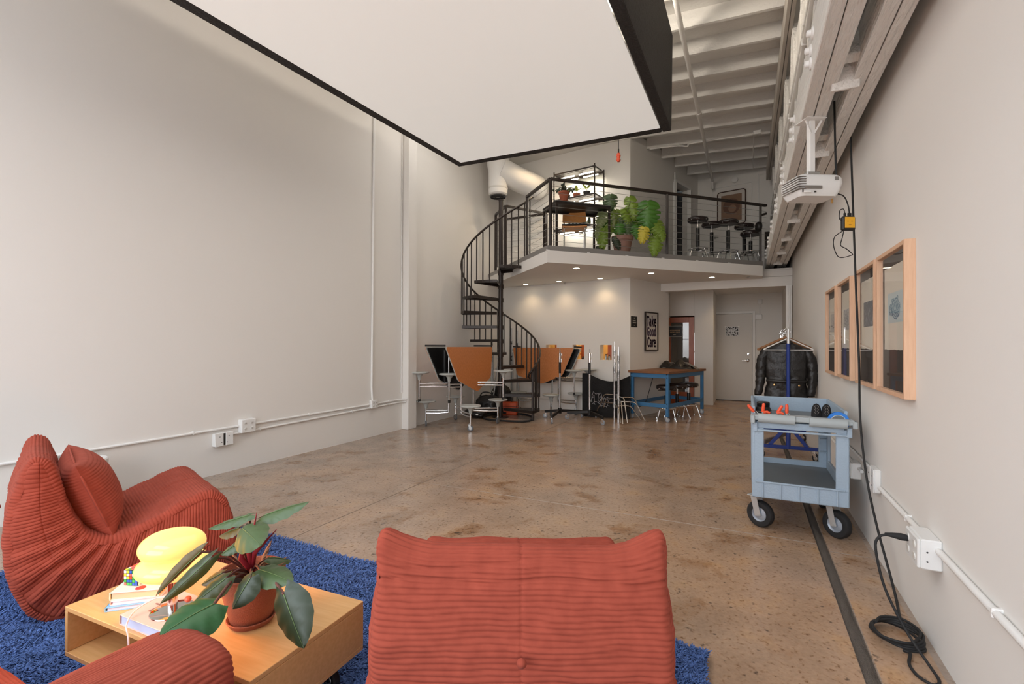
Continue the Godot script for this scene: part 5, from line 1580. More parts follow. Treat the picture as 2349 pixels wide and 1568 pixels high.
func workbench() -> void:
	var t := thing("workbench", "blue steel workbench with a brown top on casters against the angled wall", "workbench", Vector3(-1.385, 0, -9.89), -17.5)
	var W := 0.76; var L := 1.60; var H := 0.915
	put("top", G.new().box(Vector3(0, H - 0.022, 0), Vector3(W + 0.06, 0.044, L + 0.08), 0.004), M.benchtop, t)
	for sx in [-1, 1]:
		put("apron", G.new().box(Vector3(sx * (W / 2 - 0.015), H - 0.085, 0), Vector3(0.02, 0.08, L - 0.05), 0.003), M.blue_steel, t)
		put("stringer", G.new().box(Vector3(sx * (W / 2 - 0.015), 0.29, 0), Vector3(0.025, 0.07, L - 0.05), 0.003), M.blue_steel, t)
	for sz in [-1, 1]:
		put("apron", G.new().box(Vector3(0, H - 0.085, sz * (L / 2 - 0.015)), Vector3(W - 0.05, 0.08, 0.02), 0.003), M.blue_steel, t)
		put("stringer", G.new().box(Vector3(0, 0.29, sz * (L / 2 - 0.015)), Vector3(W - 0.05, 0.07, 0.025), 0.003), M.blue_steel, t)
	for q in [[-1, -1], [1, -1], [-1, 1], [1, 1]]:
		var l := put("leg", G.new().box(Vector3(q[0] * (W / 2 - 0.027), (H + 0.07) / 2, q[1] * (L / 2 - 0.027)), Vector3(0.055, H - 0.12, 0.055), 0.005), M.blue_steel, t)
		var b := G.new()
		for y in [0.26, 0.33, 0.8, 0.86]: b.at(Vector3(q[0] * (W / 2 - 0.027), y, q[1] * (L / 2 + 0.001)), Vector3(90, 0, 0)).lathe([Vector2(0, -0.003), Vector2(0.011, -0.003), Vector2(0.011, 0.006), Vector2(0, 0.006)], 10)
		put("bolt", b, M.black, l)
		caster(t, Vector3(q[0] * (W / 2 - 0.027), 0, q[1] * (L / 2 - 0.027)), 0.042, M.caster_grey, M.steel, 60 + q[0] * 40, 0.03)
	put("power_cord", G.new().tube(spline([Vector3(-0.05, 0.87, 0.5), Vector3(-0.1, 0.6, 0.55), Vector3(-0.18, 0.3, 0.6), Vector3(-0.3, 0.2, 0.66)], 6), 0.007, 6), M.rubber, t)
	# jacket and bag heap on the bench
	var j := thing("black_bag", "black shoulder bag heaped on the workbench with its strap hanging over the edge", "bag", Vector3(-1.25, H, -10.35), -17)
	var nz := noise(5.0, 3, FastNoiseLite.TYPE_SIMPLEX_SMOOTH, 4)
	var rows := []
	for i in 25:
		var u := -1.0 + i / 12.0
		var row := PackedVector3Array()
		var hh := 0.15 * pow(maxf(1.0 - pow(absf(u + 0.1), 2.4), 0.0), 0.6) * (0.75 + 0.35 * sin(u * 7.0 + 1.0)) + 0.02
		for k in 17:
			var a := PI * k / 16.0
			row.append(Vector3(u * 0.36, maxf(sin(a) * hh * (1.0 + 0.3 * nz.get_noise_2d(u * 2.0, a)), 0.002), cos(a) * 0.17 * (1.1 - 0.4 * u * u)))
		rows.append(row)
	put("body", G.new().grid(rows), M.leather, j)
	put("strap", G.new().bar(Vector3(0.16, 0.13, 0.02), Vector3(0.33, 0.06, 0.05), 0.10, 0.014, 0.004).bar(Vector3(0.33, 0.06, 0.05), Vector3(0.44, 0.0, 0.07), 0.09, 0.014, 0.004), M.strapgrey, j)
	put("zip", G.new().tube(spline([Vector3(-0.16, 0.11, 0.12), Vector3(-0.08, 0.13, 0.12), Vector3(0.0, 0.09, 0.14), Vector3(0.02, 0.05, 0.15)], 5), 0.006, 6), M.chrome, j)
	put("zip", G.new().rod(Vector3(-0.27, 0.012, 0.155), Vector3(-0.2, 0.012, 0.16), 0.008, 6), M.steel, j)
	var s0 := round_stool("chrome stool with a round black seat under the bench, nearest the room", Vector3(-1.335, 0, -9.27), 10, 0.625, "stools under the workbench")
	dup(s0, "chrome stool with a round black seat under the bench, between the two others", Vector3(-1.19, 0, -9.66), 40)
	dup(s0, "chrome stool with a round black seat under the bench, farthest from the room", Vector3(-1.02, 0, -10.02), 25)

# ---------- signs on the walls ----------
func word(s: String, size: float, depth := 0.002, font := "Droid Sans") -> TextMesh:
	var m := TextMesh.new()
	var f := SystemFont.new()
	f.font_names = PackedStringArray([font])
	f.font_weight = 700
	m.font = f
	m.text = s
	m.font_size = 64
	m.pixel_size = size / 64.0
	m.depth = depth
	m.curve_step = 1.0
	return m
func wall_signs() -> void:
	var t := thing("framed_poster", "tall framed poster of bulbous dark purple lettering on the angled wall", "poster", Vector3(-1.747, 1.67, -10.03), 72.5)
	var w := 0.52; var h := 0.76
	put("backing", G.new().box(Vector3(0, 0, 0.008), Vector3(w - 0.02, h - 0.02, 0.012)), mat(rgb(206, 202, 196), 0.7), t)
	put("frame", G.new().box(Vector3(-w / 2, 0, 0.015), Vector3(0.024, h + 0.024, 0.03), 0.002).box(Vector3(w / 2, 0, 0.015), Vector3(0.024, h + 0.024, 0.03), 0.002).box(Vector3(0, h / 2, 0.015), Vector3(w, 0.024, 0.03), 0.002).box(Vector3(0, -h / 2, 0.015), Vector3(w, 0.024, 0.03), 0.002), M.iron, t)
	var pm := mat(rgb(108, 94, 116), 0.6)
	var y := 0.2
	for s in [["Take", 0.19, 1.5], ["Good", 0.17, 1.45], ["Care", 0.18, 1.5]]:
		var o := put("lettering", word(s[0], s[1]), pm, t)
		o.position = Vector3(0, y, 0.0155)
		o.scale = Vector3(0.92, s[2], 1)
		for e in [[-0.006, 0.006], [0.006, -0.006]]:
			var w2 := put("lettering", o.mesh, pm, t)
			w2.position = o.position + Vector3(e[0], e[1], 0)
			w2.scale = o.scale
		y -= 0.21
	t = thing("black_wall_sign", "small black sign with light lettering on the angled wall near the corner", "sign", Vector3(-1.958, 1.845, -9.395), 72.5)
	put("plate", G.new().box(Vector3(0, 0, 0.005), Vector3(0.235, 0.21, 0.01), 0.002), M.black, t)
	var lw := mat(rgb(206, 200, 190), 0.6)
	var lt := G.new()
	lt.box(Vector3(0, 0.07, 0.0105), Vector3(0.02, 0.02, 0.001))
	for q in [[-0.05, 0.018, 0.014], [-0.02, 0.018, 0.02], [0.01, 0.018, 0.022], [0.04, 0.018, 0.02], [-0.052, -0.02, 0.012], [-0.025, -0.02, 0.022], [0.005, -0.02, 0.022], [0.035, -0.02, 0.022], [0.06, -0.02, 0.012]]: lt.box(Vector3(q[0], q[1], 0.0105), Vector3(q[2], 0.018, 0.001))
	lt.box(Vector3(0, -0.07, 0.0105), Vector3(0.022, 0.012, 0.001))
	put("lettering", lt, lw, t)
	t = thing("door_notice", "black framed notice with gold lettering on the glass of the orange door", "sign", Vector3(-1.54, 1.72, -12.07), 0)
	put("plate", G.new().box(Vector3(0, 0, 0), Vector3(0.33, 0.26, 0.008), 0.002), M.black, t)
	put("border", G.new().box(Vector3(0, 0.128, 0.003), Vector3(0.33, 0.008, 0.008)).box(Vector3(0, -0.128, 0.003), Vector3(0.33, 0.008, 0.008)).box(Vector3(-0.163, 0, 0.003), Vector3(0.008, 0.26, 0.008)).box(Vector3(0.163, 0, 0.003), Vector3(0.008, 0.26, 0.008)), lw, t)
	var gold := mat(rgb(206, 172, 132), 0.5)
	for s in [["AUTHORIZED", 0.025], ["ENTRY ONLY", -0.02]]:
		var o := put("lettering", word(s[0], 0.038), gold, t)
		o.position = Vector3(0.0, s[1], 0.0055)
	put("lettering", G.new().box(Vector3(-0.01, -0.08, 0.0045), Vector3(0.06, 0.01, 0.001)), lw, t)
	# paper notice on the grey door
	t = thing("door_flyer", "black and white printed flyer taped to the grey hall door", "flyer", Vector3(-0.327, 1.75, -13.334), 0)
	var im := noise(0.09, 3, FastNoiseLite.TYPE_SIMPLEX_SMOOTH, 6).get_image(96, 72)
	for yy in 72:
		for xx in 96:
			var e: float = maxf(absf(xx - 48) / 48.0, absf(yy - 40) / 40.0)
			var v := im.get_pixel(xx, yy).r
			var k := 0.12 if v + 0.35 * (1.0 - e) < 0.56 else 0.85
			if e > 0.93: k = 0.85
			im.set_pixel(xx, yy, Color(k, k * 0.97, k))
	var fm := mat(Color.WHITE, 0.6)
	fm.albedo_texture = itex(im)
	put("paper", G.new().box(Vector3(0, 0, 0), Vector3(0.315, 0.245, 0.002)), mat(rgb(222, 218, 212), 0.6), t)
	var pr := G.new()
	pr.quad(Vector3(-0.15, -0.115, 0.0015), Vector3(0.15, -0.115, 0.0015), Vector3(0.15, 0.115, 0.0015), Vector3(-0.15, 0.115, 0.0015), Vector2(0, 1), Vector2(1, 0))
	put("print", pr, fm, t)
	for q in [-0.15, 0.15]: put("tape", G.new().box(Vector3(q, 0.11, 0.002), Vector3(0.04, 0.035, 0.001)), M.flesh_white, t)
	# alarm boxes right of the grey door
	t = thing("alarm_box", "two small white boxes joined by conduit right of the grey hall door", "alarm box", Vector3(0.27, 2.2, -13.36), 0)
	put("upper_box", G.new().box(Vector3(0.03, 0.27, 0.02), Vector3(0.1, 0.12, 0.04), 0.008), M.white_plastic, t)
	put("lower_box", G.new().box(Vector3(0, -0.11, 0.02), Vector3(0.15, 0.13, 0.05), 0.008), M.white_plastic, t)
	put("conduit", G.new().rod(Vector3(0.02, -0.05, 0.015), Vector3(0.02, 0.22, 0.015), 0.01, 8), M.trim, t)
	# things standing in the small wall openings
	for q in [["black bottle on the sill of the leftmost small wall opening", Vector3(-3.62, 1.1, -9.57), 0.16], ["small black camera part on the sill of the middle small wall opening", Vector3(-3.0, 1.1, -9.47), 0.05], ["steel flask on the sill of the rightmost small wall opening", Vector3(-2.50, 1.1, -9.38), 0.10], ["short black jar beside the steel flask in the rightmost opening", Vector3(-2.43, 1.1, -9.36), 0.075]]:
		var o := thing("sill_bottle", q[0], "bottle", q[1])
		put("body", G.new().lathe([Vector2(0, 0), Vector2(0.026, 0), Vector2(0.027, q[2] * 0.7), Vector2(0.014, q[2] * 0.85), Vector2(0.013, q[2]), Vector2(0, q[2])], 16), M.steel if "steel" in q[0] else M.black_gloss, o)
		put("cap", G.new().at(Vector3(0, q[2], 0)).lathe([Vector2(0.015, 0), Vector2(0.015, 0.012), Vector2(0, 0.013)], 14), M.black, o)

# ---------- garment rack ----------
func hanger(called: String, label: String, at: Vector3, w: float, drop: float, r: float, m: Material, hook: Material, group := "") -> void:
	var t := thing(called, label, "hanger", at, 0, group)
	put("shoulders", G.new().tube(sharp([Vector3(0, 0, 0), Vector3(w / 2, -drop, 0), Vector3(-w / 2, -drop, 0), Vector3(0, 0, 0)], 0.03), r, 8), m, t)
	put("hook", G.new().tube(spline([Vector3(0, -0.005, 0), Vector3(0, 0.05, 0), Vector3(0.028, 0.075, 0), Vector3(0.0, 0.108, 0), Vector3(-0.03, 0.085, 0)], 6), 0.0035, 6), hook, t)
func garment_rack() -> void:
	var t := thing("garment_rack", "navy blue rolling garment rack parked along the right wall", "garment rack", Vector3(0.46, 0, -7.49))
	for z in [0.71, -0.71]:
		put("upright", G.new().rod(Vector3(0, 0.13, z), Vector3(0, 1.42, z), 0.021, 14), M.navy, t)
		put("upper_post", G.new().rod(Vector3(0, 1.40, z), Vector3(0, 1.60, z), 0.018, 14).ball(Vector3(0, 1.60, z), Vector3(0.02, 0.012, 0.02)), M.chrome, t)
		put("foot_bar", G.new().box(Vector3(0, 0.15, z), Vector3(0.64, 0.04, 0.045), 0.004), M.navy, t)
		put("sleeve", G.new().rod(Vector3(0, 0.13, z), Vector3(0, 0.42, z), 0.026, 14), M.navy, t)
		for s in [-1, 1]:
			put("brace", G.new().bar(Vector3(s * 0.02, 0.40, z), Vector3(s * 0.2, 0.165, z), 0.012, 0.04, 0.002), M.navy, t)
			caster(t, Vector3(s * 0.29, 0, z), 0.047, M.rubber, M.chrome, 50.0 * s, 0.024)
	put("top_bar", G.new().rod(Vector3(0, 1.56, 0.71), Vector3(0, 1.56, -0.71), 0.0155, 14), M.chrome, t)
	put("base_rail", G.new().bar(Vector3(-0.26, 0.19, 0.69), Vector3(0.26, 0.19, -0.70), 0.03, 0.045, 0.003), mat(rgb(92, 78, 74), 0.5), t)
	var jz := -6.93
	hanger("plastic_hanger", "white plastic hanger in front of the black coat", Vector3(0.46, 1.485, jz + 0.11), 0.56, 0.145, 0.0065, M.flesh_white, M.chrome, "hangers on the rack")
	hanger("wooden_hanger", "brown wooden hanger inside the shoulders of the black coat", Vector3(0.45, 1.50, jz - 0.02), 0.56, 0.14, 0.012, M.hangerwood, M.chrome, "hangers on the rack")
	hanger("wooden_hanger", "brown wooden hanger just behind the black coat", Vector3(0.42, 1.49, jz - 0.16), 0.60, 0.15, 0.012, M.hangerwood, M.chrome, "hangers on the rack")
	for q in [[-0.5, "clear plastic hanger nearest behind the coat on the rack"], [-0.62, "clear plastic hanger second behind the coat on the rack"], [-0.74, "clear plastic hanger farthest back on the rack"]]:
		hanger("clear_hanger", q[1], Vector3(0.44, 1.47, jz + q[0]), 0.52, 0.10, 0.008, M.clearplastic, M.chrome, "hangers on the rack")
	# black coat seen from behind
	var c := thing("black_coat", "black leather belted coat hanging on the garment rack, back to the room", "coat", Vector3(0.445, 0, jz))
	c.scale = Vector3(0.86, 1, 1)
	var nz := noise(3.0, 3, FastNoiseLite.TYPE_SIMPLEX_SMOOTH, 21)
	var rows := []
	for i in 45:
		var v := i / 44.0
		var y := lerpf(0.55, 1.425, v)
		var half := 0.30
		if y > 1.33: half = lerpf(0.295, 0.09, pow((y - 1.33) / 0.095, 1.2))
		elif y > 1.0: half = 0.262 + 0.033 * (y - 1.0) / 0.33
		elif y > 0.9: half = 0.255
		else: half = 0.26 + 0.05 * (0.9 - y) / 0.35
		var dep := 0.105 - 0.02 * clampf((y - 1.2) / 0.2, 0, 1)
		if y > 0.93 and y < 0.985: dep += 0.008
		var row := PackedVector3Array()
		for j in 56:
			var a := -TAU * j / 56.0
			var cx := cos(a); var sz := sin(a)
			var p := Vector3(signf(cx) * pow(absf(cx), 0.8) * half, y, signf(sz) * pow(absf(sz), 0.7) * dep)
			var f := 0.012 * sin(p.x * 38.0 + 2.0 * nz.get_noise_2d(p.x * 2.0, y * 2.0) * 3.0) * clampf((1.0 - y) * 2.0, 0.0, 1.0) + 0.02 * nz.get_noise_3d(p.x * 2.2, y * 1.6, p.z)
			p += Vector3(cx, 0, sz) * f
			row.append(p)
		rows.append(row)
	put("body", G.new().grid(rows, true), M.leather, c)
	var yoke := []
	for i in 5:
		var row := PackedVector3Array()
		for j in 25:
			var u := -1.0 + j / 12.0
			row.append(Vector3(u * 0.235, lerpf(1.105 + 0.008 * sin(u * 9.0), 1.30, i / 4.0), 0.112 - 0.03 * u * u - 0.012 * i / 4.0))
		yoke.append(row)
	put("back_flap", G.new().grid(yoke), M.leather, c)
	put("belt", G.new().tube([Vector3(-0.25, 0.955, 0.05), Vector3(-0.15, 0.955, 0.115), Vector3(0.0, 0.95, 0.125), Vector3(0.15, 0.955, 0.115), Vector3(0.25, 0.955, 0.05)], 0.02, 8), M.leather, c)
	for s in [-1, 1]:
		put("button", G.new().at(Vector3(s * 0.155, 0.905, 0.112), Vector3(90, 0, 0)).lathe([Vector2(0, 0), Vector2(0.013, 0), Vector2(0.012, 0.006), Vector2(0, 0.008)], 14), M.brass, c)
		var arm := []
		var path := spline([Vector3(s * 0.235, 1.34, 0.0), Vector3(s * 0.30, 1.22, 0.01), Vector3(s * 0.325, 1.05, 0.02), Vector3(s * (0.335 if s < 0 else 0.32), 0.92, 0.035), Vector3(s * (0.365 if s < 0 else 0.30), 0.77, 0.05)], 7)
		for i in path.size():
			var row := PackedVector3Array()
			var rr := lerpf(0.085, 0.05, i / float(path.size() - 1))
			for j in 20:
				var a := -TAU * j / 20.0
				var w := 1.0 + 0.22 * nz.get_noise_3d(i * 0.35, a, s * 3.0) + 0.06 * sin(i * 1.3)
				row.append(path[i] + Vector3(cos(a) * rr * w, sin(a) * rr * 0.25, sin(a) * rr * 0.9 * w))
			arm.append(row)
		arm.reverse()
		put("sleeve", G.new().grid(arm, true), M.leather, c)
	put("collar", G.new().tube([Vector3(-0.085, 1.405, 0.02), Vector3(-0.05, 1.435, 0.07), Vector3(0.05, 1.435, 0.07), Vector3(0.085, 1.405, 0.02)], 0.022, 8), M.leather, c)

# ---------- utility cart ----------
func utility_cart() -> void:
	var t := thing("utility_cart", "blue-grey plastic two-shelf utility cart near the right wall", "cart", Vector3(0.345, 0, -4.56))
	var W := 0.615; var L := 0.94
	var m: StandardMaterial3D = M.cart
	# lower shelf
	put("lower_shelf", G.new().box(Vector3(0, 0.315, 0), Vector3(W - 0.02, 0.02, L - 0.02), 0.004), M.cart_dark, t)
	for s in [-1, 1]:
		put("lower_rim", G.new().box(Vector3(s * (W / 2 - 0.012), 0.325, 0), Vector3(0.024, 0.15, L - 0.052), 0.006), m, t)
		put("lower_rim", G.new().box(Vector3(0, 0.31, s * (L / 2 - 0.012)), Vector3(W, 0.12, 0.024), 0.006), m, t)
	for i in 5: put("rib", G.new().box(Vector3(-0.235 + i * 0.1175, 0.31, L / 2 + 0.003), Vector3(0.012, 0.11, 0.012), 0.002), m, t)
	put("rib", G.new().box(Vector3(0, 0.372, L / 2 + 0.003), Vector3(W - 0.05, 0.012, 0.014), 0.002), m, t)
	# corner posts, hollow on the inside
	for q in [[-1, -1], [1, -1], [-1, 1], [1, 1]]:
		var p := G.new().box(Vector3(q[0] * (W / 2 - 0.04), 0.58, q[1] * (L / 2 - 0.012)), Vector3(0.08, 0.44, 0.022), 0.005).box(Vector3(q[0] * (W / 2 - 0.011), 0.58, q[1] * (L / 2 - 0.05)), Vector3(0.022, 0.44, 0.1), 0.005)
		for y in [0.47, 0.58, 0.69]: p.box(Vector3(q[0] * (W / 2 - 0.04), y, q[1] * (L / 2 - 0.04)), Vector3(0.07, 0.006, 0.06))
		put("corner_post", p, m, t)
	# upper tray with its tall sides
	put("upper_tray", G.new().box(Vector3(0, 0.80, 0), Vector3(W - 0.02, 0.02, L - 0.02), 0.004), M.cart_dark, t)
	for s in [-1, 1]: put("upper_rim", G.new().box(Vector3(s * (W / 2 - 0.012), 0.86, -0.02), Vector3(0.022, 0.14, L - 0.04), 0.006), m, t)
	put("upper_rim", G.new().box(Vector3(0, 0.86, -L / 2 + 0.012), Vector3(W, 0.14, 0.022), 0.006), m, t)
	put("upper_rim", G.new().box(Vector3(0, 0.825, L / 2 - 0.09), Vector3(W, 0.07, 0.022), 0.006), m, t)
	# storage handle across the front
	put("front_shelf", G.new().box(Vector3(0.01, 0.865, L / 2 - 0.02), Vector3(W + 0.03, 0.022, 0.13), 0.006), mat(rgb(172, 180, 184), 0.5), t)
	var hg := mat(rgb(168, 176, 178), 0.45)
	put("grip", G.new().rod(Vector3(-W / 2 + 0.04, 0.858, L / 2 + 0.045), Vector3(-0.03, 0.852, L / 2 + 0.045), 0.034, 18), hg, t)
	put("grip", G.new().rod(Vector3(0.06, 0.85, L / 2 + 0.045), Vector3(W / 2 - 0.02, 0.848, L / 2 + 0.045), 0.034, 18), hg, t)
	put("handle_core", G.new().box(Vector3(0.015, 0.855, L / 2 + 0.03), Vector3(W + 0.05, 0.03, 0.05), 0.006), hg, t)
	put("handle_end", G.new().box(Vector3(-W / 2 + 0.005, 0.845, L / 2 + 0.03), Vector3(0.03, 0.06, 0.08), 0.006), hg, t)
	put("handle_end", G.new().box(Vector3(W / 2 + 0.025, 0.845, L / 2 + 0.03), Vector3(0.03, 0.05, 0.08), 0.006), hg, t)
	put("towel_bar", G.new().box(Vector3(0.01, 0.762, L / 2 + 0.018), Vector3(W - 0.02, 0.014, 0.012), 0.003), m, t)
	for s in [-1, 1]: put("bracket", G.new().box(Vector3(s * (W / 2 - 0.012) + 0.01, 0.785, L / 2 + 0.012), Vector3(0.03, 0.07, 0.03), 0.004), m, t)
	put("tray_front", G.new().box(Vector3(0.0, 0.80, L / 2 - 0.006), Vector3(W - 0.06, 0.05, 0.014), 0.003), m, t)
	# pneumatic casters
	for q in [[-1, 1, 62.0], [1, 1, 48.0], [-1, -1, 0.0], [1, -1, 0.0]]:
		var o := Node3D.new()
		o.name = numbered("caster", t)
		t.add_child(o, true)
		o.position = Vector3(q[0] * (W / 2 - 0.06), 0, q[1] * (L / 2 - 0.12) + (0.02 if q[1] > 0 else 0.0))
		o.rotation_degrees.y = q[2]
		var r := 0.1
		var c := G.new().at(Vector3(0, r, 0), Vector3(0, 0, 90))
		c.lathe([Vector2(0.055, -0.026), Vector2(0.07, -0.031), Vector2(0.09, -0.028), Vector2(0.1, -0.014), Vector2(0.1, 0.014), Vector2(0.09, 0.028), Vector2(0.07, 0.031), Vector2(0.055, 0.026)], 36)
		put("tyre", c, M.rubber, o)
		put("rim", G.new().at(Vector3(0, r, 0), Vector3(0, 0, 90)).lathe([Vector2(0, -0.03), Vector2(0.018, -0.03), Vector2(0.02, -0.02), Vector2(0.045, -0.014), Vector2(0.056, -0.024), Vector2(0.058, -0.02), Vector2(0.058, 0.02), Vector2(0.056, 0.024), Vector2(0.045, 0.014), Vector2(0.02, 0.02), Vector2(0.018, 0.03), Vector2(0, 0.03)], 30), mat(rgb(170, 178, 188), 0.35, 0.4), o)
		var f := G.new()
		for s in [-1, 1]: f.bar(Vector3(s * 0.04, r - 0.01, 0), Vector3(s * 0.04, 0.235, -0.035), 0.045, 0.004, 0.0, Vector3.RIGHT)
		f.box(Vector3(0, 0.236, -0.035), Vector3(0.1, 0.008, 0.09), 0.002)
		f.rod(Vector3(-0.046, r, 0), Vector3(0.046, r, 0), 0.01, 10)
		put("fork", f, mat(rgb(196, 196, 194), 0.35, 0.5), o)
	cart_things(Vector3(0.345, 0, -4.56), W, L)
func cart_things(o: Vector3, W: float, L: float) -> void:
	var z := o.z + L / 2 - 0.03
	var y := 0.877
	for q in [[-0.285, 38.0, "leftmost orange-handled spring clamp in the cart handle, leaning left"], [-0.235, -6.0, "second orange-handled spring clamp from the left in the cart handle"], [-0.145, -30.0, "third orange-handled spring clamp in the cart handle, leaning left with a bent grip"], [-0.075, 0.0, "rightmost orange-handled spring clamp in the cart handle, standing upright"]]:
		var t := thing("spring_clamp", q[2], "clamp", Vector3(o.x + q[0], y, z), 0, "spring clamps in the cart handle")
		var a := deg_to_rad(q[1])
		var d := Vector3(-sin(a), cos(a), 0)
		put("grip", G.new().tube([d * 0.015, d * 0.03, d * 0.075, d * 0.083], [0.010, 0.0125, 0.0115, 0.006], 10), M.orange, t)
		if absf(q[1]) < 35 and q[1] != 0.0: put("grip", G.new().tube([Vector3(0.005, 0.014, 0.01), Vector3(0.03, 0.02, 0.012), Vector3(0.05, 0.01, 0.015)], [0.010, 0.011, 0.008], 10), M.orange, t)
		put("jaw", G.new().bar(Vector3(0, 0.004, 0), d * 0.022, 0.012, 0.006, 0.001).bar(Vector3(0.02, 0.004, 0), Vector3(0.004, 0.02, 0), 0.012, 0.006, 0.001), M.steel, t)
	var j := thing("black_jar", "squat black lidded jar behind the orange clamps on the cart", "jar", Vector3(o.x - 0.225, 0.812, z - 0.20))
	put("body", G.new().lathe([Vector2(0, 0), Vector2(0.055, 0), Vector2(0.058, 0.075), Vector2(0.045, 0.10), Vector2(0, 0.10)], 28), M.black, j)
	put("lid", G.new().lathe([Vector2(0.045, 0.10), Vector2(0.047, 0.103), Vector2(0.047, 0.132), Vector2(0.04, 0.138), Vector2(0, 0.138)], 28), M.black_gloss, j)
	put("stripe", G.new().lathe([Vector2(0.0585, 0.062), Vector2(0.0585, 0.07)], 28), M.strapgrey, j)
	for s in [0, 1]:
		var t := thing("work_glove", ["left black knitted glove with grey chevrons standing in the cart tray", "right black knitted glove with grey chevrons standing in the cart tray"][s], "glove", Vector3(o.x + 0.115 + s * 0.062, 0.866, z - 0.03), 0, "pair of gloves in the cart")
		var rows := []
		for i in 13:
			var v := i / 12.0
			var row := PackedVector3Array()
			var rx := 0.032 * pow(maxf(1.0 - pow(v, 3.2), 0.0), 0.5) + 0.0006
			for k in 20:
				var a := -TAU * k / 20.0
				row.append(Vector3(cos(a) * rx, v * 0.108, sin(a) * rx * 0.75))
			rows.append(row)
		put("knit", G.new().grid(rows, true), M.blackcloth_dark, t)
		var ch := G.new()
		for k in 3:
			for e in [-1, 1]:
				var yy := 0.04 + k * 0.021
				ch.tube([Vector3(e * 0.003, yy + 0.014, 0.0245 - k * 0.001), Vector3(e * 0.013, yy + 0.004, 0.0225 - k * 0.001), Vector3(e * 0.005, yy - 0.006, 0.0245 - k * 0.001)], 0.0018, 4)
		put("chevrons", ch, M.strapgrey, t)
	var tp := thing("tape_roll", "roll of bright blue tape standing in the right end of the cart handle", "tape", Vector3(o.x + 0.245, 0.855, z + 0.0))
	put("roll", G.new().at(Vector3(0, 0.0, -0.013), Vector3(90, 0, 0)).lathe([Vector2(0.048, 0.0), Vector2(0.067, 0.0), Vector2(0.068, 0.002), Vector2(0.068, 0.024), Vector2(0.067, 0.026), Vector2(0.048, 0.026), Vector2(0.048, 0.0)], 40), mat(rgb(40, 124, 214), 0.4), tp)
	put("core", G.new().at(Vector3(0, 0.0, -0.013), Vector3(90, 0, 0)).lathe([Vector2(0.045, 0.026), Vector2(0.045, 0.0), Vector2(0.0475, 0.0), Vector2(0.0475, 0.026), Vector2(0.045, 0.026)], 40), M.flesh_white, tp)

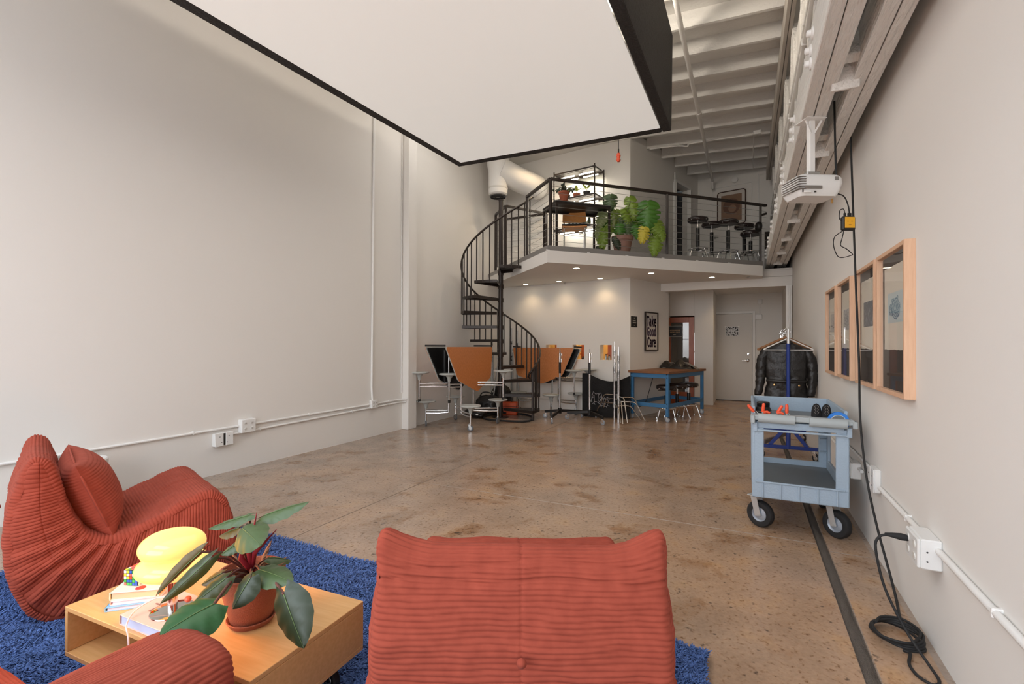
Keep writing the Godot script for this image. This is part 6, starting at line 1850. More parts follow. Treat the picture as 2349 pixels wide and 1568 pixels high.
# ---------- picture frames on the right wall ----------
func wall_frames() -> void:
	var zs := [[-5.90, -5.30], [-5.18, -4.58], [-4.38, -3.78], [-3.72, -3.12]]
	var what := ["birch framed print with a faint grey image, farthest from the camera on the right wall", "birch framed print with a grey image, second farthest on the right wall", "birch framed print with a dark slate rectangle on cream paper, third along the right wall", "birch framed print with a blue scribbled shape, nearest the camera on the right wall"]
	var cols := [[rgb(190, 184, 176), rgb(120, 116, 114)], [rgb(186, 184, 180), rgb(96, 100, 106)], [rgb(60, 68, 80), rgb(150, 158, 164)], [rgb(196, 208, 206), rgb(64, 104, 128)]]
	for i in 4:
		var z0: float = zs[i][0]; var z1: float = zs[i][1]
		var w := z1 - z0
		var h := 0.83
		# local +z looks out of the wall (towards -x)
		var t := thing("picture_frame", what[i], "picture", Vector3(RX, 1.535, (z0 + z1) / 2), -90, "prints on the right wall")
		var d := 0.048
		for s in [-1, 1]:
			put("frame_side", G.new().box(Vector3(s * (w / 2 - 0.012), 0, d / 2), Vector3(0.024, h, d), 0.0015), M.birch, t)
			put("frame_rail", G.new().box(Vector3(0, s * (h / 2 - 0.012), d / 2), Vector3(w - 0.048, 0.024, d), 0.0015), M.birch, t)
		put("backing", G.new().box(Vector3(0, 0, 0.012), Vector3(w - 0.04, h - 0.04, 0.01)), mat(rgb(52, 42, 36), 0.8), t)
		var nz := noise(9.0, 4, FastNoiseLite.TYPE_SIMPLEX_SMOOTH, 40 + i)
		# deckle-edged sheet
		var poly := PackedVector2Array()
		var pw := (w - 0.14) / 2
		for k in 20: poly.append(Vector2(pw + 0.006 * nz.get_noise_2d(k * 0.2, 1.0), lerpf(-0.16, 0.325, k / 20.0)))
		for k in 20: poly.append(Vector2(lerpf(pw, -pw, k / 20.0), 0.325 + 0.003 * nz.get_noise_2d(k * 0.2, 5.0)))
		for k in 20: poly.append(Vector2(-pw + 0.006 * nz.get_noise_2d(k * 0.2, 9.0), lerpf(0.325, -0.16, k / 20.0)))
		for k in 20: poly.append(Vector2(lerpf(-pw, pw, k / 20.0), -0.16 + 0.005 * nz.get_noise_2d(k * 0.3, 13.0)))
		var g := G.new()
		g.xf = Transform3D(Basis(), Vector3(0, 0, 0.0185))
		g.prism(poly, 0.001)
		put("paper", g, mat(rgb(216, 208, 192), 0.8), t)
		var im := Image.create_empty(128, 128, false, Image.FORMAT_RGB8)
		var sw := noise(0.03, 3, FastNoiseLite.TYPE_SIMPLEX_SMOOTH, 60 + i)
		for yy in 128:
			for xx in 128:
				var p := Vector2(xx - 64, yy - 64)
				var a := p.angle()
				var v := sin(p.length() * 0.55 + 5.0 * sw.get_noise_2d(xx * 1.4, yy * 1.4) + a * 1.0)
				var k := 0.0
				if i == 3: k = (0.55 + 0.4 * v) if p.length() < 46 + 20 * sw.get_noise_2d(a * 30.0, 3.0) and p.y > -50 + absf(p.x) * 0.1 else 0.05
				elif i == 2: k = 0.8 * smoothstep(0.15, 0.7, sw.get_noise_2d(xx * 3.0, yy * 1.0) + 0.15)
				else: k = clampf(0.5 + 0.9 * sw.get_noise_2d(xx * 1.5, yy * 1.5) - p.length() / 160.0, 0, 1) * (0.6 if i == 0 else 0.9)
				im.set_pixel(xx, yy, cols[i][0].lerp(cols[i][1], clampf(k, 0, 1)))
		var pm := mat(Color.WHITE, 0.7)
		pm.albedo_texture = itex(im)
		var q := G.new()
		q.quad(Vector3(-0.155, -0.005, 0.0195), Vector3(0.155, -0.005, 0.0195), Vector3(0.155, 0.17, 0.0195), Vector3(-0.155, 0.17, 0.0195), Vector2(0, 1), Vector2(1, 0))
		put("print", q, pm, t)
		var gl := G.new()
		gl.quad(Vector3(-w / 2 + 0.023, -h / 2 + 0.023, 0.034), Vector3(w / 2 - 0.023, -h / 2 + 0.023, 0.034), Vector3(w / 2 - 0.023, h / 2 - 0.023, 0.034), Vector3(-w / 2 + 0.023, h / 2 - 0.023, 0.034))
		put("glazing", gl, M.frameglass, t)

# ---------- cables and conduits on the right wall ----------
func right_wall_fittings() -> void:
	var x := RX - 0.016
	conduit("conduit", [Vector3(x, 0.49, -3.78), Vector3(x, 0.49, -1.2)], 0.014, "white conduit running low along the right wall towards the camera", M.trim, [Vector3(x, 0.49, -3.2), Vector3(x, 0.49, -2.2)], Vector3.RIGHT)
	conduit("conduit", [Vector3(x, 0.47, -4.32), Vector3(x, 0.46, -9.5)], 0.012, "white conduit low on the right wall behind the utility cart", M.trim, [Vector3(x, 0.47, -5.4), Vector3(x, 0.465, -7.0)], Vector3.RIGHT)
	conduit("conduit", [Vector3(x, 0.56, -4.08), Vector3(x, 0.56, -9.5)], 0.009, "thin upper conduit on the right wall behind the cart and garment rack", M.trim, [], Vector3.RIGHT)
	var b1 := outlet_box(Vector3(RX, 0.445, -4.50), -90, 0.16, 0.12, 0.07, "white outlet box on the right wall just behind the utility cart")
	var b2 := outlet_box(Vector3(RX, 0.52, -3.9), -90, 0.15, 0.15, 0.045, "white box with two round sockets on the right wall beside the hanging cable", 2)
	var b3 := thing("outlet_box", "deep white outlet box with the black plug, nearest the camera on the right wall", "outlet", Vector3(RX, 0.465, -2.84), -90)
	put("body", G.new().box(Vector3(0, 0, 0.038), Vector3(0.19, 0.135, 0.076), 0.006), M.white_plastic, b3)
	put("cover", G.new().box(Vector3(0, 0, 0.082), Vector3(0.185, 0.13, 0.014), 0.005), M.white_plastic, b3)
	for sx in [-1, 1]:
		for sy in [-1, 1]: put("receptacle", G.new().at(Vector3(sx * 0.045, sy * 0.028, 0.089), Vector3(90, 0, 0)).lathe([Vector2(0, 0), Vector2(0.018, 0), Vector2(0.017, 0.003), Vector2(0, 0.003)], 18), M.offwhite, b3)
	for q in [0.012, -0.03]: put("knockout_screw", G.new().at(Vector3(0.096, q, 0.055), Vector3(0, 0, -90)).lathe([Vector2(0, 0), Vector2(0.004, 0), Vector2(0, 0.002)], 10), M.black, b3)
	var c := thing("extension_cord", "black extension cord plugged into the near outlet and coiled on the floor", "cord", Vector3(0.64, 0, -2.88))
	var o := Vector3(0.64, 0, -2.88)
	put("plug", G.new().tube([Vector3(0.69, 0.485, -2.885), Vector3(0.665, 0.487, -2.885), Vector3(0.63, 0.49, -2.88), Vector3(0.60, 0.492, -2.875)].map(func(p): return p - o), [0.014, 0.017, 0.012, 0.007], 12), M.rubber, c)
	var path := [Vector3(0.61, 0.492, -2.876), Vector3(0.575, 0.475, -2.87), Vector3(0.56, 0.42, -2.86), Vector3(0.59, 0.25, -2.83), Vector3(0.655, 0.10, -2.75), Vector3(0.71, 0.02, -2.66), Vector3(0.72, 0.008, -2.58), Vector3(0.69, 0.008, -2.54), Vector3(0.65, 0.008, -2.58), Vector3(0.64, 0.008, -2.66), Vector3(0.665, 0.01, -2.75)]
	for k in 34:
		var a := -PI * 0.5 + TAU * k / 7.0
		var rr := 0.088 + 0.012 * sin(k * 1.7)
		path.append(Vector3(0.648 + cos(a) * rr + 0.006 * sin(k * 2.3), 0.009 + 0.0011 * k, -2.885 - sin(a) * rr * 1.35))
	var loc := []
	for p in spline(path, 5): loc.append(p - o)
	put("cable", G.new().tube(loc, 0.0062, 8), M.rubber, c)
	# the long cable that falls from the truss past the frames to the coil
	var h := [Vector3(0.70, 3.16, -4.37), Vector3(0.70, 2.0, -4.18), Vector3(0.695, 1.3, -4.02), Vector3(0.69, 0.9, -3.95), Vector3(0.70, 0.55, -3.82), Vector3(0.715, 0.3, -3.62), Vector3(0.735, 0.1, -3.42), Vector3(0.735, 0.01, -3.28), Vector3(0.71, 0.008, -3.12), Vector3(0.70, 0.01, -2.98)]
	single("hanging_cable", G.new().tube(spline(h, 8), 0.0068, 8), M.rubber, "long black cable hanging from the truss down the right wall to the floor", "cable")

# ---------- projector ----------
func projector() -> void:
	var t := thing("projector", "white ceiling projector hung on a pole from the truss", "projector", Vector3(0.40, 2.46, -3.89), 28)
	put("ceiling_plate", G.new().box(Vector3(0, 0.487, 0), Vector3(0.14, 0.006, 0.14), 0.002), M.trim, t)
	put("pole", G.new().box(Vector3(0, 0.31, 0), Vector3(0.04, 0.36, 0.04), 0.004), M.trim, t)
	put("brace", G.new().bar(Vector3(-0.055, 0.48, 0.03), Vector3(-0.01, 0.40, 0.02), 0.006, 0.012).bar(Vector3(0.055, 0.48, 0.03), Vector3(0.01, 0.40, 0.02), 0.006, 0.012), M.trim, t)
	put("cradle", G.new().box(Vector3(0, 0.115, 0), Vector3(0.09, 0.03, 0.07), 0.004).bar(Vector3(0, 0.10, 0), Vector3(0.1, 0.085, 0.06), 0.012, 0.006).bar(Vector3(0, 0.10, 0), Vector3(-0.1, 0.085, 0.06), 0.012, 0.006), M.steel, t)
	var bg := G.new()
	bg.xf = Transform3D(Basis(Vector3(1, 0, 0), Vector3(0, 0, 1), Vector3(0, -1, 0)), Vector3(0, 0.02, 0))
	var rows := []
	for i in 9:
		var u: float = [0.0, 0.04, 0.12, 0.3, 0.6, 0.85, 0.95, 0.985, 1.0][i]
		var y := lerpf(-0.055, 0.085, u)
		var ins := 0.03 * pow(1.0 - u, 3.0) + (0.02 * pow(u, 8.0))
		var ring := PackedVector3Array()
		var rr := rrect(0.315 - ins * 2, 0.235 - ins * 2, 0.035, 5)
		for p in rr: ring.append(Vector3(p.x, y, -p.y))
		rows.append(ring)
	var body := G.new().grid(rows, true)
	for e in 2:
		var ring: PackedVector3Array = rows[0] if e == 0 else rows[8]
		var cc := Vector3(0, ring[0].y, 0)
		for k in ring.size():
			if e == 1: body.tri(cc, ring[k], ring[(k + 1) % ring.size()])
			else: body.tri(cc, ring[(k + 1) % ring.size()], ring[k])
	put("body", body, M.white_plastic, t)
	for k in 6: put("vent", G.new().box(Vector3(-0.135 + k * 0.0, 0.065 - k * 0.016, 0.075), Vector3(0.05, 0.006, 0.09), 0.001).box(Vector3(-0.157, 0.065 - k * 0.016, 0.0), Vector3(0.004, 0.006, 0.14)), M.strapgrey, t)
	put("port_strip", G.new().box(Vector3(-0.06, -0.005, 0.1165), Vector3(0.12, 0.02, 0.004), 0.001), M.strapgrey, t)
	put("port", G.new().box(Vector3(-0.1, -0.035, 0.112), Vector3(0.05, 0.012, 0.004), 0.001), M.flesh_white, t)
	put("port", G.new().box(Vector3(-0.045, -0.035, 0.113), Vector3(0.012, 0.01, 0.004)).box(Vector3(-0.13, -0.03, 0.113), Vector3(0.006, 0.02, 0.004)), M.black, t)
	put("lamp_label", G.new().box(Vector3(0.1, 0.055, 0.1175), Vector3(0.025, 0.022, 0.002)), M.galv, t)
	put("lens", G.new().at(Vector3(0.08, 0.01, -0.11), Vector3(-90, 0, 0)).lathe([Vector2(0.045, 0), Vector2(0.045, 0.02), Vector2(0.035, 0.02), Vector2(0.03, 0.01), Vector2(0, 0.008)], 24), M.black_gloss, t)
	var a := thing("hanging_adapter", "black box with a yellow face dangling on cables beside the projector", "adapter", Vector3(0.63, 2.24, -4.0), 26)
	put("body", G.new().box(Vector3(0, 0, 0), Vector3(0.092, 0.098, 0.03), 0.008), M.black, a)
	put("face", G.new().box(Vector3(0.003, 0.005, 0.0155), Vector3(0.068, 0.075, 0.003), 0.001), mat(rgb(238, 176, 40), 0.5), a)
	put("face_print", G.new().box(Vector3(-0.012, 0.012, 0.0172), Vector3(0.012, 0.004, 0.0006)).box(Vector3(0.016, 0.012, 0.0172), Vector3(0.012, 0.004, 0.0006)).box(Vector3(0.003, -0.012, 0.0172), Vector3(0.018, 0.005, 0.0006)), mat(rgb(176, 112, 30), 0.5), a)
	for k in [-0.022, 0.01]: put("plug", G.new().box(Vector3(k, 0.06, 0), Vector3(0.014 if k < 0 else 0.024, 0.026, 0.012), 0.002), M.rubber, a)
	put("lead", G.new().tube(spline([Vector3(0.01, 0.07, 0), Vector3(0.0, 0.13, 0), Vector3(-0.03, 0.19, 0), Vector3(-0.09, 0.21, 0.0)], 7), 0.004, 6), M.rubber, a)
	put("lead", G.new().tube(spline([Vector3(-0.022, 0.07, 0), Vector3(-0.03, 0.10, 0), Vector3(-0.055, 0.09, 0), Vector3(-0.06, 0.04, 0), Vector3(-0.045, 0.02, 0)], 7), 0.003, 6), M.rubber, a)
	put("lead", G.new().tube(spline([Vector3(-0.03, -0.048, 0), Vector3(-0.09, -0.09, 0), Vector3(-0.10, -0.15, 0), Vector3(-0.075, -0.22, 0), Vector3(-0.04, -0.235, 0), Vector3(0.02, -0.22, 0), Vector3(0.03, -0.21, 0), Vector3(-0.01, -0.175, 0), Vector3(-0.05, -0.15, 0), Vector3(-0.04, -0.10, 0), Vector3(-0.028, -0.048, 0)], 6), 0.003, 6), M.rubber, a)
	put("gold_tag", G.new().box(Vector3(-0.11, 0.16, 0.0), Vector3(0.014, 0.04, 0.006), 0.001), M.brass, a)
	single("projector_cable", G.new().tube(spline([Vector3(0.55, 3.1, -3.99), Vector3(0.555, 2.75, -3.985), Vector3(0.56, 2.52, -3.985), Vector3(0.54, 2.465, -3.99), Vector3(0.50, 2.45, -4.0)], 8), 0.0065, 8), M.rubber, "black cable hanging between the truss chords down to the projector", "cable")

# ---------- mezzanine ----------
const MZ := 2.948
func guard(label: String, pts: Array, top: float, posts: Array, cables := 9) -> void:
	# top rail through pts (x, z), posts at the given points, thin cables between
	var t := thing("guard_rail", label, "railing")
	for i in pts.size() - 1:
		var a: Vector2 = pts[i]; var b: Vector2 = pts[i + 1]
		put("top_rail", G.new().bar(Vector3(a.x, top - 0.02, a.y), Vector3(b.x, top - 0.02, b.y), 0.05, 0.04, 0.003), M.iron, t)
		for k in cables:
			var y := MZ + 0.07 + k * (top - MZ - 0.09) / cables
			put("cable", G.new().rod(Vector3(a.x, y, a.y), Vector3(b.x, y, b.y), 0.0032, 5), M.steel, t)
	for p in posts: put("post", G.new().box(Vector3(p.x, (MZ + top - 0.03) / 2, p.y), Vector3(0.042, top - 0.03 - MZ, 0.042), 0.003), M.iron, t)
func monstera(parent: Node, at: Vector3, face: Vector3, down: Vector3, size: float, wide: float, m: Material) -> void:
	# a slit heart-shaped leaf centred on at, looking towards face, its tip hanging to down
	var z := down.normalized()
	var x := face.cross(z).normalized()
	var y := z.cross(x).normalized()
	var rows := []
	for i in 41:
		var u := i / 40.0
		var w := pow(sin(PI * pow(clampf(u * 0.97 + 0.015, 0, 1), 0.68)), 0.7) * wide * 0.5
		var cut := 0.0
		for c in [0.32, 0.47, 0.62, 0.76]: cut = maxf(cut, exp(-pow((u - c) / 0.02, 2.0)))
		var row := PackedVector3Array()
		for j in 15:
			var v := -1.0 + j / 7.0
			var av := absf(v)
			var ww := w * (1.0 - 0.55 * cut)
			var uu := u - 0.24 * av * pow(1.0 - u, 2.2) + 0.08 * av
			row.append(at + z * (uu - 0.5) * size + x * v * ww + y * (-0.16 * size * u * u - 0.16 * av * av * wide + 0.012 * cos(u * 34.0 - av * 4.0) * av))
		rows.append(row)
	put("leaf", G.new().grid(rows), m, parent)
func mezzanine() -> void:
	var P0 := Vector2(-2.755, -7.012)
	guard("black steel cable railing along the angled front of the mezzanine", [Vector2(-3.47, -7.70), P0, Vector2(0.24, -10.005), Vector2(0.33, -10.10)], 4.01, [Vector2(-3.46, -7.69), P0, Vector2(-1.222, -8.545), Vector2(0.232, -9.997)])
	guard("dark brown cable railing beside the stair opening behind the stair pole", [Vector2(-4.75, -8.95), Vector2(-4.27, -8.47), Vector2(-3.76, -9.34), Vector2(-4.73, -9.38)], 4.15, [Vector2(-4.75, -8.95), Vector2(-4.27, -8.47), Vector2(-3.76, -9.34)])
	single("rail_stub", G.new().bar(Vector3(0.25, 3.80, -9.99), Vector3(0.33, 3.84, -10.08), 0.03, 0.04, 0.003), M.iron, "short black stub bar between the end post of the railing and the truss", "railing")
	# grow-light shelving against the back wall
	var s := thing("grow_shelf", "black wire shelving unit with glowing plant lights against the upper back wall", "shelf", Vector3(-2.985, MZ, -9.12), -8.8)
	var W := 0.88; var D := 0.42
	for q in [[-1, -1], [1, -1], [-1, 1], [1, 1]]:
		var p := G.new().rod(Vector3(q[0] * W / 2, 0, q[1] * D / 2), Vector3(q[0] * W / 2, 1.88, q[1] * D / 2), 0.0125, 10)
		for k in 36: p.rod(Vector3(q[0] * W / 2, 0.04 + k * 0.05, q[1] * D / 2), Vector3(q[0] * W / 2, 0.055 + k * 0.05, q[1] * D / 2), 0.0155, 8)
		put("post", p, M.iron, s)
	for y in [0.10, 0.72, 1.31, 1.83]:
		var f := G.new()
		for z in [-D / 2, D / 2]: f.bar(Vector3(-W / 2, y, z), Vector3(W / 2, y, z), 0.012, 0.03).bar(Vector3(-W / 2, y - 0.03, z), Vector3(W / 2, y - 0.03, z), 0.008, 0.008)
		for x in [-W / 2, W / 2]: f.bar(Vector3(x, y, -D / 2), Vector3(x, y, D / 2), 0.012, 0.03)
		put("shelf_frame", f, M.iron, s)
		put("shelf_deck", G.new().box(Vector3(0, y + 0.008, 0), Vector3(W - 0.02, 0.006, D - 0.02)), M.iron, s)
		if y > 0.5:
			for z in [-0.12, 0.06]:
				for x in [-0.22, 0.2]:
					put("light_tube", G.new().rod(Vector3(x - 0.16, y - 0.045, z), Vector3(x + 0.16, y - 0.045, z), 0.013, 8), M.growlight, s)
			if y < 1.0: continue
			var l: Vector3 = s.transform * Vector3(0, y - 0.075, -0.02)
			area_light("grow_light", l, Vector3(-90, -8.8, 0), Vector2(0.75, 0.3), Color(1.0, 0.95, 0.86), GROW_E)
	# pots on the shelf
	for q in [[-0.24, 1.325, "first", M.black, "dark grey planter on the lit shelf, left of the others"], [-0.02, 1.325, "", M.terracotta, "small terracotta planter on the lit shelf between two dark ones"], [0.2, 1.325, "", M.black, "dark grey planter on the lit shelf, right of the others"]]:
		var p: Vector3 = s.transform * Vector3(q[0], q[1], 0.05)
		var t := thing("shelf_plant", q[4], "potted plant", p, -8.8, "plants under the grow lights")
		put("pot", G.new().lathe([Vector2(0, 0), Vector2(0.055, 0), Vector2(0.072, 0.10), Vector2(0.066, 0.10), Vector2(0, 0.09)], 20), q[3], t)
		for k in 5:
			var a: float = TAU * k / 5.0 + q[0] * 3
			leaf(t, "leaf", Vector3(cos(a) * 0.02, 0.17, sin(a) * 0.02), Vector3(cos(a) * 0.11, 0.22 + 0.03 * sin(k * 2.0), sin(a) * 0.11), 0.06, Vector3(0, 1, 0.1), M.leaf_lime, 0.2, 0.2)
		put("stem", G.new().rod(Vector3(0, 0.08, 0), Vector3(0, 0.18, 0), 0.005, 6), M.stem_green, t)
	var tray := thing("seed_tray", "leafy tray of plants on the middle level of the lit shelving", "tray", s.transform * Vector3(0.05, 0.732, 0.02), -8.8)
	put("tray", G.new().box(Vector3(0, 0.025, 0), Vector3(0.5, 0.05, 0.26), 0.008), M.black, tray)
	for k in 9: leaf(tray, "leaf", Vector3(-0.2 + k * 0.05, 0.05, 0.02), Vector3(-0.22 + k * 0.055, 0.16 + 0.03 * (k % 3), 0.08 - 0.03 * (k % 4)), 0.06, Vector3(0.2, 0.4, 1), M.leaf_deep, 0.2, 0.2)
	# black table in the corner of the railing
	var d := thing("black_table", "black metal table standing in the front corner of the mezzanine", "table", Vector3(-2.585, MZ, -7.77), 45)
	put("top", G.new().box(Vector3(0, 0.755, 0), Vector3(1.0, 0.03, 0.56), 0.003), M.black, d)
	put("frame", G.new().box(Vector3(0, 0.725, 0.262), Vector3(0.98, 0.03, 0.03)).box(Vector3(0, 0.725, -0.262), Vector3(0.98, 0.03, 0.03)).box(Vector3(-0.48, 0.725, 0), Vector3(0.03, 0.03, 0.5)).box(Vector3(0.48, 0.725, 0), Vector3(0.03, 0.03, 0.5)), M.iron, d)
	for q in [[-1, -1], [1, -1], [-1, 1], [1, 1]]: put("leg", G.new().box(Vector3(q[0] * 0.48, 0.37, q[1] * 0.26), Vector3(0.032, 0.74, 0.032), 0.002), M.iron, d)
	# jade plant on it
	var jp := thing("jade_plant", "small jade plant in a terracotta pot on the black table by the corner post", "potted plant", Vector3(-2.66, MZ + 0.77, -7.36))
	put("pot", G.new().lathe([Vector2(0, 0), Vector2(0.058, 0), Vector2(0.082, 0.12), Vector2(0.088, 0.12), Vector2(0.09, 0.15), Vector2(0.08, 0.15), Vector2(0.075, 0.13), Vector2(0, 0.13)], 28), M.terracotta, jp)
	var rng := RandomNumberGenerator.new()
	rng.seed = 8
	for k in 9:
		var a := rng.randf() * TAU
		var tip := Vector3(cos(a) * rng.randf_range(0.08, 0.2), 0.15 + rng.randf_range(-0.02, 0.17), sin(a) * rng.randf_range(0.08, 0.2))
		put("stem", G.new().tube(spline([Vector3(0, 0.12, 0), Vector3(tip.x * 0.5, tip.y * 0.7 + 0.08, tip.z * 0.5), tip], 4), 0.006, 6), M.leaf_deep, jp)
		for e in 5:
			var b := Vector3(0, 0.12, 0).lerp(tip, 0.5 + e * 0.12)
			put("leaf", G.new().ball(b + Vector3(rng.randf_range(-0.025, 0.025), rng.randf_range(-0.005, 0.03), rng.randf_range(-0.025, 0.025)), Vector3(0.017, 0.022, 0.012), 8, 5), M.leaf_deep, jp)
	# plywood chair behind the railing
	var c := thing("plywood_chair", "curved plywood chair on chrome legs with a checkered seat edge, tucked at the black table", "chair", Vector3(-2.60, MZ, -7.72), 20)
	var rows := []
	for i in 9:
		var row := PackedVector3Array()
		for j in 13:
			var u := -1.0 + j / 6.0
			row.append(Vector3(u * 0.2, 0.40 + 0.012 * u * u, 0.19 - i * 0.046 - 0.02 * u * u))
		rows.append(row)
	put("seat", shell(rows, 0.012), M.ply, c)
	put("seat_pad", G.new().box(Vector3(0, 0.428, 0.0), Vector3(0.42, 0.018, 0.38), 0.006), M.black, c)
	var ck := G.new()
	for k in 7: ck.box(Vector3(-0.18 + k * 0.06, 0.438, 0.16), Vector3(0.03, 0.008, 0.04), 0.002)
	put("check_pattern", ck, M.flesh_white, c)
	rows = []
	for i in 7:
		var row := PackedVector3Array()
		for j in 13:
			var u := -1.0 + j / 6.0
			row.append(Vector3(u * 0.2 * (1.0 - 0.06 * pow(i / 6.0, 3.0)), 0.55 + i * 0.036, -0.21 - i * 0.012 + 0.05 * u * u))
		rows.append(row)
	put("backrest", shell(rows, 0.011), M.ply, c)
	for x in [-0.17, 0.17]:
		put("leg", G.new().tube(sharp([Vector3(x, 0.0, 0.19), Vector3(x, 0.39, 0.17), Vector3(x, 0.39, -0.17), Vector3(x, 0.0, -0.22)], 0.06), 0.011, 10), M.chrome, c)
		put("back_support", G.new().tube(sharp([Vector3(x, 0.39, -0.12), Vector3(x, 0.41, -0.2), Vector3(x, 0.75, -0.26)], 0.05), 0.010, 10), M.black, c)
	# monstera
	var m := thing("monstera", "large monstera with yellowing leaves in a brown pot at the mezzanine edge", "potted plant", Vector3(-1.90, MZ, -8.17))
	put("pot", G.new().lathe([Vector2(0, 0), Vector2(0.125, 0), Vector2(0.165, 0.21), Vector2(0.178, 0.215), Vector2(0.185, 0.285), Vector2(0.175, 0.285), Vector2(0.168, 0.25), Vector2(0, 0.25)], 36), mat(rgb(132, 98, 84), 0.6), m)
	put("soil", G.new().lathe([Vector2(0.17, 0.25), Vector2(0, 0.262)], 24), M.soil, m)
	var fwd := Vector3(0.24, 0.1, 0.97)
	var rt := Vector3(0.97, 0, -0.24)
	# (right, up, near) from the pot rim; size; width; tip right; facing right/up; material
	var L := [[-0.20, 0.60, 0.05, 0.22, 0.22, 0.0, 0.0, 0.1, M.leaf], [0.16, 0.50, 0.0, 0.33, 0.2, 0.25, -0.2, 0.5, M.leaf_lime], [0.09, 0.33, 0.05, 0.24, 0.16, 0.4, 0.6, 0.4, M.leaf_lime], [0.42, 0.36, 0.05, 0.38, 0.36, 0.0, 0.0, 0.3, M.leaf_mid], [-0.36, 0.30, 0.1, 0.22, 0.2, -0.3, -0.2, 0.4, M.leaf_pale], [-0.33, -0.02, 0.1, 0.28, 0.22, -0.1, -0.2, 0.5, M.leaf_lime], [-0.22, 0.10, 0.12, 0.16, 0.14, 0.0, -0.1, 0.6, M.leaf_lime], [-0.05, 0.09, 0.12, 0.17, 0.19, 0.0, 0.0, 0.4, M.leaf_mid], [0.10, 0.12, 0.08, 0.18, 0.16, 0.1, 0.2, 0.7, M.leaf], [0.24, 0.06, 0.08, 0.18, 0.16, 0.2, 0.2, 0.5, M.leaf_mid], [0.34, 0.0, 0.1, 0.22, 0.19, -0.1, 0.1, 0.2, M.leaf_yellow], [0.60, 0.13, 0.0, 0.24, 0.24, 0.3, 0.3, 0.3, M.leaf_lime], [0.55, -0.16, 0.02, 0.26, 0.22, -0.1, 0.2, 0.5, M.leaf_lime], [-0.09, -0.15, 0.19, 0.18, 0.12, 0.4, 0.0, 0.2, M.leaf_deep], [-0.13, 0.24, 0.1, 0.17, 0.07, 0.0, 0.8, 0.2, M.leaf_pale], [-0.42, 0.08, 0.05, 0.22, 0.12, -0.1, -0.5, 0.3, M.leaf_pale], [0.05, 0.43, -0.1, 0.2, 0.16, -0.3, -0.3, 0.6, M.leaf_mid], [-0.40, -0.23, 0.02, 0.16, 0.14, -0.2, -0.2, 0.7, M.leaf_deep], [0.55, -0.24, -0.06, 0.14, 0.1, 0.1, 0.1, 0.5, M.leaf_lime], [0.0, 0.25, 0.0, 0.16, 0.14, 0.2, 0.1, 0.6, M.leaf], [0.48, 0.22, -0.05, 0.26, 0.24, 0.1, 0.3, 0.5, M.leaf_mid], [-0.14, 0.36, -0.05, 0.24, 0.2, -0.2, -0.1, 0.5, M.leaf_lime], [0.2, 0.22, -0.1, 0.22, 0.2, 0.1, 0.0, 0.6, M.leaf_mid], [-0.28, 0.18, 0.0, 0.24, 0.2, -0.2, -0.2, 0.5, M.leaf_mid], [0.66, 0.04, 0.0, 0.22, 0.14, 0.2, 0.4, 0.4, M.leaf_lime]]
	var o := Vector3(0, 0.285, 0)
	for q in L:
		var p: Vector3 = o + rt * q[0] + Vector3(0, q[1], 0) + fwd * q[2]
		var face: Vector3 = (fwd + rt * q[6] + Vector3(0, q[7], 0)).normalized()
		var down: Vector3 = (Vector3(0, -1, 0) + rt * q[5] + fwd * 0.25)
		monstera(m, p, face, down, q[3] * 1.18, q[4] * 1.2, q[8])
		var top: Vector3 = p - down.normalized() * q[3] * 0.36
		put("petiole", G.new().tube(spline([o + rt * q[0] * 0.12 + Vector3(0, -0.03, 0), o + rt * q[0] * 0.45 + Vector3(0, maxf(q[1] * 0.6, 0.05) + 0.08, 0) + fwd * q[2] * 0.4, top], 6), 0.006, 6), M.stem_green, m)
	# bar stools behind the railing
	var s0 := round_stool("tall chrome stool with a black seat on the mezzanine, leftmost beside the maroon door", Vector3(-0.82, MZ, -9.6), 12, 0.80, "stools on the mezzanine")
	for q in [["tall chrome stool with a black seat second from the left on the mezzanine", Vector3(-0.61, MZ, -10.12), 35], ["lower chrome stool with a dark red-brown seat in front of the framed print", Vector3(-0.315, MZ, -10.06), 60], ["chrome stool on the mezzanine right of the red-brown one, below the framed print", Vector3(-0.04, MZ, -10.55), 20]]:
		dup(s0, q[0], q[1], q[2])
	round_stool("lowest chrome stool on the mezzanine, beside the end post of the railing", Vector3(0.07, MZ, -10.3), 5, 0.60, "stools on the mezzanine")
	single("speaker_disc", G.new().at(Vector3.ZERO, Vector3(0, 0, 90)).lathe([Vector2(0, -0.04), Vector2(0.07, -0.04), Vector2(0.085, -0.02), Vector2(0.085, 0.02), Vector2(0.07, 0.04), Vector2(0, 0.04)], 24), M.black, "round black object hung on the end post of the railing", "speaker", Vector3(0.2, 3.58, -9.94), 20)
	# framed print on the upper end wall
	var f := thing("rounded_frame", "brown print in a dark round-cornered frame on the upper end wall", "picture", Vector3(-0.31, 4.54, -12.09), -12.0)
	var ring := []
	for p in rrect(0.60, 0.77, 0.06, 5): ring.append(Vector3(p.x, p.y, 0.02))
	put("frame", G.new().tube(ring, 0.011, 8, true, true), mat(rgb(70, 46, 36), 0.5), f)
	put("mount", G.new().prism(rrect(0.585, 0.755, 0.055, 5), 0.012), mat(rgb(214, 208, 200), 0.7), f)
	var sheet := G.new().box(Vector3(0.0, 0, 0.008), Vector3(0.44, 0.60, 0.004))
	put("sheet", sheet, mat(rgb(142, 112, 90), 0.7), f)
	put("print_shape", G.new().at(Vector3(0.0, 0.03, 0.0105), Vector3(90, 0, 0)).lathe([Vector2(0.18, 0), Vector2(0.18, 0.0008), Vector2(0, 0.0008)], 32), mat(rgb(112, 82, 66), 0.7), f)
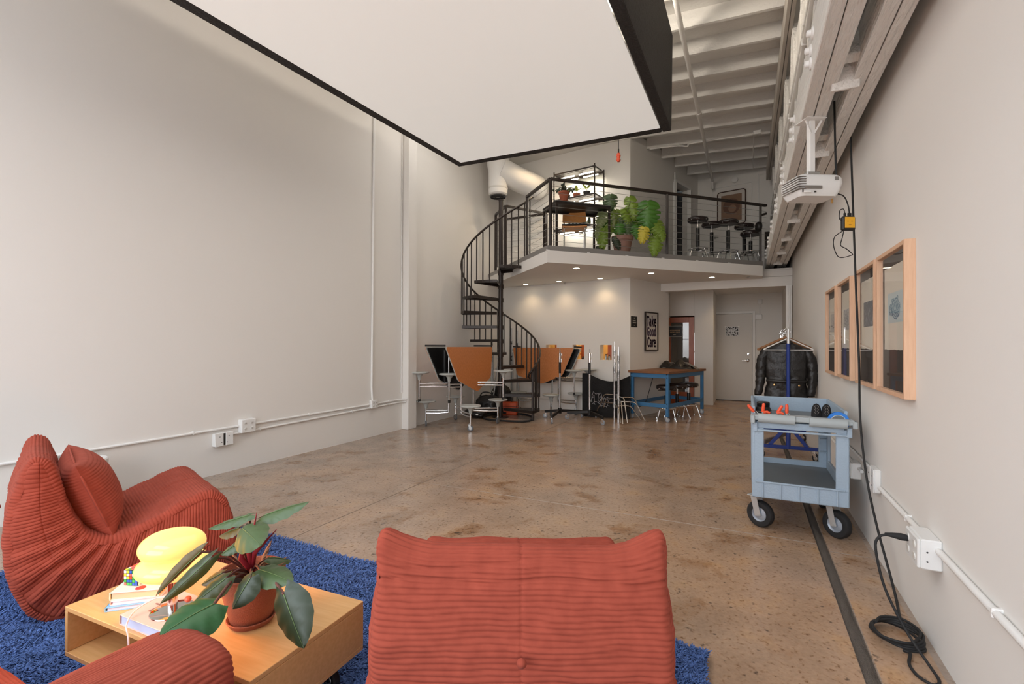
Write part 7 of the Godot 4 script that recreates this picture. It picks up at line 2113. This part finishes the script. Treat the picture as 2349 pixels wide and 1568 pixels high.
	put("print_shape", G.new().at(Vector3(0.02, -0.02, 0.0118), Vector3(90, 0, 0)).lathe([Vector2(0.085, 0), Vector2(0.085, 0.0006), Vector2(0, 0.0006)], 32), mat(rgb(150, 118, 98), 0.7), f)
	# panel lines and detector on the end wall
	var tr := G.new()
	var e0 := Vector2(-1.3, -12.32); var e1 := Vector2(0.8, -11.88)
	var on := func(x: float, y: float): return Vector3(x, y, e0.lerp(e1, (x - e0.x) / 2.1).y + 0.012)
	for x in [-0.72, 0.10, 0.24]: tr.bar(on.call(x, 2.95), on.call(x, 5.05 if x < 0.2 else 5.2), 0.012, 0.012)
	tr.bar(on.call(-0.72, 5.05), on.call(0.10, 5.05), 0.012, 0.012)
	struct("trim_8", tr, M.trim)
	single("smoke_detector", G.new().at(Vector3.ZERO, Vector3(90, 0, 0)).lathe([Vector2(0, 0), Vector2(0.07, 0), Vector2(0.066, 0.025), Vector2(0.04, 0.035), Vector2(0, 0.035)], 24), M.trim, "round white smoke detector high on the upper end wall above the framed print", "smoke detector", on.call(-0.24, 5.17), -12)
	single("door_lever", G.new().tube([Vector3(0, 0, 0), Vector3(0, 0, 0.05), Vector3(0.05, 0, 0.055), Vector3(0.09, -0.01, 0.055)], 0.009, 8).at(Vector3.ZERO, Vector3(90, 0, 0)).lathe([Vector2(0, 0), Vector2(0.03, 0), Vector2(0.028, 0.012), Vector2(0, 0.014)], 16), M.steel, "steel lever handle on the flush panel of the upper end wall behind the stools", "handle", on.call(-0.66, 3.9), -12)
	# round air duct
	var du := thing("air_duct", "white round air duct with a grille, elbowing down from the upper ceiling beside the stair", "duct", Vector3(-4.62, 0, -8.80))
	put("drop", G.new().lathe([Vector2(0.15, 4.46), Vector2(0.195, 4.50), Vector2(0.20, 4.62), Vector2(0.20, 4.95), Vector2(0.23, 5.1), Vector2(0.24, 5.38)], 32), M.trim, du)
	put("grille", G.new().lathe([Vector2(0, 4.445), Vector2(0.03, 4.44), Vector2(0.17, 4.455), Vector2(0.18, 4.47), Vector2(0.15, 4.475)], 32), M.galv, du)
	for r in [0.06, 0.09, 0.12, 0.15]: put("grille_ring", G.new().lathe([Vector2(r - 0.006, 4.43), Vector2(r + 0.006, 4.43), Vector2(r + 0.004, 4.45), Vector2(r - 0.008, 4.45)], 32), M.rubber, du)
	put("branch", G.new().tube([Vector3(0.05, 5.0, 0), Vector3(0.3, 4.86, -0.25), Vector3(0.62, 4.72, -0.55)], [0.25, 0.25, 0.25], 28), M.trim, du)
	put("branch_end", G.new().ball(Vector3(0.62, 4.72, -0.55), Vector3(0.25, 0.25, 0.25), 24, 12), M.trim, du)
	put("tape_band", G.new().rod(Vector3(0, 4.60, 0), Vector3(0, 4.63, 0), 0.206, 28), M.offwhite, du)
	# orange hanging socket
	var pd := thing("hanging_socket", "small orange power socket hanging on a black cord from the ceiling", "socket", Vector3(-1.925, 4.53, -8.0))
	put("body", G.new().box(Vector3(0, 0, 0), Vector3(0.055, 0.15, 0.05), 0.012).box(Vector3(0, 0.03, 0), Vector3(0.062, 0.03, 0.056), 0.006).box(Vector3(0, -0.04, 0), Vector3(0.062, 0.03, 0.056), 0.006), M.orange, pd)
	put("strain_relief", G.new().rod(Vector3(0, 0.07, 0), Vector3(0, 0.14, 0), 0.012, 8), M.black, pd)
	put("cord", G.new().rod(Vector3(0, 0.14, 0), Vector3(0, 0.86, 0), 0.006, 6), M.black, pd)
	# wiring and boxes on the left end of the back wall
	conduit("conduit", [Vector3(-4.86, 2.97, -9.67), Vector3(-4.86, 5.3, -9.67)], 0.009, "thin vertical conduit in the upper left corner behind the duct", M.trim)
	single("thermostat", G.new().box(Vector3(0, 0, 0), Vector3(0.1, 0.14, 0.03), 0.005), M.trim, "small white switch box on the upper back wall below the duct", "switch", Vector3(-4.72, 3.95, -9.64), -8.8)
	single("tablet", G.new().box(Vector3(0, 0, 0), Vector3(0.13, 0.2, 0.015), 0.004), M.galv, "small dark panel hung on the railing cables left of the black table", "panel", Vector3(-3.72, 3.98, -9.20), -20)
func shell(rows: Array, th: float) -> G:
	# a sheet with thickness
	var g := G.new().grid(rows)
	var back := []
	for r in rows:
		var b := PackedVector3Array()
		for p in r: b.append(p + Vector3(0, -th, 0) if absf(rows[0][0].y - rows[rows.size() - 1][0].y) < 0.1 else p + Vector3(0, 0, -th))
		b.reverse()
		back.append(b)
	g.grid(back)
	var nr := rows.size(); var nc: int = rows[0].size()
	for i in nr - 1:
		for e in 2:
			var j := 0 if e == 0 else nc - 1
			var a: Vector3 = rows[i][j]; var b: Vector3 = rows[i + 1][j]
			var c: Vector3 = back[i + 1][nc - 1 - j]; var d: Vector3 = back[i][nc - 1 - j]
			g.quad(a, b, c, d) if e == 0 else g.quad(b, a, d, c)
	for j in nc - 1:
		g.quad(rows[0][j + 1], rows[0][j], back[0][nc - 1 - j], back[0][nc - 2 - j])
		g.quad(rows[nr - 1][j], rows[nr - 1][j + 1], back[nr - 1][nc - 2 - j], back[nr - 1][nc - 1 - j])
	return g
